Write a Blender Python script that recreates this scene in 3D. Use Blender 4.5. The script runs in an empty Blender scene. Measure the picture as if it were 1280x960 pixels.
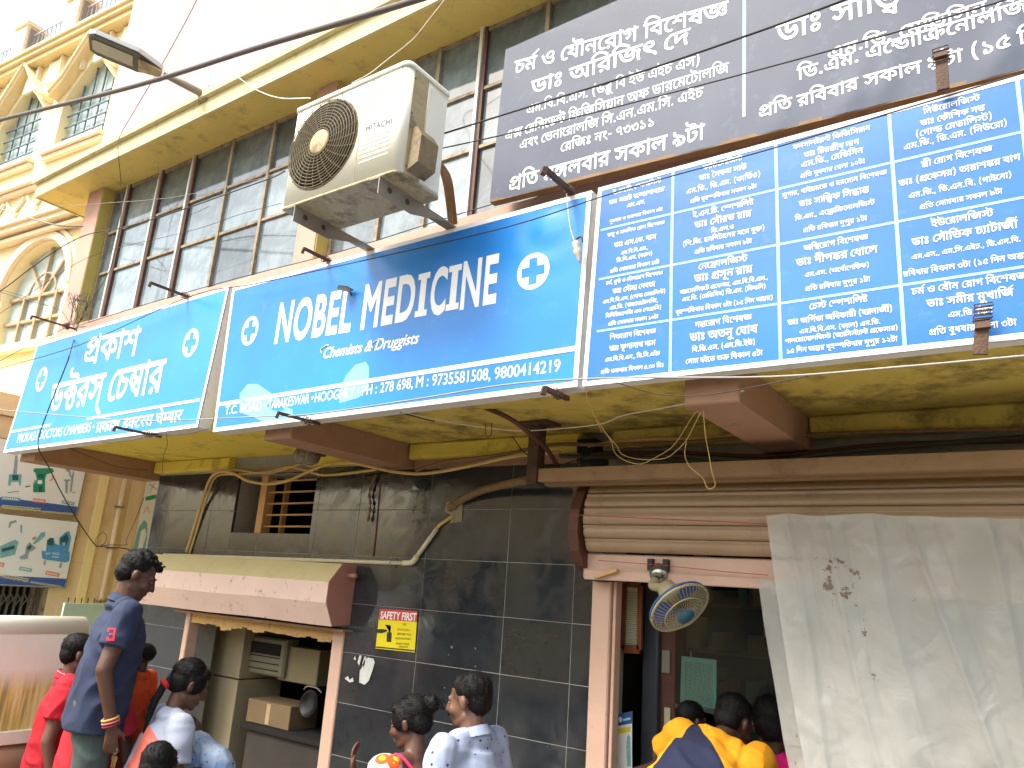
import bpy, bmesh, math, random
from mathutils import Vector, Matrix, noise
from mathutils.geometry import delaunay_2d_cdt
random.seed(7)
SC = bpy.context.scene
COL = SC.collection
RAD = math.radians

# ------------------------------------------------------------------ camera
CAM_YAW, CAM_PITCH, CAM_ROLL, FPX = 0.62360856, 0.26258339, -0.06931109, 968.1
GROUND = -1.95                      # the camera is held 1.95 m above the street; world z = 0 is the lens
cy, sy = math.cos(CAM_YAW), math.sin(CAM_YAW)
cp, sp = math.cos(CAM_PITCH), math.sin(CAM_PITCH)
cr, sr = math.cos(CAM_ROLL), math.sin(CAM_ROLL)
RCAM = (Matrix(((cy, -sy, 0), (sy, cy, 0), (0, 0, 1))) @ Matrix(((1, 0, 0), (0, cp, -sp), (0, sp, cp)))
        @ Matrix(((1, 0, 0), (0, 0, 1), (0, -1, 0))) @ Matrix(((cr, -sr, 0), (sr, cr, 0), (0, 0, 1))))
cam_d = bpy.data.cameras.new('camera')
cam = bpy.data.objects.new('camera', cam_d)
COL.objects.link(cam)
cam_d.sensor_width = 36.0
cam_d.lens = FPX / 1280 * 36.0
cam_d.clip_start = 0.05
cam_d.clip_end = 500
right, down, fwd = RCAM.col[0], RCAM.col[1], RCAM.col[2]
cam.matrix_world = Matrix(((right.x, -down.x, -fwd.x, 0), (right.y, -down.y, -fwd.y, 0), (right.z, -down.z, -fwd.z, 0), (0, 0, 0, 1)))
SC.camera = cam

# ------------------------------------------------------------------ light
SUN_EL, SUN_AZ = 53.0, -154.0       # azimuth of the sun measured from +Y towards +X
world = bpy.data.worlds.new('World')
SC.world = world
world.use_nodes = True
wn = world.node_tree.nodes
sky = wn.new('ShaderNodeTexSky')
sky.sky_type = 'NISHITA'
sky.sun_disc = False
sky.sun_elevation = RAD(SUN_EL)
sky.sun_rotation = RAD(SUN_AZ)
sky.air_density = 1.6
sky.dust_density = 5.0
sky.ozone_density = 1.0
wn['Background'].inputs['Strength'].default_value = 0.15
world.node_tree.links.new(sky.outputs[0], wn['Background'].inputs['Color'])
sun_d = bpy.data.lights.new('sun', 'SUN')
sun_d.energy = 1.7
sun_d.angle = RAD(20)
sun_d.color = (1.0, 0.97, 0.91)
sun = bpy.data.objects.new('sun', sun_d)
COL.objects.link(sun)
sdir = Vector((math.sin(RAD(SUN_AZ)) * math.cos(RAD(SUN_EL)), math.cos(RAD(SUN_AZ)) * math.cos(RAD(SUN_EL)), math.sin(RAD(SUN_EL))))
sun.rotation_euler = sdir.to_track_quat('Z', 'Y').to_euler()
sun.location = sdir * 20
SC.view_settings.view_transform = 'Standard'
SC.view_settings.look = 'None'
SC.view_settings.exposure = 1.47
SC.view_settings.gamma = 1.0

# ------------------------------------------------------------------ measuring helpers
def ray(px, py):
    return RCAM @ Vector((px - 640, py - 480, FPX))
def onY(px, py, y):
    d = ray(px, py); return d * (y / d.y)
def onX(px, py, x):
    d = ray(px, py); return d * (x / d.x)
def onZ(px, py, z):
    d = ray(px, py); return d * (z / d.z)
def atD(px, py, dist):
    d = ray(px, py); return d.normalized() * dist

# ------------------------------------------------------------------ materials
def s2l(c):
    return tuple((x / 12.92 if x <= 0.04045 else ((x + 0.055) / 1.055) ** 2.4) for x in [v / 255 for v in c])
MATS = {}
def mat(name, rgb, rough=0.6, var=0.12, scale=4.0, bump=0.0, bscale=60.0, stain=None, samt=0.0, sscale=3.0, metal=0.0,
        spec=0.5, ior=None, streak=0.0, coat=0.0, rvar=0.0, thr=0.55):
    """procedural paint, plaster, metal or cloth; rgb is the linear base colour"""
    if name in MATS: return MATS[name]
    m = bpy.data.materials.new(name); m.use_nodes = True
    nt = m.node_tree; N = nt.nodes; L = nt.links; b = N['Principled BSDF']
    tc = N.new('ShaderNodeTexCoord')
    n1 = N.new('ShaderNodeTexNoise'); n1.inputs['Scale'].default_value = scale; n1.inputs['Detail'].default_value = 7; n1.inputs['Roughness'].default_value = .62
    L.new(tc.outputs['Object'], n1.inputs['Vector'])
    r = N.new('ShaderNodeValToRGB')
    lo = tuple(max(0, c * (1 - var)) for c in rgb); hi = tuple(min(1, c * (1 + var)) for c in rgb)
    r.color_ramp.elements[0].position = .3; r.color_ramp.elements[0].color = (*lo, 1)
    r.color_ramp.elements[1].position = .7; r.color_ramp.elements[1].color = (*hi, 1)
    L.new(n1.outputs['Fac'], r.inputs['Fac'])
    col = r.outputs['Color']
    if stain is not None and samt > 0:
        n2 = N.new('ShaderNodeTexNoise'); n2.inputs['Scale'].default_value = sscale; n2.inputs['Detail'].default_value = 9; n2.inputs['Roughness'].default_value = .72
        L.new(tc.outputs['Object'], n2.inputs['Vector'])
        r2 = N.new('ShaderNodeValToRGB'); r2.color_ramp.elements[0].position = thr; r2.color_ramp.elements[1].position = min(.99, thr + .14)
        r2.color_ramp.elements[1].color = (samt, samt, samt, 1)
        L.new(n2.outputs['Fac'], r2.inputs['Fac'])
        mx = N.new('ShaderNodeMix'); mx.data_type = 'RGBA'; L.new(r2.outputs['Color'], mx.inputs['Factor'])
        L.new(col, mx.inputs['A']); mx.inputs['B'].default_value = (*stain, 1); col = mx.outputs['Result']
    if streak > 0:
        mp = N.new('ShaderNodeMapping'); mp.inputs['Scale'].default_value = (14, 14, .7); L.new(tc.outputs['Object'], mp.inputs['Vector'])
        n3 = N.new('ShaderNodeTexNoise'); n3.inputs['Scale'].default_value = 1.0; n3.inputs['Detail'].default_value = 6; L.new(mp.outputs['Vector'], n3.inputs['Vector'])
        r3 = N.new('ShaderNodeValToRGB'); r3.color_ramp.elements[0].position = .5; r3.color_ramp.elements[1].position = .78; r3.color_ramp.elements[1].color = (streak,) * 3 + (1,)
        L.new(n3.outputs['Fac'], r3.inputs['Fac'])
        mx = N.new('ShaderNodeMix'); mx.data_type = 'RGBA'; L.new(r3.outputs['Color'], mx.inputs['Factor'])
        L.new(col, mx.inputs['A']); mx.inputs['B'].default_value = (*[c * .35 + .01 for c in rgb], 1); col = mx.outputs['Result']
    L.new(col, b.inputs['Base Color'])
    b.inputs['Roughness'].default_value = rough
    if rvar > 0:
        mr = N.new('ShaderNodeMapRange'); mr.inputs['To Min'].default_value = max(.02, rough - rvar); mr.inputs['To Max'].default_value = rough + rvar
        L.new(n1.outputs['Fac'], mr.inputs['Value']); L.new(mr.outputs['Result'], b.inputs['Roughness'])
    b.inputs['Metallic'].default_value = metal
    b.inputs['Specular IOR Level'].default_value = spec
    if ior: b.inputs['IOR'].default_value = ior
    if coat: b.inputs['Coat Weight'].default_value = coat; b.inputs['Coat Roughness'].default_value = .08
    if bump > 0:
        n4 = N.new('ShaderNodeTexNoise'); n4.inputs['Scale'].default_value = bscale; n4.inputs['Detail'].default_value = 5
        L.new(tc.outputs['Object'], n4.inputs['Vector'])
        bp = N.new('ShaderNodeBump'); bp.inputs['Strength'].default_value = bump; bp.inputs['Distance'].default_value = .01
        L.new(n4.outputs['Fac'], bp.inputs['Height']); L.new(bp.outputs['Normal'], b.inputs['Normal'])
    MATS[name] = m
    return m

# ------------------------------------------------------------------ object helpers
def tag(o, label=None, cat=None, group=None, kind=None):
    if label: o['label'] = label
    if cat: o['category'] = cat
    if group: o['group'] = group
    if kind: o['kind'] = kind
    return o
def thing(name, label, cat, loc=(0, 0, 0), rz=0.0, group=None):
    o = bpy.data.objects.new(name, None); COL.objects.link(o)
    o.location = loc; o.rotation_euler = (0, 0, rz); o.empty_display_size = .1
    return tag(o, label, cat, group)
class MB:
    def __init__(s): s.v = []; s.f = []; s.sm = []
    def add(s, v, f, smooth=False):
        o = len(s.v); s.v += [Vector(p) for p in v]; s.f += [tuple(i + o for i in q) for q in f]; s.sm += [smooth] * len(f); return s
    def box(s, a, b):
        (x0, y0, z0), (x1, y1, z1) = a, b
        x0, x1 = min(x0, x1), max(x0, x1); y0, y1 = min(y0, y1), max(y0, y1); z0, z1 = min(z0, z1), max(z0, z1)
        return s.add([(x0, y0, z0), (x1, y0, z0), (x1, y1, z0), (x0, y1, z0), (x0, y0, z1), (x1, y0, z1), (x1, y1, z1), (x0, y1, z1)],
                     [(0, 3, 2, 1), (4, 5, 6, 7), (0, 1, 5, 4), (1, 2, 6, 5), (2, 3, 7, 6), (3, 0, 4, 7)])
    def bevbox(s, a, b, r=.004):
        """box with chamfered edges facing -Y"""
        (x0, y0, z0), (x1, y1, z1) = a, b
        x0, x1 = min(x0, x1), max(x0, x1); y0, y1 = min(y0, y1), max(y0, y1); z0, z1 = min(z0, z1), max(z0, z1)
        V = [(x0 + r, y0, z0 + r), (x1 - r, y0, z0 + r), (x1 - r, y0, z1 - r), (x0 + r, y0, z1 - r),
             (x0, y0 + r, z0), (x1, y0 + r, z0), (x1, y0 + r, z1), (x0, y0 + r, z1),
             (x0, y1, z0), (x1, y1, z0), (x1, y1, z1), (x0, y1, z1)]
        F = [(0, 1, 2, 3), (4, 5, 1, 0), (5, 6, 2, 1), (6, 7, 3, 2), (7, 4, 0, 3), (8, 9, 5, 4), (9, 10, 6, 5), (10, 11, 7, 6), (11, 8, 4, 7), (11, 10, 9, 8)]
        return s.add(V, F)
    def hexa(s, p):
        """p: 8 corners, bottom four then top four, counter-clockwise seen from above"""
        return s.add(p, [(0, 3, 2, 1), (4, 5, 6, 7), (0, 1, 5, 4), (1, 2, 6, 5), (2, 3, 7, 6), (3, 0, 4, 7)])
    def bar(s, a, b, w, h, up=(0, 0, 1)):
        """rectangular bar from a to b"""
        a = Vector(a); b = Vector(b); d = (b - a).normalized(); u = Vector(up); sx = d.cross(u)
        if sx.length < 1e-4: sx = d.cross(Vector((1, 0, 0)))
        sx.normalize(); u = sx.cross(d); x = sx * w / 2; y = u * h / 2
        return s.add([a - x - y, a + x - y, a + x + y, a - x + y, b - x - y, b + x - y, b + x + y, b - x + y],
                     [(0, 3, 2, 1), (4, 5, 6, 7), (0, 1, 5, 4), (1, 2, 6, 5), (2, 3, 7, 6), (3, 0, 4, 7)])
    def tube(s, pts, r, seg=8, caps=True):
        pts = [Vector(p) for p in pts]; n = len(pts)
        if not hasattr(r, '__len__'): r = [r] * n
        V = []; F = []; ref = None
        for i, p in enumerate(pts):
            t = (pts[min(i + 1, n - 1)] - pts[max(i - 1, 0)])
            t = t.normalized() if t.length > 1e-9 else Vector((0, 0, 1))
            if ref is None:
                ref = t.cross(Vector((0, 0, 1)))
                if ref.length < .05: ref = t.cross(Vector((1, 0, 0)))
            ref = (ref - t * ref.dot(t))
            if ref.length < 1e-6: ref = t.orthogonal()
            ref.normalize(); bn = t.cross(ref)
            for k in range(seg):
                a = 2 * math.pi * k / seg
                V.append(p + ref * (math.cos(a) * r[i]) + bn * (math.sin(a) * r[i]))
        for i in range(n - 1):
            for k in range(seg):
                F.append((i * seg + k, i * seg + (k + 1) % seg, (i + 1) * seg + (k + 1) % seg, (i + 1) * seg + k))
        if caps:
            F.append(tuple(range(seg - 1, -1, -1))); F.append(tuple((n - 1) * seg + k for k in range(seg)))
        return s.add(V, F, True)
    def prism(s, poly, ext, smooth=False):
        """poly: list of 3-D points (planar), ext: extrusion vector"""
        P = [Vector(p) for p in poly]; e = Vector(ext); n = len(P)
        return s.add(P + [p + e for p in P], [tuple(range(n - 1, -1, -1)), tuple(range(n, 2 * n))] + [(i, (i + 1) % n, n + (i + 1) % n, n + i) for i in range(n)], smooth)
    def lathe(s, c, axis, prof, seg=20, smooth=True, caps=True):
        """prof: (distance along the axis, radius)"""
        c = Vector(c); ax = Vector(axis).normalized(); u = ax.orthogonal().normalized(); w = ax.cross(u)
        V = []; F = []
        for t, r in prof:
            for k in range(seg):
                a = 2 * math.pi * k / seg; V.append(c + ax * t + u * (r * math.cos(a)) + w * (r * math.sin(a)))
        for i in range(len(prof) - 1):
            for k in range(seg): F.append((i * seg + k, i * seg + (k + 1) % seg, (i + 1) * seg + (k + 1) % seg, (i + 1) * seg + k))
        if caps: F.append(tuple(range(seg - 1, -1, -1))); F.append(tuple((len(prof) - 1) * seg + k for k in range(seg)))
        return s.add(V, F, smooth)
    def ell(s, c, r, rot=None, seg=12, rings=8):
        c = Vector(c); V = [];
        if not hasattr(r, '__len__'): r = (r, r, r)
        for i in range(1, rings):
            ph = math.pi * i / rings
            for k in range(seg):
                a = 2 * math.pi * k / seg
                V.append(Vector((math.sin(ph) * math.cos(a) * r[0], math.sin(ph) * math.sin(a) * r[1], math.cos(ph) * r[2])))
        V.append(Vector((0, 0, r[2]))); V.append(Vector((0, 0, -r[2])))
        if rot is not None: V = [rot @ v for v in V]
        V = [v + c for v in V]; F = []
        for i in range(rings - 2):
            for k in range(seg): F.append((i * seg + k, (i + 1) * seg + k, (i + 1) * seg + (k + 1) % seg, i * seg + (k + 1) % seg))
        t = len(V) - 2
        for k in range(seg):
            F.append((t, k, (k + 1) % seg)); F.append((t + 1, (rings - 2) * seg + (k + 1) % seg, (rings - 2) * seg + k))
        return s.add(V, F, True)
    def xf(s, M):
        s.v = [M @ v for v in s.v]; return s
    def mesh(s, name, m):
        me = bpy.data.meshes.new(name); me.from_pydata([tuple(v) for v in s.v], [], s.f)
        me.polygons.foreach_set('use_smooth', s.sm)
        if m is not None:
            for x in (m if isinstance(m, (list, tuple)) else [m]): me.materials.append(x)
        me.update(); return me
    def build(s, name, m, parent=None, label=None, kind=None, local=False):
        """vertices are in world space unless local; a parented part keeps its world place"""
        loc = Vector((0, 0, 0)); inv = Matrix.Identity(4)
        if parent is not None and not local:
            M = Matrix.Identity(4); p = parent
            while p is not None:
                M = (Matrix.Translation(p.location) @ p.rotation_euler.to_matrix().to_4x4()) @ M; p = p.parent
            inv = M.inverted()
        if not local:
            s.v = [inv @ v for v in s.v]
            c = Vector((0, 0, 0))
            for v in s.v: c += v
            if len(s.v): c /= len(s.v)
            s.v = [v - c for v in s.v]; loc = c
        me = s.mesh(name, m)
        o = bpy.data.objects.new(name, me); COL.objects.link(o); o.location = loc; o.parent = parent
        if label: o['label'] = label
        if kind: o['kind'] = kind
        return o
def one(name, mb, m, label, cat, group=None, kind=None):
    """a thing that is one mesh"""
    return tag(mb.build(name, m), label, cat, group, kind)
def copy_tree(o, parent=None):
    c = o.copy(); COL.objects.link(c)
    if parent is not None: c.parent = parent
    for ch in [x for x in bpy.data.objects if x.parent == o]: copy_tree(ch, c)
    return c
def spline(pts, k=6):
    P = [Vector(p) for p in pts]
    if len(P) < 3: return P
    P = [P[0] * 2 - P[1]] + P + [P[-1] * 2 - P[-2]]; out = []
    for i in range(1, len(P) - 2):
        a, b, c, d = P[i - 1:i + 3]
        for j in range(k):
            t = j / k
            out.append(.5 * ((2 * b) + (c - a) * t + (2 * a - 5 * b + 4 * c - d) * t * t + (3 * b - a - 3 * c + d) * t ** 3))
    out.append(P[-2]); return out
def subtract(rects, hole):
    out = []
    hx0, hx1, hz0, hz1 = hole
    for x0, x1, z0, z1 in rects:
        if hx1 <= x0 or hx0 >= x1 or hz1 <= z0 or hz0 >= z1: out.append((x0, x1, z0, z1)); continue
        if x0 < hx0: out.append((x0, hx0, z0, z1))
        if hx1 < x1: out.append((hx1, x1, z0, z1))
        a, b = max(x0, hx0), min(x1, hx1)
        if z0 < hz0: out.append((a, b, z0, hz0))
        if hz1 < z1: out.append((a, b, hz1, z1))
    return [r for r in out if r[1] - r[0] > .012 and r[3] - r[2] > .012]

# ------------------------------------------------------------------ lettering
# outlines of the Bengali and Devanagari letters on the signs: per letter, closed contours as steps (dx, dy) in 1/200 of the letter height
GLYPHS = [
[[153,124,0,-14,-21,0,0,-110,-15,0,0,79,4,-13,-15,21,-13,14,-12,8,-7,2,-14,-1,-13,-5,-18,-16,7,3,7,1,12,-3,5,-3,4,-7,1,-9,-1,-7,-3,1,39,38,10,-10,-57,-54,-12,11,17,16,-8,-9,-6,-5,7,12,0,9,-2,4,-4,2,-5,1,-6,-1,-7,-3,-15,14,17,19,8,7,9,5,10,4,10,1,11,-1,9,-3,9,-6,9,-7,17,-21,-3,1,-1,49,10,0,5,-14],[132,-9,-15,0,-5,10,-3,3,-9,4,-54,-2,-15,3,-7,3,-6,4,-5,7,-3,9,-1,10,2,15,15,-2,-1,-13,0,-7,3,-6,4,-4,13,-5,9,0,38,3,7,-1,13,-5,5,-5,0,18,15,0]],
[[163,124,0,-14,-65,0,0,-110,-15,0,-7,11,-9,11,-11,10,-13,8,-14,5,-14,4,-8,19,39,20,41,15,-4,-8,0,15,-85,0,0,14],[83,93,4,-5,-21,-8,-40,-19,11,-3,23,-12,11,-9,9,-9,6,-10,-2,0],[152,58,-2,-13,-4,-5,-5,-5,-7,-2,-9,-1,-12,1,1,14,13,0,7,3,3,9,-2,7,-3,6,-6,5,-8,5,-22,6,0,15,15,-3,13,-5,12,-7,9,-9,4,-6]],
[[55,124,0,-14,-21,0,0,-110,-15,0,0,94,-7,11,-6,4,-8,1,0,14,8,0,5,-3,5,-4,3,-5,0,26,11,0,4,-14]],
[[137,124,0,-14,-21,0,0,-110,-15,0,0,102,1,4,-1,32,11,0,4,-14],[72,126,8,-1,13,-6,10,-10,4,-7,-1,-21,-7,13,-8,9,-12,7,-6,1,-7,-1,-6,-3,-4,-5,-1,-8,2,-7,5,-6,12,-5,9,-1,-2,-15,-12,2,-9,3,-8,6,-5,7,-3,8,-1,9,1,9,3,8,5,6,6,4],[15,126,16,-4,7,-4,6,-6,3,-9,1,-11,-1,-8,-3,-7,-5,-7,-7,-5,-9,-4,-12,-1,-1,15,9,1,12,5,3,4,2,9,-1,7,-4,5,-4,3,-12,2,-15,-2,-2,15]],
[[144,124,0,-14,-73,0,0,-36,2,-8,2,-2,7,0,9,5,15,18,12,1,10,-19,2,-10,1,-10,-1,-12,-4,-11,-7,-9,-9,-6,-17,-6,-22,1,-12,3,-11,6,-10,9,-9,12,-9,16,-7,18,-7,23,15,4,10,-32,12,-23,7,-8,7,-6,8,-5,8,-2,19,0,9,3,6,4,5,6,3,7,0,16,-1,7,-7,11,9,3,-12,-16,-13,-10,-12,-4,-9,2,-7,4,-3,3,-4,11,0,42,-58,0,0,14]],
[[88,-2,-12,0,-9,3,-7,5,-6,5,-3,7,-1,8,3,13,15,25,4,9,0,38,16,0,0,-36,-4,-13,-18,-31,0,-10,3,-4,8,-4,11,-1,8,0,12,5,4,3,4,8,-2,4,-4,4,11,11,8,-8,2,-4,1,-6,-2,-8,-4,-7,-6,-7,-9,-5,-10,-3],[76,89,-35,-13,-17,-8,-2,3,13,-3,11,-4,19,-12,-8,-10,-12,8,-15,5,-15,3,-8,18,23,12,24,9,22,7],[109,49,-11,1,1,14,12,0,3,2,2,5,-1,4,-7,7,-6,3,-17,5,0,14,14,-3,12,-5,9,-5,6,-7,4,-7,1,-8,-3,-10,-7,-7],[-2,110,0,14,148,0,0,-14],[110,124,-1,7,-3,5,-5,3,-46,1,-9,2,-12,5,-5,5,-5,12,0,18,15,-1,-1,-7,2,-11,5,-5,5,-2,15,-2,34,0,13,-4,8,-7,4,-11,0,-8]],
[[121,124,0,-14,-21,0,0,-110,-15,0,-7,12,-10,10,-11,9,-13,8,-14,6,-15,4,-8,19,40,21,42,16,-4,-9,0,14,-87,0,0,14],[85,95,4,-6,-32,-12,-31,-16,23,-8,12,-7,11,-8,9,-10,7,-10,-2,0,-1,14],[37,-1,-9,3,-2,4,-1,4,1,5,2,4,4,3,5,0,5,0,4,-3,2,-4,1,-5,-1,-4,-2,-4]],
[[138,124,0,-14,-21,0,0,-110,-15,0,0,71,5,-13,-11,13,-5,3,-4,1,-5,-2,-5,-6,-18,-29,-9,-10,-6,-2,-12,0,-10,5,-4,4,-11,14,12,7,5,-8,8,-7,4,0,6,2,7,7,19,30,4,6,5,3,6,1,6,-1,6,-3,12,-11,-4,0,-1,35,-104,0,0,14],[54,54,-4,22,-3,7,-4,5,-6,4,-8,3,-21,4,3,15,29,-8,7,-4,10,-9,3,-6,3,-16]],
[[-27,-3,49,-40,-8,-11,-51,38]],
[],
[[71,124,0,-14,-10,-2,-7,-4,-14,-12,-6,-8,-4,-10,-3,-10,-1,-12,2,-16,7,-14,6,-5,12,-3,9,1,8,3,7,-12,-12,-5,-12,-2,-12,2,-11,5,-8,8,-7,10,-4,13,-1,15,1,15,4,13,5,11,8,10,8,8,18,12,8,3]],
[[115,124,0,-14,-81,0,1,-76,3,-11,4,-3,7,-1,7,1,14,7,6,5,8,13,4,14,-1,6,-3,3,-26,3,-11,4,-9,7,-6,7,2,18,9,-12,11,-8,8,-2,25,-1,7,-3,7,-8,2,-12,-1,-12,-4,-11,-7,-10,-16,-15,-8,-4,-9,-3,-10,-1,-7,0,-11,5,-7,7,-3,12,-1,81,-21,0,0,14]],
[[79,61,-17,3,-23,14,-9,1,-5,-3,0,-3,2,-6,5,-5,-11,-11,-9,10,-3,6,0,13,7,9,4,3,11,2,9,-2,27,-15,11,-3,6,1,5,3,3,4,1,6,-1,8,-3,7,-10,12,15,3,7,-7,5,-10,2,-13,-1,-8,-3,-7,-4,-5,-5,-4,-7,-2],[17,120,10,-2,11,-6,6,-6,4,-8,1,-10,-1,-7,-15,0,-1,15,-3,7,-7,5,-9,3],[-2,110,0,14,127,0,0,-14],[103,74,0,-74,-16,0,-13,14,-8,5,-18,8,-10,3,-7,15,25,15,14,6,17,6],[87,61,-41,-22,1,1,23,-9,18,-13]],
[[126,124,0,-14,-21,0,0,-110,-15,0,0,27,4,-11,-22,28,-8,7,-8,4,-9,1,-7,-1,-5,-3,-4,-4,-1,-7,1,-6,3,-5,15,-8,-5,-15,-18,9,-6,6,-6,13,-1,7,1,8,4,8,5,5,14,7,8,1,11,-1,10,-4,8,-5,8,-7,12,-16,-3,-1,-1,9,0,64,-92,0,0,14],[60,65,-1,-5,-15,4,-1,11,-3,8,-4,6,-7,5,-21,5,2,14,26,-6,13,-9,8,-14]],
[[-51,141,65,42,8,-11,-64,-43]],
[[102,126,9,-1,8,-3,7,-4,4,-6,3,-7,1,-8,-1,-9,-4,-9,-6,-7,-7,-6,-20,-10,-6,15,12,5,9,5,4,4,2,6,1,5,-1,7,-3,5,-5,3,-7,1,-7,-1,-13,-5,-13,-11,-2,-4,0,-6,4,-5,6,-1,-4,-15,-10,3,-7,5,-4,6,-2,8,1,7,8,14,14,11,9,4,10,3],[136,45,-1,-10,-4,-9,-7,-8,-9,-5,-11,-3,-13,-2,-14,2,-13,3,-12,7,-11,9,-11,13,-9,16,-8,20,-7,23,15,5,11,-34,13,-24,8,-9,8,-7,9,-5,10,-2,11,-1,11,1,10,4,4,4,3,6,1,7,-1,7,-4,6,-13,9,16,7,8,-6,5,-7,4,-8]],
[[127,124,0,-14,-21,0,0,-110,-15,0,-19,20,-11,8,-12,6,-15,5,-17,3,-7,19,40,22,-17,10,-23,7,6,14,0,-4,-18,0,0,14],[91,110,-64,0,-4,2,17,-6,22,-15,5,-5,1,-11,-43,-22,-2,3,16,-3,14,-5,12,-6,20,-16,9,-9,-3,-1]],
[[34,0,-15,0,0,110,-21,0,0,14,57,0,0,-14,-21,0],[20,124,-1,7,-3,5,-5,3,-52,1,-9,2,-12,5,-5,5,-5,12,0,18,15,-1,-1,-7,2,-11,5,-5,5,-2,15,-2,40,0,13,-4,8,-7,4,-11,0,-8]],
[[123,124,0,-14,-21,0,0,-110,-16,0,0,49,4,-12,-15,17,-16,12,-8,3,-8,1,-7,-1,-5,-3,-4,-5,-1,-6,1,-6,3,-5,13,-7,-8,-14,-11,5,-8,8,-5,9,-2,10,1,9,4,8,5,5,14,7,18,0,9,-3,16,-10,14,-14,-3,-1,0,9,-1,45,-88,0,0,14]],
[[71,124,0,-14,-10,-2,-7,-4,-14,-12,-6,-8,-4,-10,-3,-10,-1,-12,2,-16,7,-14,6,-5,12,-3,9,1,8,3,7,-12,-12,-5,-12,-2,-12,2,-11,5,-8,8,-7,10,-4,13,-1,15,1,16,5,14,7,12,10,10,11,8,12,6,-13,-7,-45,-1,0,14]],
[[97,0,0,85,4,-13,-19,24,-11,10,-6,3,-12,2,-10,-1,-7,-4,-15,-15,9,5,6,1,16,-1,6,-2,5,-4,3,-5,3,-11,-1,-8,-2,-7,-5,-6,-10,-10,-15,-9,-10,15,10,5,14,9,2,5,0,9,-2,3,-4,3,-6,0,-10,-1,-9,-4,-17,14,14,18,7,7,8,5,9,3,9,1,10,-1,8,-3,9,-4,8,-6,15,-18,-3,3,-1,41,10,0,5,-14,21,0,0,-14,-21,0,0,-110]],
[[55,124,0,-14,-21,0,0,-110,-15,0,0,110,-21,0,0,14,18,0,-12,17,15,21,8,9,10,7,8,3,18,2,10,0,10,-2,19,-8,19,-11,20,-16,-8,-11,-25,19,-22,11,-10,3,-11,1,-10,-1,-9,-3,-8,-5,-6,-6,-11,-15,11,-15]],
[[121,124,0,-14,-21,0,0,-110,-15,0,-7,12,-10,10,-11,9,-13,8,-14,6,-15,4,-8,19,40,21,42,16,-4,-9,0,14,-87,0,0,14],[85,95,4,-6,-32,-12,-31,-16,23,-8,12,-7,11,-8,9,-10,7,-10,-2,0,-1,14]],
[[129,124,0,-14,-21,0,0,-110,-16,0,-20,20,-11,8,-13,6,-14,5,-17,3,-7,19,21,12,25,12,12,1,0,-11,-40,-20,14,-3,23,-10,10,-7,18,-15,-1,90,-94,0,0,14],[15,114,34,-12,12,-7,23,-16,10,-8,-1,-18,-17,16,-21,14,-23,11,-22,6]],
[[197,124,0,-14,-92,0,-14,-7,-17,-12,-6,-10,0,-10,2,-3,7,-2,8,0,6,3,14,10,15,-4,4,-11,1,-12,-1,-10,-3,-10,-6,-8,-8,-6,-16,-5,-22,1,-11,3,-11,5,-10,8,-9,11,-8,14,-8,17,-6,21,15,4,10,-29,11,-20,14,-13,16,-6,18,0,7,2,6,3,4,5,3,7,1,8,-2,10,-3,8,12,1,-20,-16,-10,-4,-10,-2,-7,1,-12,6,-4,5,-3,6,0,8,1,9,5,9,12,11,9,5,-81,-1,0,14],[109,66,-6,7,-10,15,-7,22,15,4,7,-21,5,-9,7,-9],[155,104,16,-3,5,-4,4,-4,3,-12,-2,-11,-3,-6,-6,-5,-8,-4,-12,-4,-4,14,9,2,7,3,3,5,1,4,-1,5,-3,4,-9,2,-9,-2,-8,-5,-8,-9,-8,-12,-7,16,9,11,10,8,10,5],[156,16,-16,3,-12,8,-8,12,-5,24,8,5,3,-12,4,-9,5,-8,6,-5,7,-3,7,-1,10,2,3,4,1,5,-3,9,-11,7,11,8,12,-8,6,-10,0,-6,-3,-13,-4,-5,-5,-4,-7,-2]],
[[16,97,1,8,2,7,5,5,5,4,7,3,8,0,7,0,7,-3,6,-4,4,-5,3,-7,1,-8,-1,-7,-3,-7,-4,-6,-6,-4,-7,-2,-7,-1,-8,1,-7,2,-5,4,-5,6,-2,6],[29,97,1,-6,4,-4,4,-3,6,-1,6,1,4,3,3,4,1,6,-1,6,-3,5,-4,2,-6,1,-6,-1,-4,-2,-4,-5],[16,27,1,8,2,7,5,5,5,4,7,3,8,1,7,-1,7,-3,6,-4,4,-5,3,-7,1,-8,-1,-7,-3,-7,-4,-5,-6,-5,-7,-2,-7,-1,-8,1,-7,2,-5,5,-5,5,-2,7],[29,27,1,-6,4,-4,4,-3,6,-1,6,1,4,3,3,4,1,6,-1,6,-3,5,-4,3,-6,1,-6,-1,-4,-3,-4,-5]],
[[181,124,0,-14,-21,0,0,-110,-16,0,-6,11,-8,10,-19,15,5,13,16,-12,13,-15,-1,88,-146,0,0,14],[75,18,-13,2,-13,5,-16,12,-14,21,-13,30,14,5,8,-19,8,-15,8,-11,9,-8,11,-5,12,-2,10,1,7,3,6,4,4,5,2,7,0,14,-5,12,-5,4,-11,3,-6,-1,-4,-2,-3,-4,0,-5,1,-8,-15,-3,-3,15,1,6,3,6,11,8,14,2,11,-1,9,-4,8,-7,5,-8,4,-10,1,-11,-1,-11,-4,-9,-6,-9,-9,-6,-7,-3],[69,93,-2,6,-4,5,-6,4,-8,3,4,9,9,-2,10,-5,7,-5,4,-7,2,-7]],
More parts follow.
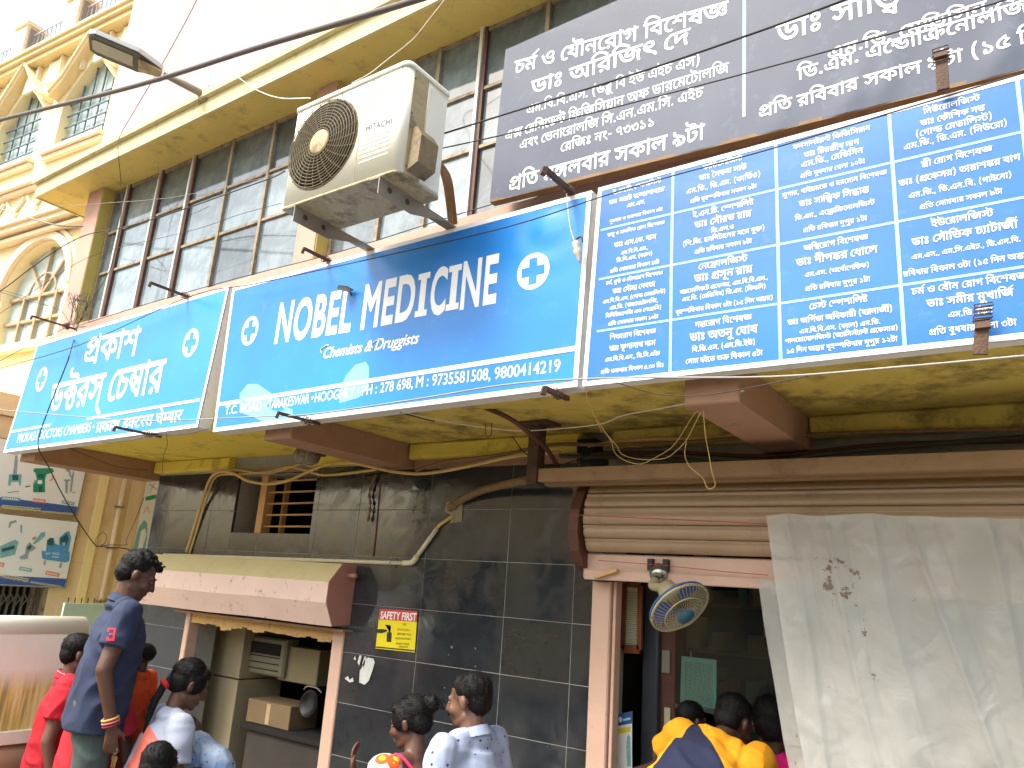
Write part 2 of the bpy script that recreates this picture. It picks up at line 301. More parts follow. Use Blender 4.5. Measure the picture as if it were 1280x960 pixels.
[[80,13,-11,1,-11,3,-11,5,-10,8,-9,11,-8,14,-8,17,-6,21,15,4,10,-29,11,-20,14,-13,16,-6,18,0,7,2,6,3,4,5,3,7,1,8,-2,10,-3,8,12,0,-12,-11,-13,-7,-15,-3,-14,3,-5,4,-4,5,-3,6,0,8,1,9,5,9,5,6,16,10,-81,-1,0,14,187,0,0,-14,-78,1,-15,-7,-18,-13,-6,-10,0,-10,2,-3,7,-2,8,0,6,3,14,10,17,-6,3,-10,1,-12,-1,-10,-3,-9,-6,-8,-9,-6,-8,-3],[160,41,2,-19,5,-20,-15,-3,-5,22,-2,23,1,19,5,15,-14,1,-12,3,-10,4,-8,6,-12,17,15,3,8,-10,13,-8,9,-2,21,0,8,-14,-7,-17]],
[[56,126,11,-1,9,-3,6,-5,5,-6,3,-6,0,-8,0,-8,-3,-7,-5,-5,-6,-5,-8,-2,-9,-1,-16,3,-15,5,5,14,12,-5,13,-2,9,1,6,5,2,7,-1,6,-4,5,-6,3,-8,1,-9,-1,-8,-3,-6,-4,-4,-6,-3,-6,-1,-7,1,-8,3,-7,5,-6,7,-6,37,-18,16,-10,10,-10,3,-6,3,-13,-14,-3,-3,10,-6,8,-11,7,-33,16,-12,8,-10,8,-6,9,-4,10,-1,11,1,11,5,9,6,9,9,6,11,4]],
[[123,124,0,-14,-91,0,0,-59,-3,4,18,16,22,15,13,6,13,5,13,-13,-6,-13,-4,-22,1,-27,5,-20,-15,-3,-5,22,-2,23,1,16,5,18,3,4,2,-1,-11,-5,-22,-13,-32,-28,-12,8,0,67,-18,0,0,14]],
[[102,126,8,-1,11,-3,8,-7,4,-10,0,-105,-15,0,-4,10,-8,6,-4,1,-55,-3,-15,4,-7,3,-6,5,-5,8,-4,9,-1,13,3,19,15,-2,-2,-12,0,-13,2,-6,7,-8,10,-4,11,-1,27,3,18,0,13,-6,5,-5,0,78,-1,4,-3,5,-5,3,-6,0,-14,-3,-11,-8,-8,-11,-3,-5,0,-10,4,-3,3,-2,13,1,1,-14,-13,-2,-9,2,-8,4,-4,5,-2,6,-1,7,1,8,3,9,11,15,17,11,9,4]],
[[14,11,1,6,3,4,9,3,9,-3,2,-4,1,-6,-1,-6,-2,-5,-9,-3,-9,3,-3,5]],
[[51,-27,-9,13,-7,15,-6,16,-5,24,-2,25,2,26,5,24,6,15,7,14,9,13,16,0,-15,-28,-5,-15,-6,-24,-2,-25,2,-25,5,-24,13,-30,9,-14]],
[[102,111,0,-86,-15,-1,-7,8,-18,14,-23,9,-13,2,-8,18,24,12,37,14,11,3,-4,-8,0,15],[86,95,4,-6,-38,-14,-18,-8,-2,3,13,-3,19,-7,8,-5,15,-12],[123,124,0,-14,-125,0,0,14],[35,37,9,-1,7,-4,10,-10,3,4,6,4,9,0,5,-3,10,-10,-7,6,0,6,15,0,0,-38,-16,0,0,31,7,-19,-7,9,-4,4,-5,1,-6,-2,-2,-4,0,-10,-12,-1,-2,9,-5,8,-3,3,-11,3,-5,-1,-3,-2,-3,-7,1,-5,2,-4,13,-7,-5,-14,-11,5,-9,7,-4,5,-2,6,0,14,2,5,10,9]],
[[-57,-53,-12,2,-6,3,-5,4,-3,6,-1,8,0,6,3,6,4,4,14,6,20,-1,12,-3,23,-13,26,-18,-9,-11,-25,18,-10,7,-20,7,-10,1,-6,0,-5,-2,-2,-4,-1,-4,1,-4,3,-3,9,-3,6,1,10,6,3,4,3,10,1,22,15,0,0,-17,-3,-15,-8,-13,-7,-5,-9,-4]],
[[72,124,-1,7,-3,5,-5,3,-33,1,-9,2,-12,5,-5,5,-5,12,0,18,15,-1,0,-15,3,-6,3,-2,11,-3,37,-2,11,-6,5,-9,2,-14],[48,100,19,-2,7,-3,8,-6,6,-8,4,-8,1,-8,-1,-10,-4,-9,-7,-7,-9,-5,-11,-4,-14,-2,2,2,19,-7,20,-11,20,-14,-9,-11,-23,16,-20,12,-21,9,-26,7,3,14,21,-4,21,1,9,2,7,4,4,5,3,11,-1,7,-2,5,-5,4,-9,5,-11,1,-11,-1,-4,-2,-4,-5,1,-10,-15,-3,-2,12,1,7,3,5,6,5,6,3],[35,93,-2,6,-4,5,-6,4,-8,3,4,9,10,-2,9,-5,7,-5,4,-7,2,-7],[108,124,0,-14,-110,0,0,14]],
[[102,124,-1,7,-3,5,-5,3,-47,1,-8,2,-13,5,-4,5,-6,12,1,18,14,-1,0,-7,2,-11,5,-5,4,-2,16,-2,34,0,13,-4,8,-7,3,-11,1,-8],[144,124,0,-14,-73,0,0,-36,2,-8,2,-2,7,0,9,5,15,18,12,1,10,-19,2,-10,1,-10,-1,-12,-4,-11,-7,-9,-9,-6,-17,-6,-22,1,-12,3,-11,6,-10,9,-9,12,-9,16,-7,18,-7,23,15,4,10,-32,12,-23,7,-8,7,-6,8,-5,8,-2,19,0,9,3,6,4,5,6,3,7,0,16,-1,7,-7,11,9,3,-12,-16,-13,-10,-12,-4,-9,2,-7,4,-3,3,-4,11,0,42,-58,0,0,14]],
[[16,-27,16,28,5,15,6,24,1,25,-1,25,-6,24,-5,16,-16,28,17,0,9,-13,7,-15,5,-15,6,-25,2,-25,-2,-25,-6,-24,-5,-16,-7,-14,-9,-13]],
[[88,111,0,-10,0,2,12,-3,11,-4,10,-6,7,-7,5,-9,1,-10,0,-6,-6,-10,-4,-4,-14,-3,-10,1,1,14,12,0,4,3,3,6,-1,5,-7,10,-14,6,-10,2,0,2,0,-77,-14,0,-15,18,-9,7,-10,7,-12,5,-13,4,-8,19,24,12,35,15,11,3,-4,-8,0,16],[73,94,4,-6,-18,-7,-37,-18,-2,4,12,-3,11,-4,9,-6,12,-10,10,-10],[132,124,0,-14,-134,0,0,14],[185,124,0,-14,-21,0,0,-117,-16,0,0,117,-20,0,0,14],[61,-6,-10,3,-5,3,-10,10,-5,8,12,7,9,-13,9,-3,9,2,30,17,8,2,14,1,10,-4,18,-15,-1,-17,-18,17,-5,3,-9,2,-7,-1,-8,-4,-27,-15]],
[[38,94,9,-1,15,-5,18,-16,0,-18,-9,10,-10,8,-10,6,-10,2,-6,-1,-5,-3,-3,-4,-1,-6,1,-5,2,-4,11,-7,-7,-14,-10,5,-7,8,-5,8,-2,10,1,8,4,7,5,5,6,4],[172,124,0,-14,-82,0,1,-76,1,-8,6,-6,7,-1,7,1,14,7,11,12,6,14,0,12,-2,5,-5,2,-6,1,-11,-2,-2,15,17,2,13,-3,5,-4,4,-5,3,-7,0,-8,-1,-12,-4,-11,-7,-11,-8,-8,-16,-10,-9,-3,-10,-1,-7,0,-11,5,-4,3,-5,9,-2,16,0,72,-77,0,0,14],[135,124,-1,7,-3,5,-5,3,-37,1,-9,2,-12,5,-5,5,-5,12,0,18,15,-1,0,-15,3,-6,3,-2,12,-3,41,-2,10,-6,5,-9,2,-14]],
[[170,124,0,-14,-144,0,-3,2,17,-6,22,-15,5,-5,1,-11,-43,-22,-2,3,14,-3,24,-10,10,-7,18,-16,0,82,13,0,21,-4,17,-9,12,-12,6,-12,0,-7,-2,-13,-4,-5,-5,-5,-7,-2,-9,-1,-12,1,1,14,13,0,7,3,3,9,-1,7,-4,6,-6,5,-7,5,-21,5,0,-87,-15,0,-18,20,-11,7,-12,7,-14,5,-17,3,-7,19,40,22,-17,10,-23,7,6,14,0,-4,-18,0,0,14]],
[[127,124,0,-14,-21,0,0,-110,-15,0,-19,20,-11,8,-12,6,-15,5,-17,3,-7,19,40,22,-17,10,-23,7,6,14,0,-4,-18,0,0,14],[91,110,-64,0,-4,2,17,-6,22,-15,5,-5,1,-11,-43,-22,-2,3,16,-3,14,-5,12,-6,20,-16,9,-9,-3,-1],[36,-1,-8,3,-3,4,-1,4,1,5,3,4,3,3,5,0,5,0,3,-3,3,-4,1,-5,-1,-4,-3,-4]],
[[115,124,0,-14,-81,0,1,-76,3,-11,4,-3,7,-1,7,1,8,3,12,9,9,14,2,7,0,12,-2,5,-5,2,-6,1,-11,-2,-2,15,17,2,13,-3,5,-4,4,-5,3,-7,0,-8,-1,-12,-4,-11,-7,-11,-16,-14,-17,-7,-10,-1,-7,0,-11,5,-7,7,-3,12,-1,81,-21,0,0,14],[79,124,-1,7,-3,5,-5,3,-37,1,-9,2,-12,5,-5,5,-5,12,0,18,15,-1,0,-15,3,-6,3,-2,12,-3,41,-2,10,-6,5,-9,2,-14]],
[[148,124,0,-14,-21,0,0,-110,-15,0,0,67,1,-5,-9,10,-5,3,-6,1,-9,-3,-4,-6,0,-13,-13,-1,-4,14,-9,9,-11,3,-5,-1,-8,-4,-4,-7,1,-11,5,-6,7,-6,9,-4,-5,-15,-17,9,-7,5,-5,7,-4,9,-1,9,1,8,4,8,5,5,6,5,8,2,9,1,9,-1,9,-3,7,-5,7,-7,-3,0,3,5,4,5,6,2,13,1,6,-3,11,-8,-2,-3,0,34,-114,0,0,14]],
[[25,63,12,-9,22,-20,10,-12,16,-24,-13,-6,-25,32,-20,18,-12,8],[16,97,1,8,2,7,5,5,5,4,7,3,8,0,7,0,7,-3,6,-4,4,-5,3,-7,1,-8,-1,-7,-3,-7,-4,-6,-6,-4,-7,-2,-7,-1,-8,1,-7,2,-5,4,-5,6,-2,6],[29,97,1,-6,4,-4,4,-3,6,-1,6,1,4,3,3,4,1,6,-1,6,-3,5,-4,2,-6,1,-6,-1,-4,-2,-4,-5]],
[[84,9,-12,1,-12,3,-11,5,-10,9,-10,11,-8,15,-8,18,-7,22,15,4,10,-31,13,-21,14,-14,17,-6,9,-1,10,1,8,3,7,4,5,6,3,7,0,14,-4,14,-5,7,10,15,7,-11,7,-21,1,-10,-2,-12,-4,-11,-7,-9,-9,-7,-8,-3],[77,57,-15,3,-5,3,-4,5,-2,6,-1,6,1,10,3,7,16,-5,-4,-11,1,-4,2,-4,8,-2,9,2,4,2,10,10,5,8,13,2,-2,-11,-11,-15,-13,-9],[146,124,0,-14,-148,0,0,14]],
[[10,68,48,0,0,-17,-48,0]],
[[76,60,10,-3,-16,-5,-16,-2,-12,1,-10,2,-8,5,-6,7,-3,8,-1,9,1,9,3,8,10,13,15,9,16,3,14,-1,10,-6,6,-9,2,-7,1,-77,2,-6,3,-1,9,-2,-2,-15,-17,3,-5,3,-3,5,-3,13],[53,64,15,2,13,5,-5,-3,0,31,-4,7,-5,3,-13,1,-10,-5,-8,-7,-5,-11,0,-12,2,-4,3,-3,8,-3]],
[[111,59,-1,-14,-4,-12,-5,-10,-8,-8,-6,-4,-18,-3,-10,1,-10,3,-9,5,-8,8,-8,12,-11,28,-7,33,15,4,13,-47,9,-19,12,-10,13,-3,10,1,6,4,5,5,4,8,2,18,-1,12,-2,10,-4,8,-6,7,-6,4,-7,2,-8,-3,-3,-7,4,-14,-16,-4,-3,10,-2,9,1,8,4,6,4,4,6,3,11,2,9,-1,8,-3,7,-4,8,-9,7,-11,3,-14]],
[[57,0,-10,1,-8,2,-7,4,-4,5,-3,6,0,6,1,8,4,7,4,4,13,6,6,-16,-9,-3,-3,-6,1,-4,3,-2,5,-2,7,-1,8,1,11,5,6,9,1,12,-2,5,-8,10,-35,27,-10,11,-2,5,0,11,5,10,4,5,14,-7,-5,-6,-2,-6,2,-7,10,-10,32,-24,10,-13,2,-8,1,-9,-2,-10,-4,-9,-6,-7,-8,-6,-10,-3]],
[[81,10,-10,1,-10,3,-10,4,-9,7,-9,8,-8,11,-7,14,-12,35,15,4,10,-29,5,-12,13,-17,7,-6,7,-4,9,-3,9,-1,16,3,10,6,3,5,4,10,0,15,-6,13,-6,5,-6,3,-7,1,-7,-1,-5,-3,-2,-4,-1,-5,2,-9,-16,-3,-2,15,1,7,3,6,4,5,6,3,16,3,12,-1,10,-5,8,-7,7,-9,4,-11,1,-12,-1,-12,-4,-11,-7,-9,-9,-7,-8,-3],[143,124,0,-14,-145,0,0,14]],
[[45,17,-7,2,-7,3,-12,14,11,8,7,-9,3,-2,8,0,3,2,8,9,4,7,0,15,-2,6,-3,6,-5,4,-5,3,-7,0,-6,0,-3,-2,-3,-3,-1,-5,2,-8,-14,-4,-3,8,1,14,3,5,4,4,6,3,13,2,11,-1,9,-4,8,-6,5,-8,4,-11,0,-21,-9,6,12,14,18,12,24,7,10,-11,-7,-18,-3,-20,2,-18,5,-18,-15,-3,-6,21,-1,10,0,19,4,17,3,8,6,-2,-15,-4,-15,-10,-8,-7,-22,-28,-5,-3],[14,120,9,-2,10,-5,7,-5,4,-7,1,-7,-15,-1,-2,6,-4,5,-6,4,-9,3],[96,86,-8,1,-8,3,-6,4,-9,9,-7,12,17,3,3,-7,7,-9,11,-3,6,1,5,2,2,4,0,7,-5,6,18,2,2,-5,1,-6,-1,-8,-3,-6,-4,-4,-6,-3],[147,124,0,-14,-149,0,0,14]],
[[35,63,9,-1,7,-2,7,-4,4,-6,4,-6,0,-15,-2,-6,-8,-11,-1,2,21,5,8,4,6,6,4,6,1,8,-1,7,-2,6,-5,5,-7,5,-54,19,-9,4,-6,5,-3,6,-1,7,2,9,3,5,5,5,12,-7,-4,-5,-1,-5,3,-7,14,-6,34,-11,12,-5,9,-5,11,-12,3,-6,2,-14,-2,-11,-4,-9,-7,-8,-9,-6,-11,-4,-26,-4,-16,-1,-5,14,14,8,4,5,1,7,-1,6,-3,5,-5,3,-13,0,-4,-2,-3,-3,0,-4,2,-9,-15,-3,-4,14,1,6,3,6,4,4,13,5]],
[[97,106,10,-1,7,-3,7,-3,4,-6,3,-6,1,-8,-1,-8,-4,-7,-6,-7,-7,-6,-20,-9,-6,14,21,9,6,8,1,6,-1,5,-3,4,-5,3,-7,0,-7,0,-12,-4,-12,-9,-3,-3,0,-6,5,-3,5,-2,-4,-14,-10,2,-7,5,-4,6,-1,7,1,7,8,12,14,10,8,4],[131,34,-2,-10,-4,-8,-6,-7,-9,-4,-11,-3,-13,-1,-13,1,-13,3,-11,6,-11,8,-9,11,-9,14,-8,18,-6,21,15,5,10,-30,13,-22,7,-7,7,-6,9,-4,20,-4,11,1,9,4,4,3,3,5,1,6,-2,7,-3,5,-13,8,16,7,8,-5,5,-7,4,-7],[147,124,0,-14,-149,0,0,14],[116,16,0,-67,-15,0,-8,7,-16,10,-26,7,-8,16,14,8,21,8],[101,1,-42,-19,2,2,21,-7,19,-12]],
[[158,124,0,-14,-126,0,0,-59,-3,4,13,12,16,12,18,10,19,8,9,-9,0,-42,-15,-7,0,47,4,-5,-11,-5,-22,-13,-32,-28,-12,8,0,67,-18,0,0,14],[141,14,1,-15,3,-15,-13,-4,-5,18,-1,17,1,15,4,16,0,-3,-47,-16,-34,-15,21,-7,19,-12,-1,39,15,6,0,-61,-15,0,-8,7,-15,10,-27,7,-7,16,40,20,23,9,41,12,11,-11,-5,-17]],
[[101,61,-17,3,-24,18,-5,1,-3,0,-5,-4,-1,-4,2,-7,6,-6,-11,-11,-9,11,-3,7,-1,7,0,7,7,9,5,3,10,3,14,-3,24,-18,11,-3,6,1,4,3,3,4,1,6,-1,8,-3,7,-10,12,16,3,6,-7,5,-10,2,-13,-1,-8,-2,-7,-4,-5,-5,-4,-8,-2],[146,124,0,-14,-148,0,0,14],[84,-11,-17,2,-15,5,-9,5,-9,7,-16,20,-13,29,15,4,7,-17,9,-15,9,-11,11,-8,13,-4,14,-2,11,1,9,2,6,4,4,5,2,6,1,13,-5,10,-5,3,-5,2,-11,0,-6,-3,-3,-5,1,-12,-15,-3,-2,14,1,7,3,6,10,7,15,3,11,-1,9,-4,8,-6,5,-7,3,-9,1,-9,-1,-11,-4,-10,-7,-7,-9,-6,-12,-4]],
[[38,23,1,-2,-4,-15,-12,-30,-14,0,10,47]],
[[164,124,0,-14,-73,0,0,-41,4,-5,7,0,9,5,15,18,12,1,10,-19,2,-10,1,-10,-1,-12,-5,-11,-7,-9,-9,-7,-12,-4,-14,-1,-12,1,-12,4,-11,6,-11,10,-7,9,-12,24,14,6,13,-24,7,-9,9,-7,10,-4,12,-1,9,1,8,3,7,4,5,6,3,7,0,16,-2,7,-6,11,9,3,-12,-16,-13,-10,-12,-4,-9,2,-7,4,-3,3,-4,11,0,42,-78,0,0,14],[36,100,16,-3,8,-3,14,-10,7,-7,2,-20,-11,12,-12,9,-11,6,-11,2,-9,-3,-3,-3,-1,-5,2,-6,6,-5,-10,-12,-6,5,-7,11,-1,7,1,8,3,6,4,5,6,3]],
[[188,124,0,-14,-190,0,0,14],[94,106,7,-1,10,-3,8,-6,3,-4,2,-14,0,-78,-15,0,-3,8,-4,5,-5,3,-7,1,-32,-3,-14,0,-14,3,-12,9,-5,6,-3,9,-1,11,2,19,16,-3,-2,-10,1,-14,3,-7,4,-4,6,-3,11,-1,36,3,7,0,11,-6,5,-5,-1,60,-3,8,-4,2,-7,0,-11,-2,-9,-6,-6,-7,-3,-8,2,-5,3,-2,5,-1,9,1,2,-14,-14,-2,-8,1,-8,4,-3,4,-3,6,0,13,7,14,6,6,14,9,8,3],[152,85,7,-1,7,-2,5,-4,5,-5,2,-6,1,-7,-3,-12,-3,-6,-6,-6,-8,-5,-11,-4,-5,14,15,7,4,5,2,6,-1,6,-3,3,-9,3,-8,-1,-7,-5,-12,-17,-9,8,8,13,9,9,9,5]],
[[63,0,-15,1,-13,5,-13,10,-9,15,-2,9,0,20,3,10,5,9,10,13,15,12,18,11,21,11,8,-11,-3,-5,-1,-6,1,-5,4,-5,5,-2,10,-1,6,-11,-19,-12,-12,-11,-3,-6,-1,-7,1,-5,4,-5,3,-3,5,-2,15,0,6,-17,-22,-9],[64,14,11,1,17,3,-9,2,-7,3,-6,4,-6,11,0,14,7,14,6,6,18,13,0,-5,-12,4,-7,8,-3,9,2,8,2,-2,-27,-17,-10,-9,-8,-11,-4,-11,-2,-11,2,-15,4,-5,6,-7,8,-4]],
[[169,124,0,-14,-81,0,0,-76,3,-11,5,-3,6,-1,8,1,7,3,12,9,9,14,2,7,0,12,-2,5,-4,2,-7,1,-10,-2,-3,15,17,2,13,-3,5,-4,4,-5,3,-7,1,-8,-2,-12,-4,-11,-7,-11,-16,-14,-17,-7,-10,-1,-7,0,-11,5,-6,7,-4,12,-1,81,-21,0,0,14],[132,124,-1,7,-3,5,-6,2,-36,1,-9,2,-12,5,-5,5,-5,12,0,19,15,-1,-1,-8,2,-11,6,-5,4,-3,34,-2,24,-5,5,-9,3,-14],[55,124,0,-14,-21,0,0,-110,-15,0,0,110,-21,0,0,14,18,0,-12,17,15,21,8,9,10,7,8,3,18,2,13,-1,13,-3,12,-5,12,-8,26,-19,-8,-9,-28,19,-15,8,-15,4,-18,-1,-9,-3,-7,-4,-7,-7,-11,-15,11,-15]],
[[100,60,-9,1,-8,2,-6,5,-9,8,-6,11,3,1,-5,-13,-3,-6,-5,-5,-6,-3,-7,-1,-11,2,-5,3,-10,10,-6,8,13,8,9,-13,8,-3,5,1,4,2,3,5,3,6,2,21,14,0,7,-20,8,-10,11,-5,12,0,5,3,3,4,1,6,-1,8,-4,7,-9,12,6,9,6,0,8,-10,7,-12,2,-14,-1,-8,-3,-7,-4,-5,-6,-5,-7,-2],[109,124,0,-14,-111,0,0,14],[254,124,0,-14,-21,0,0,-110,-16,0,0,79,5,-13,-15,21,-13,14,-13,8,-6,2,-15,-1,-13,-5,-17,-16,6,3,7,1,13,-3,4,-3,4,-7,2,-9,-1,-7,-4,1,40,38,9,-10,-56,-54,-12,11,16,16,-7,-9,-6,-5,7,12,-1,9,-2,4,-3,2,-6,1,-6,-1,-6,-3,-8,23,14,14,15,9,18,4,10,-1,10,-3,9,-6,8,-7,18,-21,-4,1,-1,49,11,0,4,-14]],
[[38,25,-11,3,-5,3,-4,4,-11,14,12,7,5,-8,8,-7,4,0,6,2,7,7,19,30,4,6,5,3,6,1,6,-1,6,-3,12,-11,1,-6,-2,-11,-15,16,-4,1,-5,-2,-5,-6,-14,-22,-9,-13,-10,-6],[54,54,-4,22,-3,7,-4,5,-6,4,-8,3,-21,4,3,15,29,-8,7,-4,10,-9,3,-6,3,-16],[199,124,0,-14,-81,0,0,-76,2,-8,6,-6,6,-1,8,1,13,7,11,12,6,14,0,12,-2,5,-4,2,-7,1,-10,-2,-3,15,17,2,13,-3,5,-4,4,-5,3,-7,1,-8,-2,-12,-4,-11,-7,-11,-8,-8,-16,-10,-9,-3,-10,-1,-7,0,-11,5,-3,3,-6,9,-2,16,0,72,-104,0,0,14],[162,124,-1,7,-3,5,-5,3,-37,1,-9,2,-12,5,-5,5,-5,12,0,18,15,-1,0,-15,3,-6,4,-2,11,-3,41,-2,10,-6,6,-9,2,-14]],
[[89,60,-12,2,-10,4,-18,12,-10,1,-4,-3,0,-3,2,-6,5,-5,-11,-11,-9,10,-3,6,0,13,6,9,5,3,11,2,9,-2,27,-15,11,-3,6,1,5,3,2,4,1,6,-1,8,-3,7,-10,12,16,3,6,-7,6,-10,2,-13,-1,-8,-2,-7,-4,-5,-6,-5,-7,-2],[134,124,0,-14,-136,0,0,14],[43,81,-1,15,-3,7,-7,5,-9,3,4,9,9,-2,11,-6,7,-6,4,-8,1,-10,-1,-7],[112,-9,-15,0,-4,8,-4,6,-7,3,-7,1,-32,-4,-17,4,-10,7,-4,5,-2,7,-1,8,1,10,16,-1,-1,-14,2,-5,7,-5,9,-1,24,3,12,0,12,-6,5,-5,0,54,16,7]],
[[181,124,0,-14,-91,0,0,-59,-2,4,18,16,22,15,12,6,14,5,13,-13,-7,-13,-4,-22,2,-27,5,-20,-15,-3,-6,22,-1,31,4,21,4,9,3,-1,-12,-5,-21,-13,-32,-28,-12,8,0,67,-77,0,0,14],[39,95,15,-3,7,-3,13,-10,6,-7,0,-18,-9,11,-10,8,-10,6,-10,2,-6,-1,-5,-3,-3,-4,-1,-6,1,-5,2,-4,11,-7,-7,-14,-10,5,-7,7,-5,9,-2,10,1,8,4,7,4,5,7,4]],
[[53,124,0,-14,-14,0,12,5,-12,-12,-4,-6,-3,-11,0,-14,4,-22,2,-17,-1,-14,-3,-6,-8,-11,-8,-5,-20,-7,-4,13,11,4,8,4,5,5,3,5,2,13,-1,8,-6,30,0,14,3,12,7,10,5,6,3,-4,-36,0,0,14]],
[[145,124,0,-14,-21,0,0,-110,-15,0,0,79,4,-13,-15,21,-13,14,-12,8,-6,2,-15,-1,-13,-5,-17,-16,6,3,7,1,13,-3,4,-3,4,-7,1,-9,-1,-7,-3,1,39,38,10,-10,-57,-54,-12,11,17,16,-7,-9,-6,-5,6,12,0,9,-2,4,-4,2,-5,1,-6,-1,-6,-3,-16,14,17,19,8,7,9,5,10,4,10,1,11,-1,9,-3,9,-6,9,-7,17,-21,-3,1,-1,49,10,0,5,-14]],
[[121,124,0,-14,-21,0,0,-110,-15,0,-7,12,-10,10,-11,9,-13,8,-14,6,-15,4,-8,19,40,21,21,9,21,7,-4,-9,0,28],[85,95,4,-6,-32,-12,-31,-16,23,-8,12,-7,11,-8,9,-10,7,-10,-2,0,-1,14],[48,126,11,-1,-2,-15,-12,0,-4,-2,-3,-3,0,-3,1,-5,3,-4,17,-8,-12,-9,-19,12,-5,11,-1,6,3,10,3,4,12,6]],
[[88,126,7,-1,7,-3,5,-5,5,-9,11,14,12,2,12,-12,3,-8,1,-10,-1,-10,-4,-9,-5,-8,-8,-6,-20,-11,-6,15,12,5,9,6,5,5,2,6,1,12,-5,9,-4,4,9,4,-20,-24,-12,-1,-2,9,-4,6,-4,4,-10,1,-5,-3,-4,-6,1,-10,4,-4,6,-4,9,-1,-1,-15,-10,1,-8,4,-6,4,-4,7,-3,15,1,8,2,7,5,5,5,4],[41,126,14,-3,6,-4,5,-6,3,-8,1,-9,-4,-14,-4,-6,-6,-4,-7,-4,-10,-1,-1,16,12,2,4,3,3,4,1,5,-1,6,-3,5,-6,2,-7,1,-13,-2,-1,15],[104,6,-14,1,-14,3,-13,5,-12,7,-11,9,-10,12,-10,14,-8,16,-6,20,14,4,13,-31,8,-12,8,-10,9,-8,10,-7,11,-4,12,-3,22,0,15,5,5,4,3,6,1,7,-1,7,-4,6,-13,9,16,7,8,-6,6,-7,3,-8,2,-10,-2,-10,-4,-8,-8,-8,-10,-5,-12,-3]],
[[100,60,-9,1,-8,2,-6,5,-9,8,-6,11,3,1,-5,-13,-3,-6,-5,-5,-6,-3,-7,-1,-11,2,-5,3,-10,10,-6,8,13,8,9,-13,8,-3,5,1,4,2,3,5,3,6,2,21,14,0,7,-20,8,-10,11,-5,12,0,5,3,3,4,1,6,-1,8,-4,7,-9,12,16,3,6,-7,5,-10,2,-13,-1,-8,-3,-7,-4,-5,-6,-5,-7,-2],[146,124,0,-14,-148,0,0,14],[65,49,11,-1,9,-3,17,-12,15,-17,-4,-16,-13,18,-8,7,-8,5,-8,4,-13,1,-7,-5,0,-8,3,-3,9,-5,-7,-14,-6,3,-9,8,-6,10,-1,5,1,7,3,6,10,8],[123,74,0,-74,-16,0,0,69]],
[[59,0,-14,1,-12,3,-9,5,-6,7,-4,9,-2,9,1,7,3,7,4,5,15,10,11,4,0,-5,-18,10,-10,9,-2,6,-1,7,1,8,4,7,6,6,9,5,10,3,13,1,20,-2,7,-2,9,-5,5,-6,4,-7,1,-7,-1,-8,-3,-6,-5,-5,-13,-8,-8,-4,-1,4,14,-6,10,-7,5,-5,3,-7,1,-9,-1,-10,-4,-9,-7,-6,-9,-5,-12,-3],[59,14,10,1,8,2,6,3,4,4,2,5,1,6,-1,6,-3,5,-6,4,-6,4,-15,4,-13,-4,-10,-5,-4,-5,-3,-5,0,-5,3,-10,4,-4,14,-5],[59,73,14,4,10,8,4,4,1,5,-4,9,-10,5,-16,2,-13,-2,-10,-5,-3,-4,-1,-5,1,-7,6,-5,8,-5]],
[[79,0,-11,1,-11,3,-9,5,-8,7,-6,8,-4,10,3,13,17,3,6,2,7,4,7,7,4,13,1,13,-1,11,-3,10,-73,0,0,14,65,0,-11,16,-3,8,-1,7,2,8,3,7,13,13,10,-11,-9,-9,-2,-5,-1,-5,1,-7,4,-6,12,-16,62,0,0,-14,-47,1,13,-15,10,-15,5,-10,3,-11,1,-12,-1,-13,-4,-12,-7,-10,-10,-7,-8,-3],[79,15,10,1,9,4,6,5,5,7,2,8,1,9,-3,18,-4,9,-5,9,-19,22,4,-1,4,-18,0,-14,-5,-15,-11,-12,-9,-6,-11,-4,-13,-3,3,12,2,-10,5,-8,6,-6,7,-4],[42,112,-13,-10,-4,-7,-1,-7,1,-7,3,-6,5,-4,7,-2,14,-2,14,2,13,5,-8,-13,-12,-5,-12,-2,-11,1,-10,3,-8,5,-6,7,-4,8,-1,9,1,8,4,8,5,7,6,5],[27,110,16,-7,16,-9,14,-10,12,-11,-6,-10,-29,21,-16,9,-16,7]],
[[40,100,12,-2,5,-2,9,-7,4,-5,-3,-1,3,6,5,5,5,2,6,1,8,-1,6,-4,12,-11,-2,-17,-10,13,-6,4,-6,2,-8,-3,-3,-4,-1,-10,-12,-1,-5,11,-8,7,-10,3,-6,-1,-5,-3,-3,-4,-1,-6,1,-7,4,-5,16,-8,-6,-14,-8,3,-15,9,-5,7,-3,7,-1,9,1,8,3,6,5,6,6,4,8,2],[189,124,0,-14,-74,0,0,-39,2,-9,6,-3,8,3,9,7,10,14,12,1,10,-19,3,-10,0,-10,-1,-12,-4,-11,-7,-9,-10,-7,-12,-4,-14,-1,-12,1,-12,3,-11,7,-11,9,-7,8,-12,21,14,5,13,-21,7,-8,9,-5,10,-4,12,-1,10,1,8,3,6,4,5,6,3,7,1,16,-2,7,-7,11,9,3,-12,-16,-13,-10,-12,-4,-9,2,-6,4,-3,3,-4,11,-1,46,-102,0,0,14]],
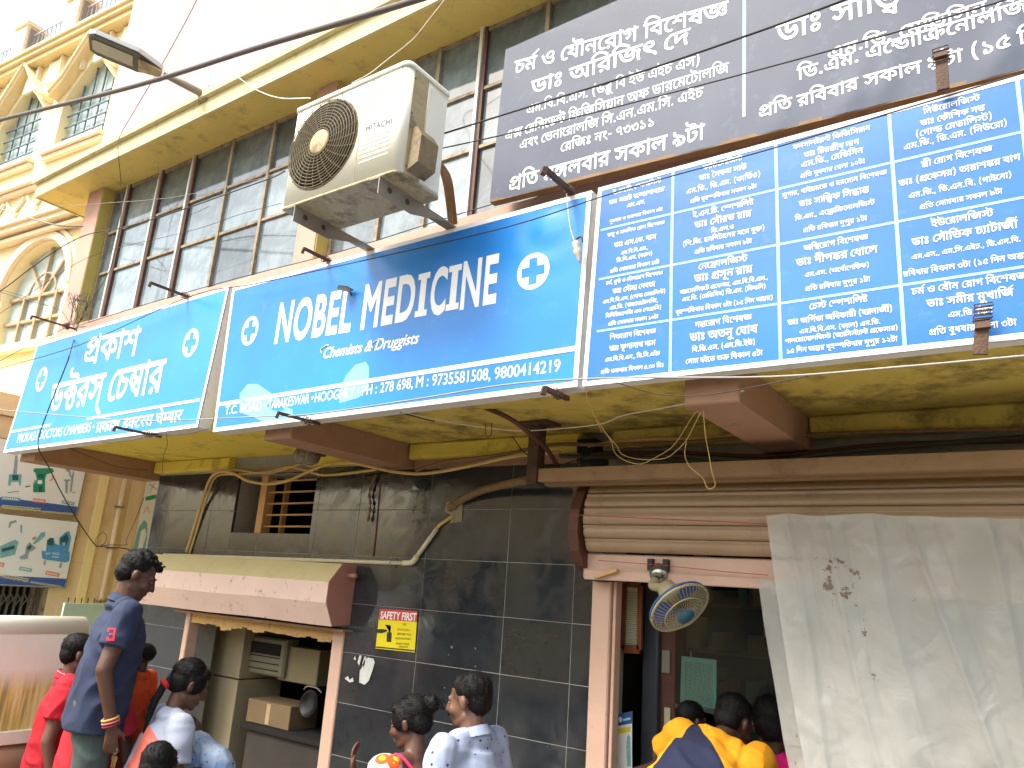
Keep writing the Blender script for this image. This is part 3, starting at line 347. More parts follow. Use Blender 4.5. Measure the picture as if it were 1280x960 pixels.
[[65,125,9,-1,8,-3,7,-5,5,-9,12,15,12,2,6,-5,5,-7,4,-8,1,-10,-1,-10,-4,-9,-6,-8,-7,-6,-20,-11,-6,15,12,5,9,6,4,5,3,6,0,12,-4,9,-5,4,10,4,-21,-26,-13,-1,-2,9,-4,8,-6,4,-7,2,-5,-1,-5,-3,-2,-4,-1,-5,1,-6,4,-5,7,-3,8,-1,-1,-16,-10,1,-8,4,-7,4,-6,6,-3,8,-1,8,1,8,3,7,5,5,5,3],[91,6,-14,2,-13,3,-12,7,-12,10,-10,12,-9,17,-11,28,-4,16,15,5,11,-35,13,-25,8,-9,8,-7,9,-5,10,-2,11,-1,11,1,10,4,4,4,3,6,1,7,-1,7,-4,6,-13,9,16,7,8,-6,5,-7,4,-8,1,-9,-1,-10,-4,-9,-7,-8,-9,-5,-11,-3]],
[[58,18,-12,1,-10,4,-9,6,-7,9,-5,15,1,21,3,11,6,9,9,8,7,4,9,2,20,0,16,-5,8,-8,6,-9,3,-10,1,-12,-1,-11,-4,-11,-6,-10,-9,-7,-7,-4],[60,95,-8,-1,-7,-3,-6,-5,-5,-6,-2,-8,-1,-10,2,-15,4,-6,5,-5,7,-3,9,-1,9,1,7,3,6,5,4,7,3,8,1,9,-3,16,-4,6,-5,4,-7,3]],
[[-71,-16,50,21,5,-13,-39,-15,-3,3,14,-2,24,-7,27,-14,-7,-11,-31,15,-10,3,-23,4]],
[[131,124,0,-14,-21,0,0,-110,-15,0,-18,21,-12,9,-12,8,-14,6,-16,4,-5,18,11,-7,16,-4,13,-5,12,-7,10,-7,15,-17,0,119,10,0,5,-14],[42,125,12,-1,9,-3,8,-5,5,-7,3,-8,1,-8,-1,-10,-5,-8,-7,-8,-10,-5,-11,-4,-14,-3,-10,2,-4,9,16,2,11,3,9,4,6,5,3,7,1,6,-2,8,-4,5,-7,4,-9,1,-9,-1,-5,-3,-4,-4,-1,-4,2,-5,5,-5,-9,-12,-7,5,-5,8,-1,9,1,7,3,6,5,5,6,5,9,2]],
[[57,121,-1,10,-3,5,-5,3,-32,3,-12,5,-4,5,-6,12,1,18,14,-1,1,-15,2,-6,4,-2,11,-3,26,-2,11,-6,5,-9,2,-14],[71,124,0,-14,-10,-2,-7,-4,-14,-12,-6,-8,-4,-10,-3,-10,-1,-12,2,-16,7,-14,6,-5,12,-3,9,1,8,3,7,-12,-12,-5,-12,-2,-12,2,-11,5,-8,8,-7,10,-4,13,-1,15,1,15,4,13,5,11,8,10,8,8,18,12,8,3]],
[[48,100,19,-2,7,-3,8,-6,6,-8,4,-8,1,-8,-1,-10,-4,-9,-7,-7,-9,-5,-11,-4,-14,-2,2,2,19,-7,20,-11,20,-14,-9,-11,-23,16,-20,12,-21,9,-26,7,3,14,21,-4,21,1,9,2,7,4,4,5,3,11,-1,7,-2,5,-5,4,-9,5,-11,1,-11,-1,-4,-2,-4,-5,1,-10,-15,-3,-2,12,1,7,3,5,6,5,6,3],[35,93,-2,6,-4,5,-6,4,-8,3,4,9,10,-2,9,-5,7,-5,4,-7,2,-7],[108,124,0,-14,-110,0,0,14]],
[[54,123,12,-1,10,-3,9,-4,5,-7,4,-8,1,-9,-1,-9,-3,-8,-4,-6,-13,-9,-8,-3,-17,-3,-11,1,-9,3,-8,5,-7,6,-3,9,-2,10,1,9,3,7,10,11,15,7],[55,111,-8,-1,-14,-5,-5,-5,-3,-6,0,-13,6,-9,5,-3,14,-2,15,3,6,4,5,4,3,6,1,7,-3,11,-8,7],[26,110,32,-16,26,-20,-6,-11,-14,11,-15,10,-16,9,-17,7],[115,124,0,-14,-34,0,-26,4,-20,-3,-37,-1,0,14],[79,124,-1,7,-3,5,-5,3,-36,1,-9,2,-12,5,-5,5,-5,12,0,18,15,-1,0,-15,3,-6,3,-2,12,-3,39,-2,11,-6,5,-9,2,-14],[60,-2,-11,0,-8,3,-8,5,-5,6,-3,7,-1,9,1,7,3,7,5,6,7,5,19,10,18,-2,-21,-13,-13,-10,-3,-5,-1,-6,1,-5,6,-7,15,-3,8,0,12,5,4,3,3,8,-2,5,-5,5,9,11,11,-9,3,-11,-1,-8,-4,-7,-6,-7,-9,-5,-11,-3]],
[[97,106,10,-1,7,-3,6,-3,5,-6,2,-6,1,-8,-1,-8,-3,-7,-6,-7,-8,-6,-19,-9,-6,14,21,9,6,8,1,6,-1,5,-3,4,-5,3,-7,0,-7,0,-12,-4,-12,-9,-3,-3,0,-6,5,-3,5,-2,-4,-14,-10,2,-7,5,-4,6,-1,7,1,7,8,12,14,10,8,4],[131,34,-2,-10,-4,-8,-6,-7,-9,-5,-11,-3,-13,-1,-12,1,-13,3,-11,6,-11,8,-10,12,-9,14,-8,18,-6,21,15,5,10,-30,13,-22,7,-7,7,-6,9,-4,20,-4,11,1,9,4,4,3,3,5,1,6,-2,7,-3,5,-13,8,16,7,8,-5,5,-7,4,-7],[152,95,7,-1,7,-2,5,-4,5,-5,2,-6,1,-7,-3,-13,-3,-6,-6,-5,-8,-5,-11,-4,-5,14,15,7,4,4,2,6,-1,6,-3,4,-10,3,-6,-1,-11,-7,-11,-12,-7,6,6,9,12,13,6,3],[188,124,0,-14,-190,0,0,14]],
[[182,124,0,-14,-144,0,-3,2,17,-6,22,-15,5,-5,1,-11,-43,-22,-2,3,15,-3,24,-9,10,-7,18,-16,-1,81,14,0,20,-4,18,-9,11,-12,6,-12,1,-7,-3,-13,-4,-5,-5,-5,-7,-2,-9,-1,-11,1,1,14,12,0,7,3,3,9,-1,7,-4,6,-5,5,-8,5,-20,5,0,-87,-15,2,-19,19,-11,7,-26,11,-17,3,-7,19,41,22,-18,10,-23,7,6,14,0,-4,-30,0,0,14],[117,-23,-15,0,-4,7,-4,6,-7,3,-8,1,-34,-3,-13,1,-11,5,-9,9,-2,7,-1,9,2,13,15,-2,-1,-11,0,-6,2,-4,3,-3,7,-3,8,-1,30,3,8,0,7,-3,7,-4,5,-5,0,18,15,7]],
[[-35,-48,-13,2,-5,3,-5,4,-3,5,-1,7,1,6,3,5,4,4,9,3,11,2,0,9,15,0,0,-13,-7,-9,-13,0,-4,-2,-3,-2,-1,-4,1,-3,2,-3,8,-2,8,1,7,3,13,12,20,-11,21,-13,-9,-10,-28,17,-9,-6,-11,-4]],
[[128,124,0,-14,-21,0,0,-110,-15,0,-17,16,-11,8,-12,6,-14,4,-14,2,-7,17,27,19,11,-2,-8,-1,-20,3,-7,3,-5,5,-3,7,-1,7,2,8,4,7,17,14,14,-7,-9,-4,-7,-6,-3,-6,-2,-6,2,-6,4,-4,12,-3,9,1,12,6,9,-12,-44,-29,-2,3,14,-3,23,-9,14,-9,12,-11,0,92,-94,0,0,14]],
[[77,125,14,-2,5,-3,4,-5,2,-5,1,-7,-1,-9,-4,-8,-7,-7,-18,-15,-3,-4,0,-8,4,-5,9,0,5,2,10,7,15,-5,3,-19,-1,-9,-3,-8,-6,-6,-8,-5,-10,-3,-12,-1,-19,3,-10,4,-9,7,-10,10,-13,26,-9,29,15,4,5,-19,6,-16,7,-12,7,-8,7,-6,8,-4,15,-3,13,2,5,3,6,8,0,11,-2,7,12,1,-14,-10,-8,-3,-17,0,-11,5,-5,7,-1,8,0,7,7,11,24,20,3,4,1,5,-2,6,-5,4,-5,0,-7,-1,-11,-5,-4,-3,-4,-7,2,-5,5,-4,-11,-12,-6,4,-5,11,0,10,2,5,10,11,13,7],[135,125,13,-2,5,-3,6,-10,1,-5,-3,-10,-9,-9,-17,-7,-3,13,12,4,3,4,1,4,0,4,-6,3,-13,-1,-9,-6,-9,-8,-6,-10,-12,8,14,17,8,6,7,5,8,2],[132,50,-8,1,-13,5,-5,5,-9,11,-6,13,10,13,7,-20,5,-6,6,-5,7,-3,12,0,4,2,3,3,1,5,-1,4,-7,7,-6,2,11,7,9,-4,6,-8,3,-9,-2,-9,-5,-7,-6,-4,-7,-2],[149,29,1,-13,4,-14,-14,-3,-5,17,-1,17,0,8,5,14,2,5,6,5,10,-11,-6,-12]],
[[55,110,-21,0,0,-110,-15,0,0,110,-21,0,0,14,21,0,-2,12,-5,10,-7,8,-8,6,-22,7,-12,2,-24,0,-10,-1,-13,-3,-3,-3,-1,-4,1,-3,3,-1,40,-2,7,-1,10,-6,5,-9,2,-13,-13,0,-3,11,-7,4,-35,1,-17,4,-4,3,-5,8,1,11,5,6,7,5,10,4,13,3,36,0,16,-3,15,-5,12,-6,10,-8,7,-10,5,-12,2,-15,20,0]],
[[142,-43,-15,0,-3,8,-5,5,-7,4,-19,0,-28,-3,-14,2,-12,5,-5,5,-4,6,-3,8,-1,9,3,18,15,-2,-2,-15,1,-8,2,-5,8,-6,12,-2,27,3,15,-1,8,-2,7,-3,5,-5,0,35,15,19],[164,124,0,-14,-73,0,0,-41,4,-5,7,0,9,5,15,18,12,1,10,-19,2,-10,1,-10,-1,-12,-5,-11,-7,-9,-9,-7,-12,-4,-14,-1,-12,1,-12,4,-11,6,-11,10,-7,9,-12,24,14,6,13,-24,7,-9,9,-7,10,-4,12,-1,9,1,8,3,7,4,5,6,3,7,0,16,-2,7,-6,11,9,3,-12,-16,-13,-10,-12,-4,-9,2,-7,4,-3,3,-4,11,0,42,-78,0,0,14],[36,100,16,-3,8,-3,14,-10,7,-7,2,-20,-11,12,-12,9,-11,6,-11,2,-9,-3,-3,-3,-1,-5,2,-6,6,-5,-10,-12,-6,5,-7,11,-1,7,1,8,3,6,4,5,6,3]],
[[100,61,-17,3,-6,4,-11,12,-4,7,3,1,-5,-13,-3,-6,-5,-5,-6,-3,-7,-1,-11,2,-5,3,-10,10,-6,8,13,8,9,-13,8,-3,5,1,4,2,3,5,3,6,2,21,14,0,7,-20,8,-10,11,-5,12,0,5,3,3,4,1,6,-1,8,-4,7,-9,12,16,3,6,-7,5,-10,2,-13,-1,-8,-3,-7,-4,-5,-6,-4,-7,-2],[146,124,0,-14,-148,0,0,14],[91,64,10,-1,15,-5,6,-4,6,-10,2,-10,0,-7,-5,-10,-10,-7,-6,-3,-16,-3,1,5,15,-5,32,-16,-8,-11,-18,11,-19,8,-19,6,-21,4,3,14,19,-4,17,1,8,1,9,6,2,5,0,10,-5,7,-7,4,-9,1,-8,-1,-4,-2,-3,-3,-1,-5,1,-6,-14,-3,-3,12,1,6,3,5,11,7]],
[[82,68,0,-69,-15,0,-15,15,-8,6,-19,7,-10,2,-8,18,40,17,20,6],[67,63,3,-7,-32,-11,-15,-6,-2,3,9,-2,17,-8,21,-17],[104,10,-10,1,1,14,12,0,4,2,3,7,-2,8,-6,6,-6,4,-18,5,-1,15,24,-7,10,-6,7,-7,6,-9,1,-10,-1,-9,-5,-8,-5,-3,-6,-2],[44,99,11,-1,9,-3,7,-5,6,-7,4,-8,1,-9,-15,-1,-2,10,-3,4,-10,6,-7,0,-9,-2,-3,-3,-1,-5,2,-7,-15,-3,-2,13,0,6,3,5,10,7],[19,120,9,-2,9,-5,7,-5,4,-7,2,-7,-16,-1,-2,6,-4,5,-6,4,-8,3],[101,86,-9,1,-8,3,-6,4,-9,9,-7,12,17,3,3,-7,7,-9,11,-3,6,1,5,2,2,4,0,7,-5,6,18,2,2,-5,1,-6,-1,-8,-3,-5,-4,-5,-9,-4],[138,124,0,-14,-140,0,0,14]],
[[55,110,-21,0,0,-110,-15,0,0,110,-21,0,0,14,21,0,-2,12,-5,10,-7,8,-8,6,-22,7,-12,2,-24,0,-10,-1,-13,-3,-3,-3,-1,-4,1,-3,3,-1,40,-2,7,-1,10,-6,5,-9,2,-13,-13,0,-3,11,-7,4,-35,1,-17,4,-4,3,-5,8,1,11,5,6,7,5,10,4,13,3,36,0,16,-3,15,-5,12,-6,10,-8,7,-10,5,-12,2,-15,20,0],[-22,141,65,42,8,-11,-64,-43]],
[[25,108,3,9,6,9,13,-7,-4,-5,-1,-4,2,-5,2,-1,30,-8,9,-4,7,-5,4,-5,3,-7,1,-8,-1,-8,-4,-8,-6,-7,-8,-5,-11,-4,-12,-1,-8,1,8,2,18,-8,17,-11,18,-12,-10,-11,-21,16,-20,11,-22,8,-25,7,3,14,22,-4,22,0,10,2,6,3,5,4,2,5,1,10,-5,7,-12,5,-28,8,-6,3,-4,4]],
[[97,106,10,-1,7,-3,7,-3,4,-6,3,-6,1,-8,-1,-8,-4,-7,-6,-7,-7,-6,-20,-9,-6,14,21,9,6,8,1,6,-1,5,-3,4,-5,3,-7,0,-7,0,-12,-4,-12,-9,-3,-3,0,-6,5,-3,5,-2,-4,-14,-10,2,-7,5,-4,6,-1,7,1,7,8,12,14,10,8,4],[131,34,-2,-10,-4,-8,-6,-7,-9,-5,-11,-3,-13,-1,-12,1,-13,3,-11,6,-11,8,-10,12,-9,14,-8,18,-6,21,15,5,10,-30,13,-22,7,-7,7,-6,9,-4,20,-4,11,1,9,4,4,3,3,5,1,6,-2,7,-3,5,-13,8,16,7,8,-5,5,-7,4,-7],[147,124,0,-14,-149,0,0,14]],
[[100,62,-9,0,-14,6,-11,12,-4,7,3,1,-5,-13,-3,-6,-5,-5,-6,-3,-7,-1,-11,2,-5,3,-10,10,-6,8,13,8,9,-13,8,-3,5,1,4,2,3,5,3,6,2,21,14,0,7,-20,8,-10,11,-5,12,0,5,3,3,4,1,6,-1,8,-4,7,-9,12,16,3,6,-7,5,-10,2,-13,-1,-8,-3,-6,-4,-6,-6,-3],[148,124,0,-14,-150,0,0,14],[98,74,16,-3,8,-6,2,-4,3,-14,0,-70,-16,0,-2,7,-4,6,-5,3,-7,1,-30,-3,-13,0,-13,3,-12,8,-5,7,-3,9,-1,11,2,18,16,-2,-2,-11,1,-14,3,-6,4,-5,5,-2,11,-2,34,4,6,-1,11,-5,4,-5,0,52,-4,8,-4,2,-6,1,-10,-2,-8,-5,-8,-10,0,-4,2,-4,8,-2,8,0,1,-14,-13,-1,-10,2,-9,6,-2,5,0,12,7,13,5,5,14,9]],
[[141,124,0,-14,-21,0,0,-110,-15,0,-13,16,-16,14,-19,11,-24,7,-5,18,10,-7,17,-4,15,-5,11,-7,10,-8,14,-16,0,119,10,0,5,-14],[90,94,-2,-11,-4,-9,-8,-7,-10,-5,-11,-4,-13,-3,-10,2,-4,9,27,5,9,4,6,5,4,6,1,7,-1,6,-2,5,-9,10,11,11,12,-14,3,-8],[36,86,-14,3,-5,3,-4,5,-2,6,-1,7,1,8,3,8,15,-5,-2,-5,0,-10,2,-3,7,-3,9,2,4,2,10,10,4,8,11,3,1,-10,-10,-15,-13,-10,-7,-3]],
[[100,62,-17,3,-6,3,-11,12,-4,7,3,1,-5,-13,-3,-6,-5,-5,-6,-3,-7,-1,-11,2,-5,3,-10,10,-6,8,13,8,9,-13,8,-3,5,1,4,2,3,5,3,6,2,21,14,0,7,-20,8,-10,11,-5,12,0,5,3,3,4,1,6,-1,8,-4,7,-9,12,16,3,6,-7,5,-10,2,-13,-1,-8,-3,-6,-4,-6,-6,-3,-7,-2],[165,124,0,-14,-167,0,0,14],[109,70,0,-6,0,1,12,-3,11,-4,10,-5,7,-7,5,-9,2,-10,-2,-9,-4,-7,-5,-4,-14,-3,-10,1,1,14,12,0,4,3,3,7,-2,7,-6,6,-6,4,-18,5,0,2,0,-62,-15,0,-7,9,-17,12,-10,5,-22,5,-7,18,33,15,17,5,17,5,-4,-8,0,11],[94,57,5,-6,-27,-9,-25,-10,-2,2,15,-3,14,-6,21,-15]],
[[9,11,34,20,-10,3,-7,5,-5,6,-5,15,0,50,-16,0,0,14,117,0,0,-14,-21,0,0,-110,-16,0,0,39,-62,-42],[80,110,-48,0,1,-49,1,-8,4,-5,6,-3,8,-2,8,1,7,3,13,9]],
[[155,110,-65,0,0,-40,7,5,8,4,9,1,8,-1,7,-3,6,-4,5,-7,2,-8,0,-19,-6,-20,-6,-10,-14,8,8,15,3,16,-1,9,-3,5,-4,4,-7,1,-7,-2,-7,-4,-8,-8,0,-52,-16,0,0,35,-12,-8,-8,-3,-9,0,-9,1,-8,2,-8,5,-6,7,-4,9,-1,10,1,10,4,8,6,7,8,6,10,3,11,1,19,-2,-1,-15,-17,2,-7,0,-11,-5,-6,-9,-1,-6,3,-11,4,-4,6,-4,8,-1,8,1,7,3,13,10,0,58,-74,0,0,14,155,0]],
[[34,110,0,-110,-16,0,0,110,-18,0,0,14,55,0,0,-14]],
[[24,38,-6,1,-5,2,-4,4,-1,6,1,5,3,4,9,3,7,-2,10,-6,9,5,8,7,3,6,2,7,0,16,-2,6,-7,8,-11,3,-9,-3,-3,-7,2,-6,2,-4,12,-4,10,-1,-3,-14,-12,2,-9,3,-8,5,-5,5,-3,7,-1,7,1,7,6,10,6,4,15,2,9,-1,8,-3,8,-5,6,-8,4,-9,1,-12,-2,-13,-5,-13,-5,-7,-14,-11,17,-17,15,-18,-13,-9,-18,24,-16,15],[118,110,0,-110,-16,0,0,110,-18,0,0,14,55,0,0,-14]],
[],
[[72,44,-12,-1,-10,-4,-9,7,-7,7,-5,8,-1,15,1,4,6,7,11,5,34,1,0,17,-80,0,0,14,118,0,0,-14,-22,0,0,-31,-45,-1,-5,-2,-3,-7,3,-8,6,-6,10,3,20,0,8,-3,7,-4,5,-5,4,-7,1,-8,-1,-9,-4,-7,-5,-6,-8,-5,-10,-3,-12,-1,-12,1,-12,3,-11,5,-14,10,-13,13,12,9,12,-11,11,-9,13,-5,14,-1,11,1,7,3,4,5,2,6,-2,7,-3,4,-6,3]],
[[124,110,-34,0,0,-43,10,5,6,1,20,1,0,-15,-18,0,-6,-2,-12,-6,0,-51,-16,0,0,35,-12,-8,-8,-3,-9,0,-9,1,-8,2,-8,5,-6,7,-4,9,-1,10,1,10,4,8,6,7,8,6,10,3,11,1,19,-2,-1,-15,-17,2,-7,0,-11,-5,-6,-9,-1,-6,3,-11,4,-4,6,-4,8,-1,8,1,7,3,13,10,0,58,-74,0,0,14,124,0]],
[[104,110,-30,0,0,-40,-20,-1,-7,-1,-11,-4,-6,-6,-4,-7,-1,-8,1,-9,4,-7,5,-5,6,-4,8,-2,18,-1,8,2,16,7,5,-15,-18,-6,-21,-3,-13,1,-12,4,-9,7,-8,8,-5,15,0,17,2,8,4,6,8,8,10,5,11,4,13,1,0,26,-58,0,0,14,104,0]],
[[79,8,-11,-10,-22,19,-18,19,-13,15,-6,10,-1,7,1,4,2,3,4,3,10,0,5,-2,6,-6,7,4,5,6,2,6,1,8,-3,16,-48,0,0,14,85,0,0,-14,-21,0,2,-8,1,-10,-1,-11,-3,-8,-5,-7,-7,-6,-18,-9,21,-22]],
[[117,110,0,-110,-16,0,0,53,-11,-2,-14,-1,-18,2,-16,3,-9,-4,20,-22,23,-21,-11,-10,-21,19,-17,19,-12,15,-6,10,0,11,2,3,4,3,10,0,5,-2,6,-6,4,4,2,6,1,12,-1,10,-2,8,-40,0,0,14,138,0,0,-14],[74,64,14,1,13,3,0,42,-45,0,3,-13,0,-13,-1,-7,-6,-10]],
[[130,110,-21,0,0,-110,-16,0,0,33,-12,-6,-8,-3,-19,1,-9,2,-7,5,-5,7,-4,7,0,15,2,5,6,8,-29,0,0,14,70,0,-2,-14,-16,-1,-9,-4,-4,-4,-3,-10,3,-10,3,-3,6,-3,7,-1,10,1,7,3,13,10,0,58,-93,0,0,14,130,0]],
[[-34,123,-8,25,-4,8,-5,5,-6,3,-6,1,-14,-3,-5,14,18,3,10,-1,9,-4,8,-7,6,-10,6,-15,6,-19]],
[[41,64,45,0,0,-14,-45,0,0,-13,-3,-4,-6,-3,-8,3,-8,6,-6,8,-2,9,2,6,4,2,11,0,0,46,-25,0,0,14,73,0,0,-14,-32,0]],
[[117,110,-21,0,0,-110,-16,0,0,33,-13,-7,-19,-2,-10,1,-10,3,-8,5,-6,7,-4,8,-1,9,2,11,4,9,6,7,9,5,11,3,12,1,21,-2,-1,-14,-19,2,-8,-1,27,-33,7,6,0,59,-80,0,0,14,117,0],[25,57,3,-11,4,-4,8,-4,8,-1,14,2,-28,35,-5,-4,-3,-6]]]
ADVANCE = [755,807,266,677,712,722,596,682,0,260,346,567,613,622,0,738,626,266,604,346,656,266,596,633,974,438,893,917,525,603,758,268,419,603,0,530,712,419,913,848,838,626,567,731,438,721,340,592,592,592,707,726,592,723,779,721,263,811,930,592,833,1258,983,658,896,255,716,596,825,718,592,704,933,738,592,0,645,346,530,565,930,899,0,631,860,266,811,721,679,266,592,723,728,696,813,568,762,259,680,260,577,603,504,409,676,634,0,350,571]
# the written lines: letter numbers; (letter, dx, dy) is a mark set over or under the letter before it
LINES = {
's1': [[0,1,2,3],[4,5,6,7,(8,0,0),9,10,11,12,2,6]],
'g1': [[11,13,(14,0,0),9,15,9,10,16,17,18,19,6,2,20,9,21,22,19,3,23,24],[4,2,25,9,26,21,6,21,27,28,9,10,29],[30,13,31,21,22,31,21,22,31,30,7,31,9,32,4,33,(34,0,0),9,21,22,9,35,36,9,30,35,11,9,30,7,37],[30,38,9,10,6,21,7,19,4,39,9,21,40,21,27,21,7,41,2,18,9,26,40,9,4,2,6,19,13,19,42,2,43,21,27],[30,22,44,9,10,45,18,2,19,6,2,43,21,27,9,21,7,31,30,18,31,30,13,31,21,7,31,9,30,35,11],[10,6,21,27,25,9,18,44,46,9,47,48,48,49,49],[0,21,50,9,13,51,43,22,2,6,9,7,1,2,43,9,52,42,2]],
'g2': [[4,2,25,9,7,2,21,53,1,9,21,7,54,2,55],[30,13,31,21,4,31,9,10,13,21,4,21,7,18,56],[21,4,31,30,13,31,9,30,19,57,2,21,58,19,18,2,43,21,27],[0,21,50,9,6,21,22,22,2,6,9,7,1,2,43,9,52,42,2,9,32,49,59,9,21,29,18,9,26,55,6,37]],
'c11': [[35,31,30,18,31,60,31,9,10,61,3,2,21,43,62],[4,2,25,9,7,63,2,42,9,22,19,64,65,2,66,2,67,65,2,41],[30,13,31,30,7,31],[22,(34,0,0),67,22,2,6,9,15,9,68,58,22,2,6,9,21,22,1,2,43,9,48,42,2]],
'c12': [[69,2,41,(34,0,0),9,15,9,13,2,18,21,7,1,9,10,6,2,20,9,21,22,19,3,23,24],[4,2,25,9,30,7,31,10,1,31,9,29,2,7],[30,13,31,21,22,31,21,22,31,30,7,31,56],[21,4,31,21,7,31,30,7,31,9,32,1,65,2,43,37],[0,21,50,9,10,7,2,13,22,2,6,9,21,22,1,2,43,9,70,19,42]],
'c13': [[11,13,(14,0,0),56,9,1,(34,-220,0),71,9,15,9,10,16,17,18,19,6,2,20,9,21,22,19,3,23,24],[4,2,25,9,10,7,17,13,65,9,10,29,22,50,2],[30,13,31,21,22,31,21,22,31,30,7,31,9,32,10,20,2,72,9,10,13,4,2,21,43,62,37],[30,13,31,21,4,31,9,32,22,2,13,19,13,2,19,42,2,43,21,27,56],[21,45,21,18,21,6,41,19,2,43,21,27,9,30,73,9,10,43,19,0,2,21,7,37],[0,21,50,9,10,7,2,13,22,2,6,9,7,1,2,43,9,49,74,42,2]],
'c14': [[21,3,68,19,6,2,20,9,21,22,19,3,23,24],[4,2,25,9,1,(75,-220,0),66,2,18,2,76,9,29,2,7],[30,13,31,21,22,31,21,22,31,30,7,31,56,9,21,4,31,21,7,31,30,35,11],[0,21,50,9,68,58,22,2,6,9,21,22,1,2,43,9,59,31,48,74,9,21,13,25]],
'c21': [[1,2,21,4,(14,-174,0),15,43,21,27,62],[4,2,25,9,77,7,1,50,9,7,2,36],[30,13,31,21,4,31,56,9,21,4,31,30,13,31,9,32,1,2,21,4,(14,-174,0),15,37],[0,21,50,9,22,(75,0,0),78,61,21,50,22,2,6,9,7,1,2,43,9,52,42,2]],
'c22': [[35,31,30,18,31,60,31,9,10,61,3,2,21,43,79],[4,2,25,9,10,7,17,6,45,9,6,2,41],[21,4,31,30,43,31,15],[32,21,66,31,21,27,31,9,78,7,21,66,42,2,19,43,6,9,7,19,51,9,16,(34,0,0),80,37],[0,21,50,9,6,21,22,22,2,6,9,7,1,2,43,9,52,42,2]],
'c23': [[10,18,19,81,2,43,21,27,62],[4,2,25,9,0,7,(82,0,0),18,9,6,2,41],[26,65,2,19,7,2,21,7,41,19,42,9,0,19,40,7,6,56,9,30,13,31,21,22,31,21,22,31,30,7,31,56],[30,13,31,21,4,31,9,32,10,13,21,4,21,7,18,37,9,21,4,31,30,13,31,9,32,21,1,4,21,18,37],[22,(75,0,0),78,61,21,50,22,2,6,9,21,22,1,2,43,9,48,42,2,9,32,49,59,9,21,29,18,9,26,55,6,37]],
'c24': [[29,55,19,6,2,20,9,21,22,19,3,23,24],[4,2,25,9,26,50,18,(34,0,0),9,10,83,2,23],[21,22,31,21,4,31,30,7,31,9,32,30,18,31,21,4,31,35,36,37],[10,7,2,13,9,78,35,19,50,9,68,58,9,21,22,1,2,43,9,59,42,2]],
'c31': [[1,18,7,2,43,42,65,2,39,9,21,40,21,27,21,7,41,2,18],[4,2,25,9,21,11,6,84,85,22,9,18,2,20],[30,13,31,21,4,31,56,9,10,13,21,4,21,7,18],[0,21,50,9,22,(34,0,0),67,22,2,6,9,10,22,43,2,9,49,74,42,2]],
'c32': [[7,(34,0,0),20,2,6,56,9,76,2,35,6,41,19,4,9,15,9,78,6,19,13,2,18,9,21,22,19,3,23,24],[4,2,25,9,7,2,21,53,1,9,21,7,54,2,55],[21,4,31,30,13,31,56,9,30,19,86,2,21,58,19,18,2,43,21,27,62],[0,21,50,9,6,21,22,22,2,6,9,29,(34,12,0),66,(34,0,0),6,9,49,42,2]],
'c33': [[26,21,87,19,6,2,20,9,21,22,19,3,23,24],[4,2,25,9,29,85,66,88,6,9,10,67,2,19,43],[30,13,31,30,7,31,9,32,26,19,76,(14,-61,0),2,19,66,21,4,1,37],[0,21,50,9,6,21,22,22,2,6,9,29,(34,12,0),66,(34,0,0),6,9,49,42,2]],
'c34': [[10,11,62,9,10,61,3,2,21,43,79],[4,2,25,9,26,21,66,(14,-61,0),50,2,9,26,21,67,1,2,6,85,9,32,22,65,2,18,2,27,89,37],[30,13,31,21,22,31,21,22,31,30,7,31,9,32,1,65,2,43,37,9,30,13,31,21,4,31],[66,2,43,19,13,2,19,18,2,43,21,27,62,9,32,26,65,2,21,7,62,65,2,39,9,0,19,40,7,2,6,37],[49,59,9,21,29,18,9,26,55,6,9,22,(75,0,0),78,61,21,50,22,2,6,9,29,(34,12,0),66,(34,0,0),6,9,49,90,42,2]],
'c41': [[21,18,36,19,6,2,43,21,27,62],[4,2,25,9,10,1,17,21,3,1,9,29,91],[32,10,20,2,72,9,10,13,4,2,21,43,62,37],[30,13,31,21,4,31,56,9,21,4,31,30,13,31,9,32,21,18,36,19,6,2,37]],
'c42': [[92,85,9,10,6,2,20,9,21,22,19,3,23,24],[4,2,25,9,32,0,19,40,7,6,37,9,50,2,6,2,3,88,6,9,22,2,20],[30,13,31,21,4,31,56,9,21,4,31,30,18,31,21,22,31,9,32,20,2,35,19,18,2,37],[0,21,50,9,10,7,2,13,22,2,6,9,7,1,2,43,9,52,42,2]],
'c43': [[35,36,19,6,2,43,21,27,62],[4,2,25,9,10,7,17,21,45,1,9,11,65,2,42,2,27,89],[30,13,31,30,7,31,56,9,30,13,31,21,7,31,30,35,11,31,56,9,21,4,31,30,18,31,21,22,31],[6,21,22,22,2,6,9,21,22,1,2,43,9,48,42,2,9,32,49,59,9,21,29,18,9,26,55,6,37]],
'c44': [[11,13,(14,0,0),9,15,9,10,16,17,18,9,10,6,2,20,9,21,22,19,3,23,24],[4,2,25,9,7,13,85,6,9,13,(34,0,0),93,2,21,27,(14,-73,0)],[30,13,31,21,4,31,9,21,94,18],[0,21,50,9,22,(34,0,0),67,22,2,6,9,10,22,43,2,9,48,42,2]],
'd1': [[95,96,97,98,99,100,101,102,103,104,99,105,(106,0,0),107,108,97,103]]}
def thicken(q, bold, sign=1):
    n = len(q); r = []
    for j in range(n):
        a = Vector(q[j - 1]); b = Vector(q[j]); c = Vector(q[(j + 1) % n])
        d1 = (b - a).normalized(); d2 = (c - b).normalized()
        n1 = Vector((-d1.y, d1.x)); n2 = Vector((-d2.y, d2.x)); m = n1 + n2
        m = n1 if m.length < .3 else m.normalized() / max(.6, m.normalized().dot(n1))
        r.append(tuple(b + m * bold * sign))
    return r
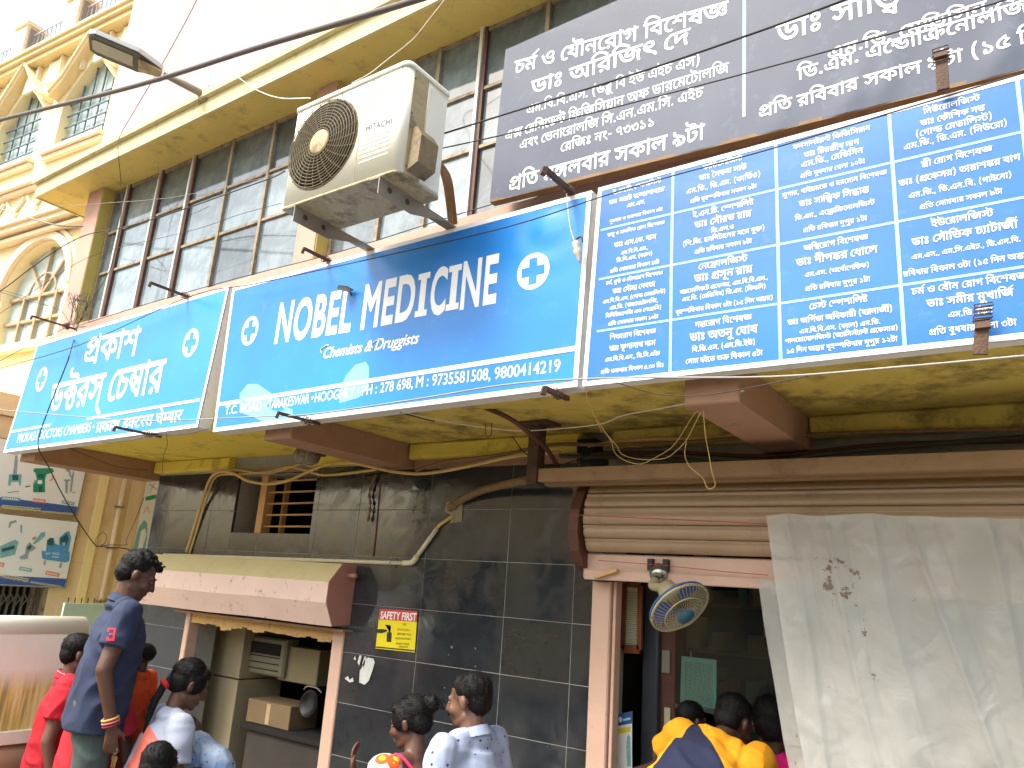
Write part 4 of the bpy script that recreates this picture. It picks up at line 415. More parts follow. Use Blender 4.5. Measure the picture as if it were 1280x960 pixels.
def fill(cs):
    """triangulate closed contours, keeping what winds about the outline (overlaps merge)"""
    V = []; E = []
    for q in cs:
        o = len(V); n = len(q); V += [Vector(p) for p in q]; E += [(o + j, o + (j + 1) % n) for j in range(n)]
    if not V: return [], []
    vo, eo, fo, _, _, _ = delaunay_2d_cdt(V, E, [], 0, 1e-4)
    F = []
    for f in fo:
        cx = sum(vo[j].x for j in f) / len(f); cyy = sum(vo[j].y for j in f) / len(f); w = 0
        for q in cs:
            n = len(q)
            for j in range(n):
                x0, y0 = q[j]; x1, y1 = q[(j + 1) % n]
                if (y0 <= cyy) != (y1 <= cyy):
                    if x0 + (cyy - y0) / (y1 - y0) * (x1 - x0) > cx: w += 1 if y1 > y0 else -1
        if w: F.append(tuple(f))
    return [(v.x, v.y) for v in vo], F
_GC = {}
def glyph_tris(i, bold):
    k = (i, bold)
    if k in _GC: return _GC[k]
    cs = []
    for ct in GLYPHS[i]:
        q = []; x = y = 0
        for j in range(0, len(ct), 2):
            x += ct[j]; y += ct[j + 1]
            if (x * 5.0, y * 5.0) not in q: q.append((x * 5.0, y * 5.0))
        if len(q) < 3: continue
        cs.append(thicken(q, bold) if bold else q)
    _GC[k] = fill(cs); return _GC[k]
def indic(key, idx, bold=0):
    """triangles of one written line; x 0..w, headline at y = 0.62 em"""
    V = []; F = []; pen = 0
    for t in LINES[key][idx]:
        g, dx, dy = t if isinstance(t, tuple) else (t, 0, 0)
        v, f = glyph_tris(g, bold); o = len(V)
        V += [((x + pen + dx) / 1000, (y + dy) / 1000) for x, y in v]; F += [tuple(o + j for j in q) for q in f]
        if not isinstance(t, tuple): pen += ADVANCE[g]
    return V, F, pen / 1000
def latin(body, off=0.0, shear=0.0, gap=1.0):
    """Latin print from the built-in face, thickened by off (em)"""
    c = bpy.data.curves.new('lettering', 'FONT'); c.body = body; c.space_character = gap; c.shear = shear
    o = bpy.data.objects.new('lettering', c); COL.objects.link(o)
    dg = bpy.context.evaluated_depsgraph_get(); cu = o.to_curve(dg); K = 1000.0; cs = []
    for sp in cu.splines:
        q = []; P = sp.bezier_points; n = len(P)
        for i in range(n):
            a, b = P[i], P[(i + 1) % n]; p0, p1, p2, p3 = a.co, a.handle_right, b.handle_left, b.co
            flat_ = ((p1 - p0).cross(p3 - p0)).length < 1e-5 and ((p2 - p0).cross(p3 - p0)).length < 1e-5
            for t in ((0,) if flat_ else (0, .25, .5, .75)):
                v = p0 * (1 - t) ** 3 + p1 * 3 * t * (1 - t) ** 2 + p2 * 3 * t * t * (1 - t) + p3 * t ** 3
                if not q or abs(v.x * K - q[-1][0]) + abs(v.y * K - q[-1][1]) > 1: q.append((v.x * K, v.y * K))
        if len(q) > 2: cs.append(q)
    o.to_curve_clear(); bpy.data.objects.remove(o); bpy.data.curves.remove(c)
    def area(q): return sum(q[i - 1][0] * q[i][1] - q[i][0] * q[i - 1][1] for i in range(len(q))) / 2
    big = max(cs, key=lambda q: abs(area(q))); sg = 1 if area(big) < 0 else -1
    if off: cs = [thicken(q, off * K, sg) for q in cs]
    V, F = fill(cs); x0 = min(v[0] for v in V); x1 = max(v[0] for v in V)
    return [((x - x0) / K, y / K) for x, y in V], F, (x1 - x0) / K
CAPH = .69
class Plane:
    """a flat face: origin, unit right, unit up, outward normal"""
    def __init__(s, O, u, v):
        s.O = Vector(O); s.u = Vector(u).normalized(); s.v = Vector(v).normalized(); s.n = s.u.cross(s.v)
    def px(s, x, y):
        d = ray(x, y); t = s.O.dot(s.n) / d.dot(s.n); p = d * t - s.O; return p.dot(s.u), p.dot(s.v)
    hf = None
    def at(s, a, b, off=.003): return s.O + s.u * a + s.v * b + s.n * (off + (s.hf(a, b) if s.hf else 0))
def put_flat(plane, tri, x, y, sx, sy, ang, off=.003, mb=None):
    V, F, w = tri; mb = mb or MB(); ca, sa = math.cos(ang), math.sin(ang)
    mb.add([plane.at(x + a * sx * ca - b * sy * sa * 0 , y + a * sx * sa + b * sy, off) for a, b in V], F); return mb
def line_px(plane, tri, p0, p1, hpx, base, hh, off=.003, mb=None):
    """p0,p1: image points of the line's reference level (base: its height in em), hpx its letter height in the image"""
    a0, b0 = plane.px(*p0); w = tri[2]
    _, bt = plane.px(p0[0], p0[1] - hpx); sy = abs(bt - b0) / hh
    if p1 is None:
        sx = sy * .95; ang = 0
    else:
        a1, b1 = plane.px(*p1); sx = math.hypot(a1 - a0, b1 - b0) / w; ang = math.atan2(b1 - b0, a1 - a0)
        # keep the two ends, rise with the line
    return put_flat(plane, tri, a0, b0 - base * sy, sx, sy, ang, off, mb)
def disc_cross(plane, c, rpx, parent, mw, mblue, aspect=1.0):
    a, b = plane.px(*c); _, bt = plane.px(c[0], c[1] - rpx); r = abs(bt - b); seg = 40
    mb = MB(); V = []; F = []
    for j in range(7):
        for k in range(seg): V.append(plane.at(a + r * j / 6 * aspect * math.cos(2 * math.pi * k / seg), b + r * j / 6 * math.sin(2 * math.pi * k / seg), .0011))
    F = [(j * seg + k, (j + 1) * seg + k, (j + 1) * seg + (k + 1) % seg, j * seg + (k + 1) % seg) for j in range(6) for k in range(seg)]
    mb.add(V, F); mb.build('emblem_disc', mw, parent)
    q = r * .25; e = r * .72; g = [-e, -(e + q) / 2, -q, 0, q, (e + q) / 2, e]; mb = MB()
    for i in range(6):
        for j in range(6):
            if 2 <= i <= 3 or 2 <= j <= 3: mb.add([plane.at(a + x * aspect, b + y, .0024) for x, y in ((g[i], g[j]), (g[i + 1], g[j]), (g[i + 1], g[j + 1]), (g[i], g[j + 1]))], [(0, 1, 2, 3)])
    mb.build('emblem_cross', mblue, parent, kind='stuff')
def strip(plane, a0, b0, a1, b1, w, off, mb):
    d = Vector((a1 - a0, b1 - b0)).normalized(); n = Vector((-d.y, d.x)) * w / 2
    mb.add([plane.at(a0 - n.x, b0 - n.y, off), plane.at(a1 - n.x, b1 - n.y, off), plane.at(a1 + n.x, b1 + n.y, off), plane.at(a0 + n.x, b0 + n.y, off)], [(0, 1, 2, 3)])
    return mb

def lettering(mb, m, parent, big=False):
    """big letters become parts of their own, small print stays one part"""
    if not big: return mb.build('lettering', m, parent, kind='stuff')
    up = list(range(len(mb.v)))
    def find(a):
        while up[a] != a: up[a] = up[up[a]]; a = up[a]
        return a
    for f in mb.f:
        for i in f[1:]: up[find(i)] = find(f[0])
    groups = {}
    for f in mb.f: groups.setdefault(find(f[0]), []).append(f)
    for fs in groups.values():
        ids = sorted({i for f in fs for i in f}); mp = {i: k for k, i in enumerate(ids)}
        MB().add([mb.v[i] for i in ids], [tuple(mp[i] for i in f) for f in fs]).build('letter', m, parent)
# ================================================================== MATERIALS OF THE PLACE
M_pink = mat('pink_plaster', s2l((192, 154, 138)), .8, .08, 3, .25, 90, stain=s2l((150, 110, 92)), samt=.35, sscale=5, streak=.15)
M_pinkd = mat('pink_beam_paint', s2l((160, 124, 98)), .75, .1, 5, .3, 90, stain=s2l((96, 66, 52)), samt=.5, sscale=6)
M_pinkl = mat('pale_pink_wall', s2l((190, 158, 160)), .85, .07, 1.2, .15, 70, streak=.08)
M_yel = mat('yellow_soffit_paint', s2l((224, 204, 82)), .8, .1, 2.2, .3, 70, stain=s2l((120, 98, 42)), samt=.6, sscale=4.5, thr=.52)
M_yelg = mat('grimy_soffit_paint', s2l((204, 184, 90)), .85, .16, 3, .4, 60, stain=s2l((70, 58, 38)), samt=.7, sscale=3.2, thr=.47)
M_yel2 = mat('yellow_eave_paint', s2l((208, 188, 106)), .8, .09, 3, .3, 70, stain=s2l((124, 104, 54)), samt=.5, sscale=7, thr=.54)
M_fascia = mat('cream_fascia_paint', s2l((206, 196, 150)), .75, .08, 4, .2, 60, stain=s2l((140, 120, 84)), samt=.5, sscale=7, streak=.2)
M_olive = mat('olive_reveal_paint', s2l((186, 170, 92)), .75, .1, 6, .3, 60, stain=s2l((120, 105, 66)), samt=.4)
M_frame = mat('weathered_white_frame', s2l((150, 138, 116)), .55, .12, 12, .3, 120, stain=s2l((104, 78, 54)), samt=.85, sscale=16, thr=.5)
M_alu = mat('white_window_stile', s2l((204, 202, 194)), .45, .06, 9)
M_grout = mat('grey_grout', s2l((150, 150, 140)), .9, .1, 20)
M_post = mat('pink_door_post', s2l((204, 172, 152)), .5, .06, 6, .12, 50, stain=s2l((120, 72, 56)), samt=.7, sscale=14, thr=.62)
M_brown = mat('brown_primed_steel', s2l((88, 54, 42)), .6, .15, 10, .2, 80)
M_steel = mat('brown_painted_channel', s2l((150, 122, 90)), .6, .1, 7, .2, 80, stain=s2l((110, 66, 44)), samt=.55, sscale=10)
M_rust = mat('rusty_iron', s2l((78, 56, 42)), .75, .3, 18, .4, 120)
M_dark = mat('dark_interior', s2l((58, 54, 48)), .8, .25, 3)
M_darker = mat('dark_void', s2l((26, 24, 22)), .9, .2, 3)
M_black = mat('black_cable_sheath', s2l((34, 32, 32)), .5, .1, 20)
M_white = mat('white_print', s2l((238, 240, 240)), .55, .02, 6)
M_shut = mat('shutter_steel', s2l((164, 140, 112)), .38, .07, 5, .08, 60, stain=s2l((120, 86, 60)), samt=.5, sscale=8, spec=.6)
M_awn = mat('awning_cream_top', s2l((196, 184, 138)), .5, .06, 4, .08, 40, stain=s2l((120, 100, 70)), samt=.25, sscale=12)
M_awnp = mat('awning_pink_steel', s2l((222, 196, 182)), .5, .06, 4, .1, 40, stain=s2l((60, 48, 38)), samt=.9, sscale=12, thr=.585)
M_awnd = mat('awning_end_plate', s2l((176, 124, 112)), .55, .08, 5, .1, 40)
M_cord = mat('pale_yellow_conduit', s2l((206, 178, 112)), .6, .12, 14, .1, 60)
M_pipe = mat('cream_pvc_pipe', s2l((206, 198, 170)), .4, .08, 14)
M_wrap = mat('brown_wrapped_conduit', s2l((126, 102, 72)), .8, .2, 24, .5, 120)
M_wire = mat('grey_wire', s2l((150, 145, 138)), .5, .1, 10)
M_whitewire = mat('white_wire', s2l((222, 214, 200)), .5, .05, 10)
M_redwire = mat('red_wire', s2l((170, 50, 60)), .5, .05, 10)
M_ac = mat('ac_white_enamel', s2l((226, 226, 210)), .35, .03, 3, stain=s2l((150, 136, 92)), samt=.3, sscale=5, thr=.6)
M_acd = mat('ac_dirty_enamel', s2l((172, 158, 120)), .6, .2, 9, .2, 50, stain=s2l((92, 78, 56)), samt=.8, sscale=8, thr=.48)
M_guard = mat('dusty_fan_guard', s2l((112, 100, 70)), .7, .2, 30)
M_galv = mat('galvanised_steel', s2l((150, 140, 122)), .5, .15, 12, .1, 60, stain=s2l((104, 84, 60)), samt=.6, sscale=10, metal=.4)

def granite():
    m = mat('dark_granite', s2l((44, 49, 53)), .13, .2, 9, .05, 7, spec=.85, rvar=.05)
    nt = m.node_tree; N = nt.nodes; L = nt.links; b = N['Principled BSDF']
    tc = N.new('ShaderNodeTexCoord')
    geo = N.new('ShaderNodeNewGeometry')
    sp = N.new('ShaderNodeTexNoise'); sp.inputs['Scale'].default_value = 260; sp.inputs['Detail'].default_value = 3; L.new(geo.outputs['Position'], sp.inputs['Vector'])
    big = N.new('ShaderNodeTexNoise'); big.inputs['Scale'].default_value = 1.3; big.inputs['Detail'].default_value = 8; big.inputs['Roughness'].default_value = .7; L.new(geo.outputs['Position'], big.inputs['Vector'])
    r = N.new('ShaderNodeValToRGB'); r.color_ramp.elements[0].position = .62; r.color_ramp.elements[0].color = (0, 0, 0, 1); r.color_ramp.elements[1].position = .72; r.color_ramp.elements[1].color = (.5,) * 3 + (1,)
    L.new(sp.outputs['Fac'], r.inputs['Fac'])
    r2 = N.new('ShaderNodeValToRGB'); r2.color_ramp.elements[0].position = .48; r2.color_ramp.elements[0].color = (0, 0, 0, 1); r2.color_ramp.elements[1].position = .75; r2.color_ramp.elements[1].color = (.4,) * 3 + (1,)
    L.new(big.outputs['Fac'], r2.inputs['Fac'])
    old = b.inputs['Base Color'].links[0].from_socket
    # each tile a slightly different tone
    oi = N.new('ShaderNodeObjectInfo'); hs = N.new('ShaderNodeHueSaturation'); mr = N.new('ShaderNodeMapRange'); mr.inputs['To Min'].default_value = .85; mr.inputs['To Max'].default_value = 1.12
    L.new(oi.outputs['Random'], mr.inputs['Value']); L.new(mr.outputs['Result'], hs.inputs['Value']); L.new(old, hs.inputs['Color'])
    a = N.new('ShaderNodeMix'); a.data_type = 'RGBA'; L.new(r.outputs['Color'], a.inputs['Factor']); L.new(hs.outputs['Color'], a.inputs['A']); a.inputs['B'].default_value = (.08, .085, .085, 1)
    c = N.new('ShaderNodeMix'); c.data_type = 'RGBA'; L.new(r2.outputs['Color'], c.inputs['Factor']); L.new(a.outputs['Result'], c.inputs['A']); c.inputs['B'].default_value = (.075, .082, .075, 1)
    # splashes of old whitewash
    vo = N.new('ShaderNodeTexVoronoi'); vo.inputs['Scale'].default_value = 17; L.new(geo.outputs['Position'], vo.inputs['Vector'])
    ms = N.new('ShaderNodeTexNoise'); ms.inputs['Scale'].default_value = 2.3; L.new(geo.outputs['Position'], ms.inputs['Vector'])
    m3 = N.new('ShaderNodeMapRange'); m3.inputs['From Min'].default_value = .58; m3.inputs['From Max'].default_value = .72; m3.inputs['To Min'].default_value = 0; m3.inputs['To Max'].default_value = .12; L.new(ms.outputs['Fac'], m3.inputs['Value'])
    lt = N.new('ShaderNodeMath'); lt.operation = 'LESS_THAN'; L.new(vo.outputs['Distance'], lt.inputs[0]); L.new(m3.outputs['Result'], lt.inputs[1])
    sm = N.new('ShaderNodeMath'); sm.operation = 'MULTIPLY'; L.new(lt.outputs[0], sm.inputs[0]); L.new(ms.outputs['Fac'], sm.inputs[1])
    c2 = N.new('ShaderNodeMix'); c2.data_type = 'RGBA'; L.new(sm.outputs[0], c2.inputs['Factor']); L.new(c.outputs['Result'], c2.inputs['A']); c2.inputs['B'].default_value = (.3, .32, .3, 1); c = c2
    # fine wiped scratches
    wv = N.new('ShaderNodeTexNoise'); wv.inputs['Scale'].default_value = 5; wv.inputs['Detail'].default_value = 10; wv.inputs['Distortion'].default_value = 2.2
    L.new(geo.outputs['Position'], wv.inputs['Vector'])
    L.new(c.outputs['Result'], b.inputs['Base Color'])
    mr2 = N.new('ShaderNodeMapRange'); mr2.inputs['From Min'].default_value = .4; mr2.inputs['From Max'].default_value = .7; mr2.inputs['To Min'].default_value = .05; mr2.inputs['To Max'].default_value = .24
    L.new(wv.outputs['Fac'], mr2.inputs['Value']); L.new(mr2.outputs['Result'], b.inputs['Roughness'])
    return m
M_gran = granite()

def glass_mat(name, rgb, ior=1.9, rough=.05, dirt=.25):
    m = mat(name, rgb, rough, .2, 3, .03, 6, stain=tuple(min(1, c * 2.2 + .03) for c in rgb), samt=dirt, sscale=5, thr=.45, ior=ior)
    return m
M_pane = glass_mat('dusty_window_glass', s2l((106, 120, 126)), 1.7, .05, .35)
_nt = M_pane.node_tree; _b = _nt.nodes['Principled BSDF']; _old = _b.inputs['Base Color'].links[0].from_socket
_oi = _nt.nodes.new('ShaderNodeObjectInfo'); _hs = _nt.nodes.new('ShaderNodeHueSaturation'); _mr = _nt.nodes.new('ShaderNodeMapRange'); _mr.inputs['To Min'].default_value = .45; _mr.inputs['To Max'].default_value = 1.25
_nt.links.new(_oi.outputs['Random'], _mr.inputs['Value']); _nt.links.new(_mr.outputs['Result'], _hs.inputs['Value']); _nt.links.new(_old, _hs.inputs['Color']); _nt.links.new(_hs.outputs['Color'], _b.inputs['Base Color'])
M_pane2 = glass_mat('sky_window_glass', s2l((176, 200, 200)), 1.8, .12, .2)

# ================================================================== GROUND AND SKY SIDE
M_road = mat('worn_asphalt', s2l((104, 100, 94)), .9, .15, 3, .4, 60, stain=s2l((110, 100, 90)), samt=.5, sscale=1.5)
M_pave = mat('concrete_paving', s2l((134, 126, 114)), .85, .1, 4, .3, 50, stain=s2l((120, 108, 94)), samt=.5, sscale=3)
g = MB(); g.box((-140, -140, GROUND - .3), (140, 140, GROUND - .1)); tag(g.build('ground', M_road), kind='structure')
g = MB(); g.box((-40, -5.2, GROUND - .096), (40, 1.2, GROUND - .03)); tag(g.build('road', M_road), kind='structure')
g = MB(); g.box((-40, 1.2, GROUND - .096), (40, 3.6, GROUND)); tag(g.build('pavement', M_pave), kind='structure')

# ================================================================== THE SHOP BUILDING
YW, YT, YF, YG = 3.6, 3.6, 2.85, 2.97          # tiled wall, upper wall face, upper glass
ZC, ZL, ZE = .85, 1.90, 3.18                   # canopy soffit, window ledge, eave soffit
XL = -6.12
shop = thing('shop_building', 'two storey medicine shop building, dark tiled ground floor under pink and yellow upper floor', 'building', (-2, 3.6, GROUND))
DOOR = (-5.36, -3.80, GROUND, -.30)
MAIN = (-1.92, 2.6, GROUND, .56)
SMW = (-5.05, -4.18, .292, .72)
# wall behind the tiles
rects = [(XL, 3.0, GROUND, .93)]
for h in (DOOR, MAIN, SMW): rects = subtract(rects, h)
mb = MB()
for x0, x1, z0, z1 in rects: mb.box((x0, 3.5896, z0), (x1, 3.82, z1))
tag(mb.build('wall', M_grout, shop))
# granite tiles, one object each
xs = [-6.12, -5.93, -5.33, -4.73, -4.13, -3.53 - .2, -3.13, -2.53, -2.1, -1.92]
z0s = [.743 - .2915 * k for k in range(0, 10)]
first = {}
for i in range(len(xs) - 1):
    for z1 in z0s:
        zt = min(z1, .745)
        zb = max(z1 - .2915, GROUND)
        if z1 == z0s[0]: zb = z1 - .2915
        rr = [(xs[i] + .0011, xs[i + 1] - .0011, zb + .0011, zt - .0011)]
        for h in (DOOR, SMW, MAIN): rr = subtract(rr, h)
        for x0, x1, za, zb2 in rr:
            key = (round(x1 - x0, 3), round(zb2 - za, 3))
            if key not in first:
                m_ = MB(); m_.bevbox((-key[0] / 2, -.012, -key[1] / 2), (key[0] / 2, .012, key[1] / 2), .0015); first[key] = m_.mesh('tile', M_gran)
            o = bpy.data.objects.new('tile', first[key]); COL.objects.link(o)
            o.parent = shop; o.location = Vector(((x0 + x1) / 2, 3.6 + random.uniform(-.0006, .0006), (za + zb2) / 2)) - shop.location
            o.rotation_euler = (random.uniform(-.004, .004), 0, random.uniform(-.003, .003))
# canopy slab, its back beam and the cross beams
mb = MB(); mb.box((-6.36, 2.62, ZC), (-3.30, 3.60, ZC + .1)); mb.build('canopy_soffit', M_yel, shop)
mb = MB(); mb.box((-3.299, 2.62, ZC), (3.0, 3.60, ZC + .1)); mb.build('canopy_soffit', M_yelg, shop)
mb = MB(); mb.bevbox((-6.12, 3.52, .755), (-5.12, 3.597, ZC - .002), .01); mb.build('wall_beam', M_yel, shop)
mb = MB(); mb.bevbox((-4.25, 3.535, .745), (-3.52, 3.597, ZC - .002), .01); mb.build('wall_beam', M_yel, shop)
mb = MB(); mb.bevbox((-3.27, 3.50, .755), (-2.06, 3.597, ZC - .002), .01); mb.build('wall_beam', M_yel, shop)
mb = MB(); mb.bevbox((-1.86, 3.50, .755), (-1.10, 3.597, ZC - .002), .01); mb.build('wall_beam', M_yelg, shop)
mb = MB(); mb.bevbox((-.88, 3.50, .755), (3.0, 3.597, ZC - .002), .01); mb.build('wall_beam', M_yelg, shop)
mb = MB(); mb.box((-3.27, 3.56, .70), (-2.1, 3.596, .752)); mb.build('wall_beam', M_pinkd, shop)
for x0, x1, zb in ((-6.36, -6.13, .70), (-3.50, -3.28, .705), (-1.09, -.885, .70)):
    mb = MB(); mb.bevbox((x0, 2.60, zb), (x1, 3.598, ZC - .003), .006); mb.build('canopy_beam', M_pinkd, shop)
# upper floor
mb = MB(); mb.box((-6.83, YF, ZC + .102), (3.0, 3.3, ZL)); mb.build('upper_wall', M_pink, shop)
mb = MB(); mb.box((-6.83, YF, ZL), (-6.58, 3.3, ZE - .002)); mb.build('corner_pillar', M_pink, shop)
mb = MB(); mb.box((-6.578, YF + .004, ZL + .002), (-6.572, YG + .0, ZE - .003)); mb.build('window_reveal', M_olive, shop)
mb = MB(); mb.box((-3.82, YF + .001, ZL + .001), (-3.63, 3.2, ZE - .002)); mb.build('window_pillar', M_pink, shop)
mb = MB(); mb.box((-3.626, YF + .006, ZL + .002), (-3.62, YG, ZE - .003)); mb.build('window_reveal', M_olive, shop)
mb = MB(); mb.box((-6.83, YF, ZE + .176), (3.0, 3.3, 8.5)); mb.build('top_wall', M_pinkl, shop)
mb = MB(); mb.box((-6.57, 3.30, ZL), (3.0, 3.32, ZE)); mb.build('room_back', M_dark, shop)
# eave: soffit slab, stepped fascia
mb = MB(); mb.box((-7.36, 2.645, ZE), (3.0, 3.3, ZE + .06)); mb.build('eave_soffit', M_yel2, shop)
mb = MB(); mb.box((-7.375, 2.625, ZE - .012), (3.0, 2.644, ZE + .12)); mb.build('eave_fascia', M_fascia, shop)
mb = MB(); mb.box((-7.40, 2.590, ZE + .12), (3.0, 3.3, ZE + .175)); mb.build('eave_cap', M_fascia, shop)
mb = MB(); mb.box((-7.376, 2.6445, ZE - .012), (-7.361, 3.3, ZE + .118)); mb.build('eave_fascia', M_fascia, shop)
# upper windows: panes and bars
def hbar(x0, x1, z, w=.03, m=None): mb = MB(); mb.box((x0, YG - .02, z - w / 2), (x1, YG + .02, z + w / 2)); mb.build('window_rail', m or M_frame, shop)
def vbar(x, w=.035, m=None, z0=ZL, z1=ZE, dy=0.0): mb = MB(); mb.box((x - w / 2, YG - .026 - dy, z0), (x + w / 2, YG + .026, z1)); mb.build('window_mullion', m or M_frame, shop)
zr = [ZL, 2.385, 2.765, ZE]
def window_run(vx, mats):
    for i in range(len(vx) - 1):
        for j in range(3):
            t = Matrix.Translation(((vx[i] + vx[i + 1]) / 2, YG, (zr[j] + zr[j + 1]) / 2)) @ Matrix.Rotation(random.uniform(-.012, .012), 4, 'X') @ Matrix.Rotation(random.uniform(-.01, .01), 4, 'Z')
            w, h = (vx[i + 1] - vx[i]) / 2 - .004, (zr[j + 1] - zr[j]) / 2 - .004
            mb = MB(); mb.box((-w, -.003, -h), (w, .003, h)); mb.xf(t); mb.build('window_pane', M_pane, shop)
        for z in zr[1:3]: hbar(vx[i] + .015, vx[i + 1] - .015, z, .020)
        hbar(vx[i] + .015, vx[i + 1] - .015, zr[0] + .012, .024); hbar(vx[i] + .015, vx[i + 1] - .015, zr[3] - .014, .026)
    for i, x in enumerate(vx):
        if mats[i % len(mats)] == 'w':
            vbar(x - .012, .022, M_alu, dy=.012); vbar(x + .016, .018, M_brown)
        else: vbar(x, .026)
window_run([-6.555, -6.33, -5.83, -5.36, -4.87, -4.38, -3.835], ['f', 'w', 'w', 'w', 'f', 'f', 'f'])
window_run([-3.605, -3.2, -2.83, -2.49, -2.05, -1.6, -1.15, -.7, -.2, .3, .8], ['f', 'f', 'f', 'w', 'f', 'f'])
# small barred vent window in the tiled wall
x0, x1, z0, z1 = SMW
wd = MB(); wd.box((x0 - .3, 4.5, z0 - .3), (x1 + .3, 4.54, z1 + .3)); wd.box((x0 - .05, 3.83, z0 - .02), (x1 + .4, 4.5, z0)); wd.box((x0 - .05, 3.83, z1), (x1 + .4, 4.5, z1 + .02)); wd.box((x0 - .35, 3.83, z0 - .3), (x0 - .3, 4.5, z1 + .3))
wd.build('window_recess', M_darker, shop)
M_grill = mat('cream_window_grille', s2l((206, 160, 104)), .55, .1, 9)
mb = MB(); mb.box((-4.87, 3.66, z0), (-4.80, 3.74, z1)); mb.build('window_stile', M_grill, shop)
mb = MB(); mb.box((-4.78, 3.80, z0), (-4.755, 3.84, z1)); mb.build('window_stile', M_grill, shop)
mb = MB(); mb.box((-4.60, 4.10, z0), (-4.57, 4.14, z1)); mb.build('window_stile', M_grill, shop)
for k in range(5):
    z = z0 + .055 + k * .083
    mb = MB(); mb.tube([(-4.83, 3.69, z), (x1, 3.69, z + .004)], .0075, 8); mb.build('grille_bar', M_grill, shop)
mb = MB(); mb.box((-5.06, 3.585, .722), (-4.17, 3.61, .75)); mb.build('window_lintel', M_pinkd, shop)
# doorway on the left
pl = MB(); pl.bevbox((-5.41, 3.575, GROUND), (-5.355, 3.66, -.292), .006); pl.build('door_post', M_post, shop)
pl = MB(); pl.bevbox((-3.825, 3.575, GROUND), (-3.725, 3.66, -.292), .006); pl.build('door_post', M_post, shop)
M_ply = mat('frayed_plywood_lintel', s2l((206, 168, 104)), .7, .2, 14, .3, 80, stain=s2l((90, 60, 34)), samt=.6, sscale=14)
hb = MB()
n = 26
for i in range(n):
    a = -5.35 + (1.56) * i / n; b = -5.35 + 1.56 * (i + 1) / n; d = .035 + .028 * noise.noise(Vector((i * .45, 3, 1))) + (.02 if i in (6, 7) else 0)
    hb.box((a, 3.588, -.335 - d + .0), (b, 3.60, -.305))
hb.build('door_lintel', M_ply, shop)
hb = MB(); hb.box((-5.45, 3.50, -.300), (-3.66, 3.598, -.288)); hb.build('door_head_plate', M_steel, shop)
# rolling shutter housings are parts of the building
P0 = onX(448, 708, -3.66)
prof = [(3.597, .10), (3.47, .105), (3.372, -.012), (3.372, -.135), (3.442, -.270), (3.597, -.262)]
XA0, XA1 = -5.88, -3.70
def sweep(pts, x0, x1, m, nm, parent=shop, t=.004):
    mb = MB()
    for (ya, za), (yb, zb) in pts:
        nseg = 14
        for i in range(nseg):
            xa = x0 + (x1 - x0) * i / nseg; xb = x0 + (x1 - x0) * (i + 1) / nseg
            def w(x, y, z): return (x, y + .004 * noise.noise(Vector((x * 2.2, y * 5, z * 5))), z + .005 * noise.noise(Vector((x * 1.7, 9, z * 4))))
            mb.add([w(xa, ya, za), w(xb, ya, za), w(xb, yb, zb), w(xa, yb, zb)], [(0, 1, 2, 3)], True)
    return mb.build(nm, m, parent)
sweep([(prof[1], prof[0])], XA0, XA1, M_awn, 'shutter_hood_top')
sweep([(prof[2], prof[1])], XA0, XA1, M_awn, 'shutter_hood_top')
sweep([(prof[3], prof[2])], XA0, XA1, M_awnp, 'shutter_hood_front')
sweep([(prof[4], prof[3]), (prof[5], prof[4])], XA0, XA1, M_awnp, 'shutter_hood_bottom')
for x, e in ((XA1 - .001, .006), (XA0 + .001, -.006)):
    mb = MB(); mb.prism([(x, y, z) for y, z in prof], (e, 0, 0)); mb.build('shutter_hood_end', M_awnd, shop)
mb = MB(); mb.tube([(-3.70, 3.52, .035), (-3.62, 3.52, .035)], .016, 10); mb.build('shutter_axle', M_awnd, shop)
# main opening: post, header, roller shutter
pl = MB(); pl.bevbox((-1.965, 3.54, GROUND), (-1.86, 3.66, .085), .006); pl.build('shop_post', M_post, shop)
pl = MB(); pl.bevbox((-1.855, 3.56, GROUND), (-1.838, 3.62, .085), .003); pl.build('shutter_guide', M_post, shop)
pl = MB(); pl.bevbox((-1.97, 3.45, .098), (2.6, 3.52, .215), .006); pl.build('shutter_bottom_rail', M_post, shop)
pl = MB(); pl.bevbox((-1.955, 3.435, .088), (2.6, 3.448, .135), .004); pl.build('shutter_bottom_rail', M_post, shop)
nsl = 5; zz = .222
for k, hgt in enumerate((.062, .062, .085, .072, .06)):
    mb = MB(); nn = 12; za = zz; Pp = []
    yb = 3.47 - (.05, .085, .105, .10, .07)[k]; yn = 3.47 - (.085, .105, .10, .07, .02)[k]
    for j in range(nn + 1):
        t = j / nn
        Pp.append((yb + (yn - yb) * t - (.009 * math.sin(math.pi * min(1, t / .72)) if t < .72 else -.004 + .012 * math.sin(math.pi * (t - .72) / .28)) + (.006 if t in (0, 1) else 0), za + hgt * t))
    V = []; F = []
    for (y, z) in Pp: V += [(-1.93, y, z), (2.6, y, z)]
    for j in range(nn): F.append((2 * j, 2 * j + 1, 2 * j + 3, 2 * j + 2))
    V += [(-1.93, 3.6, za), (2.6, 3.6, za), (2.6, 3.6, za + hgt), (-1.93, 3.6, za + hgt)]
    mb.add(V, F, True); mb.build('shutter_slat', M_shut, shop); zz += hgt + .001
mb = MB(); mb.box((-1.93, 3.47, zz), (2.6, 3.60, zz + .05)); mb.build('shutter_drum_cover', M_brown, shop)
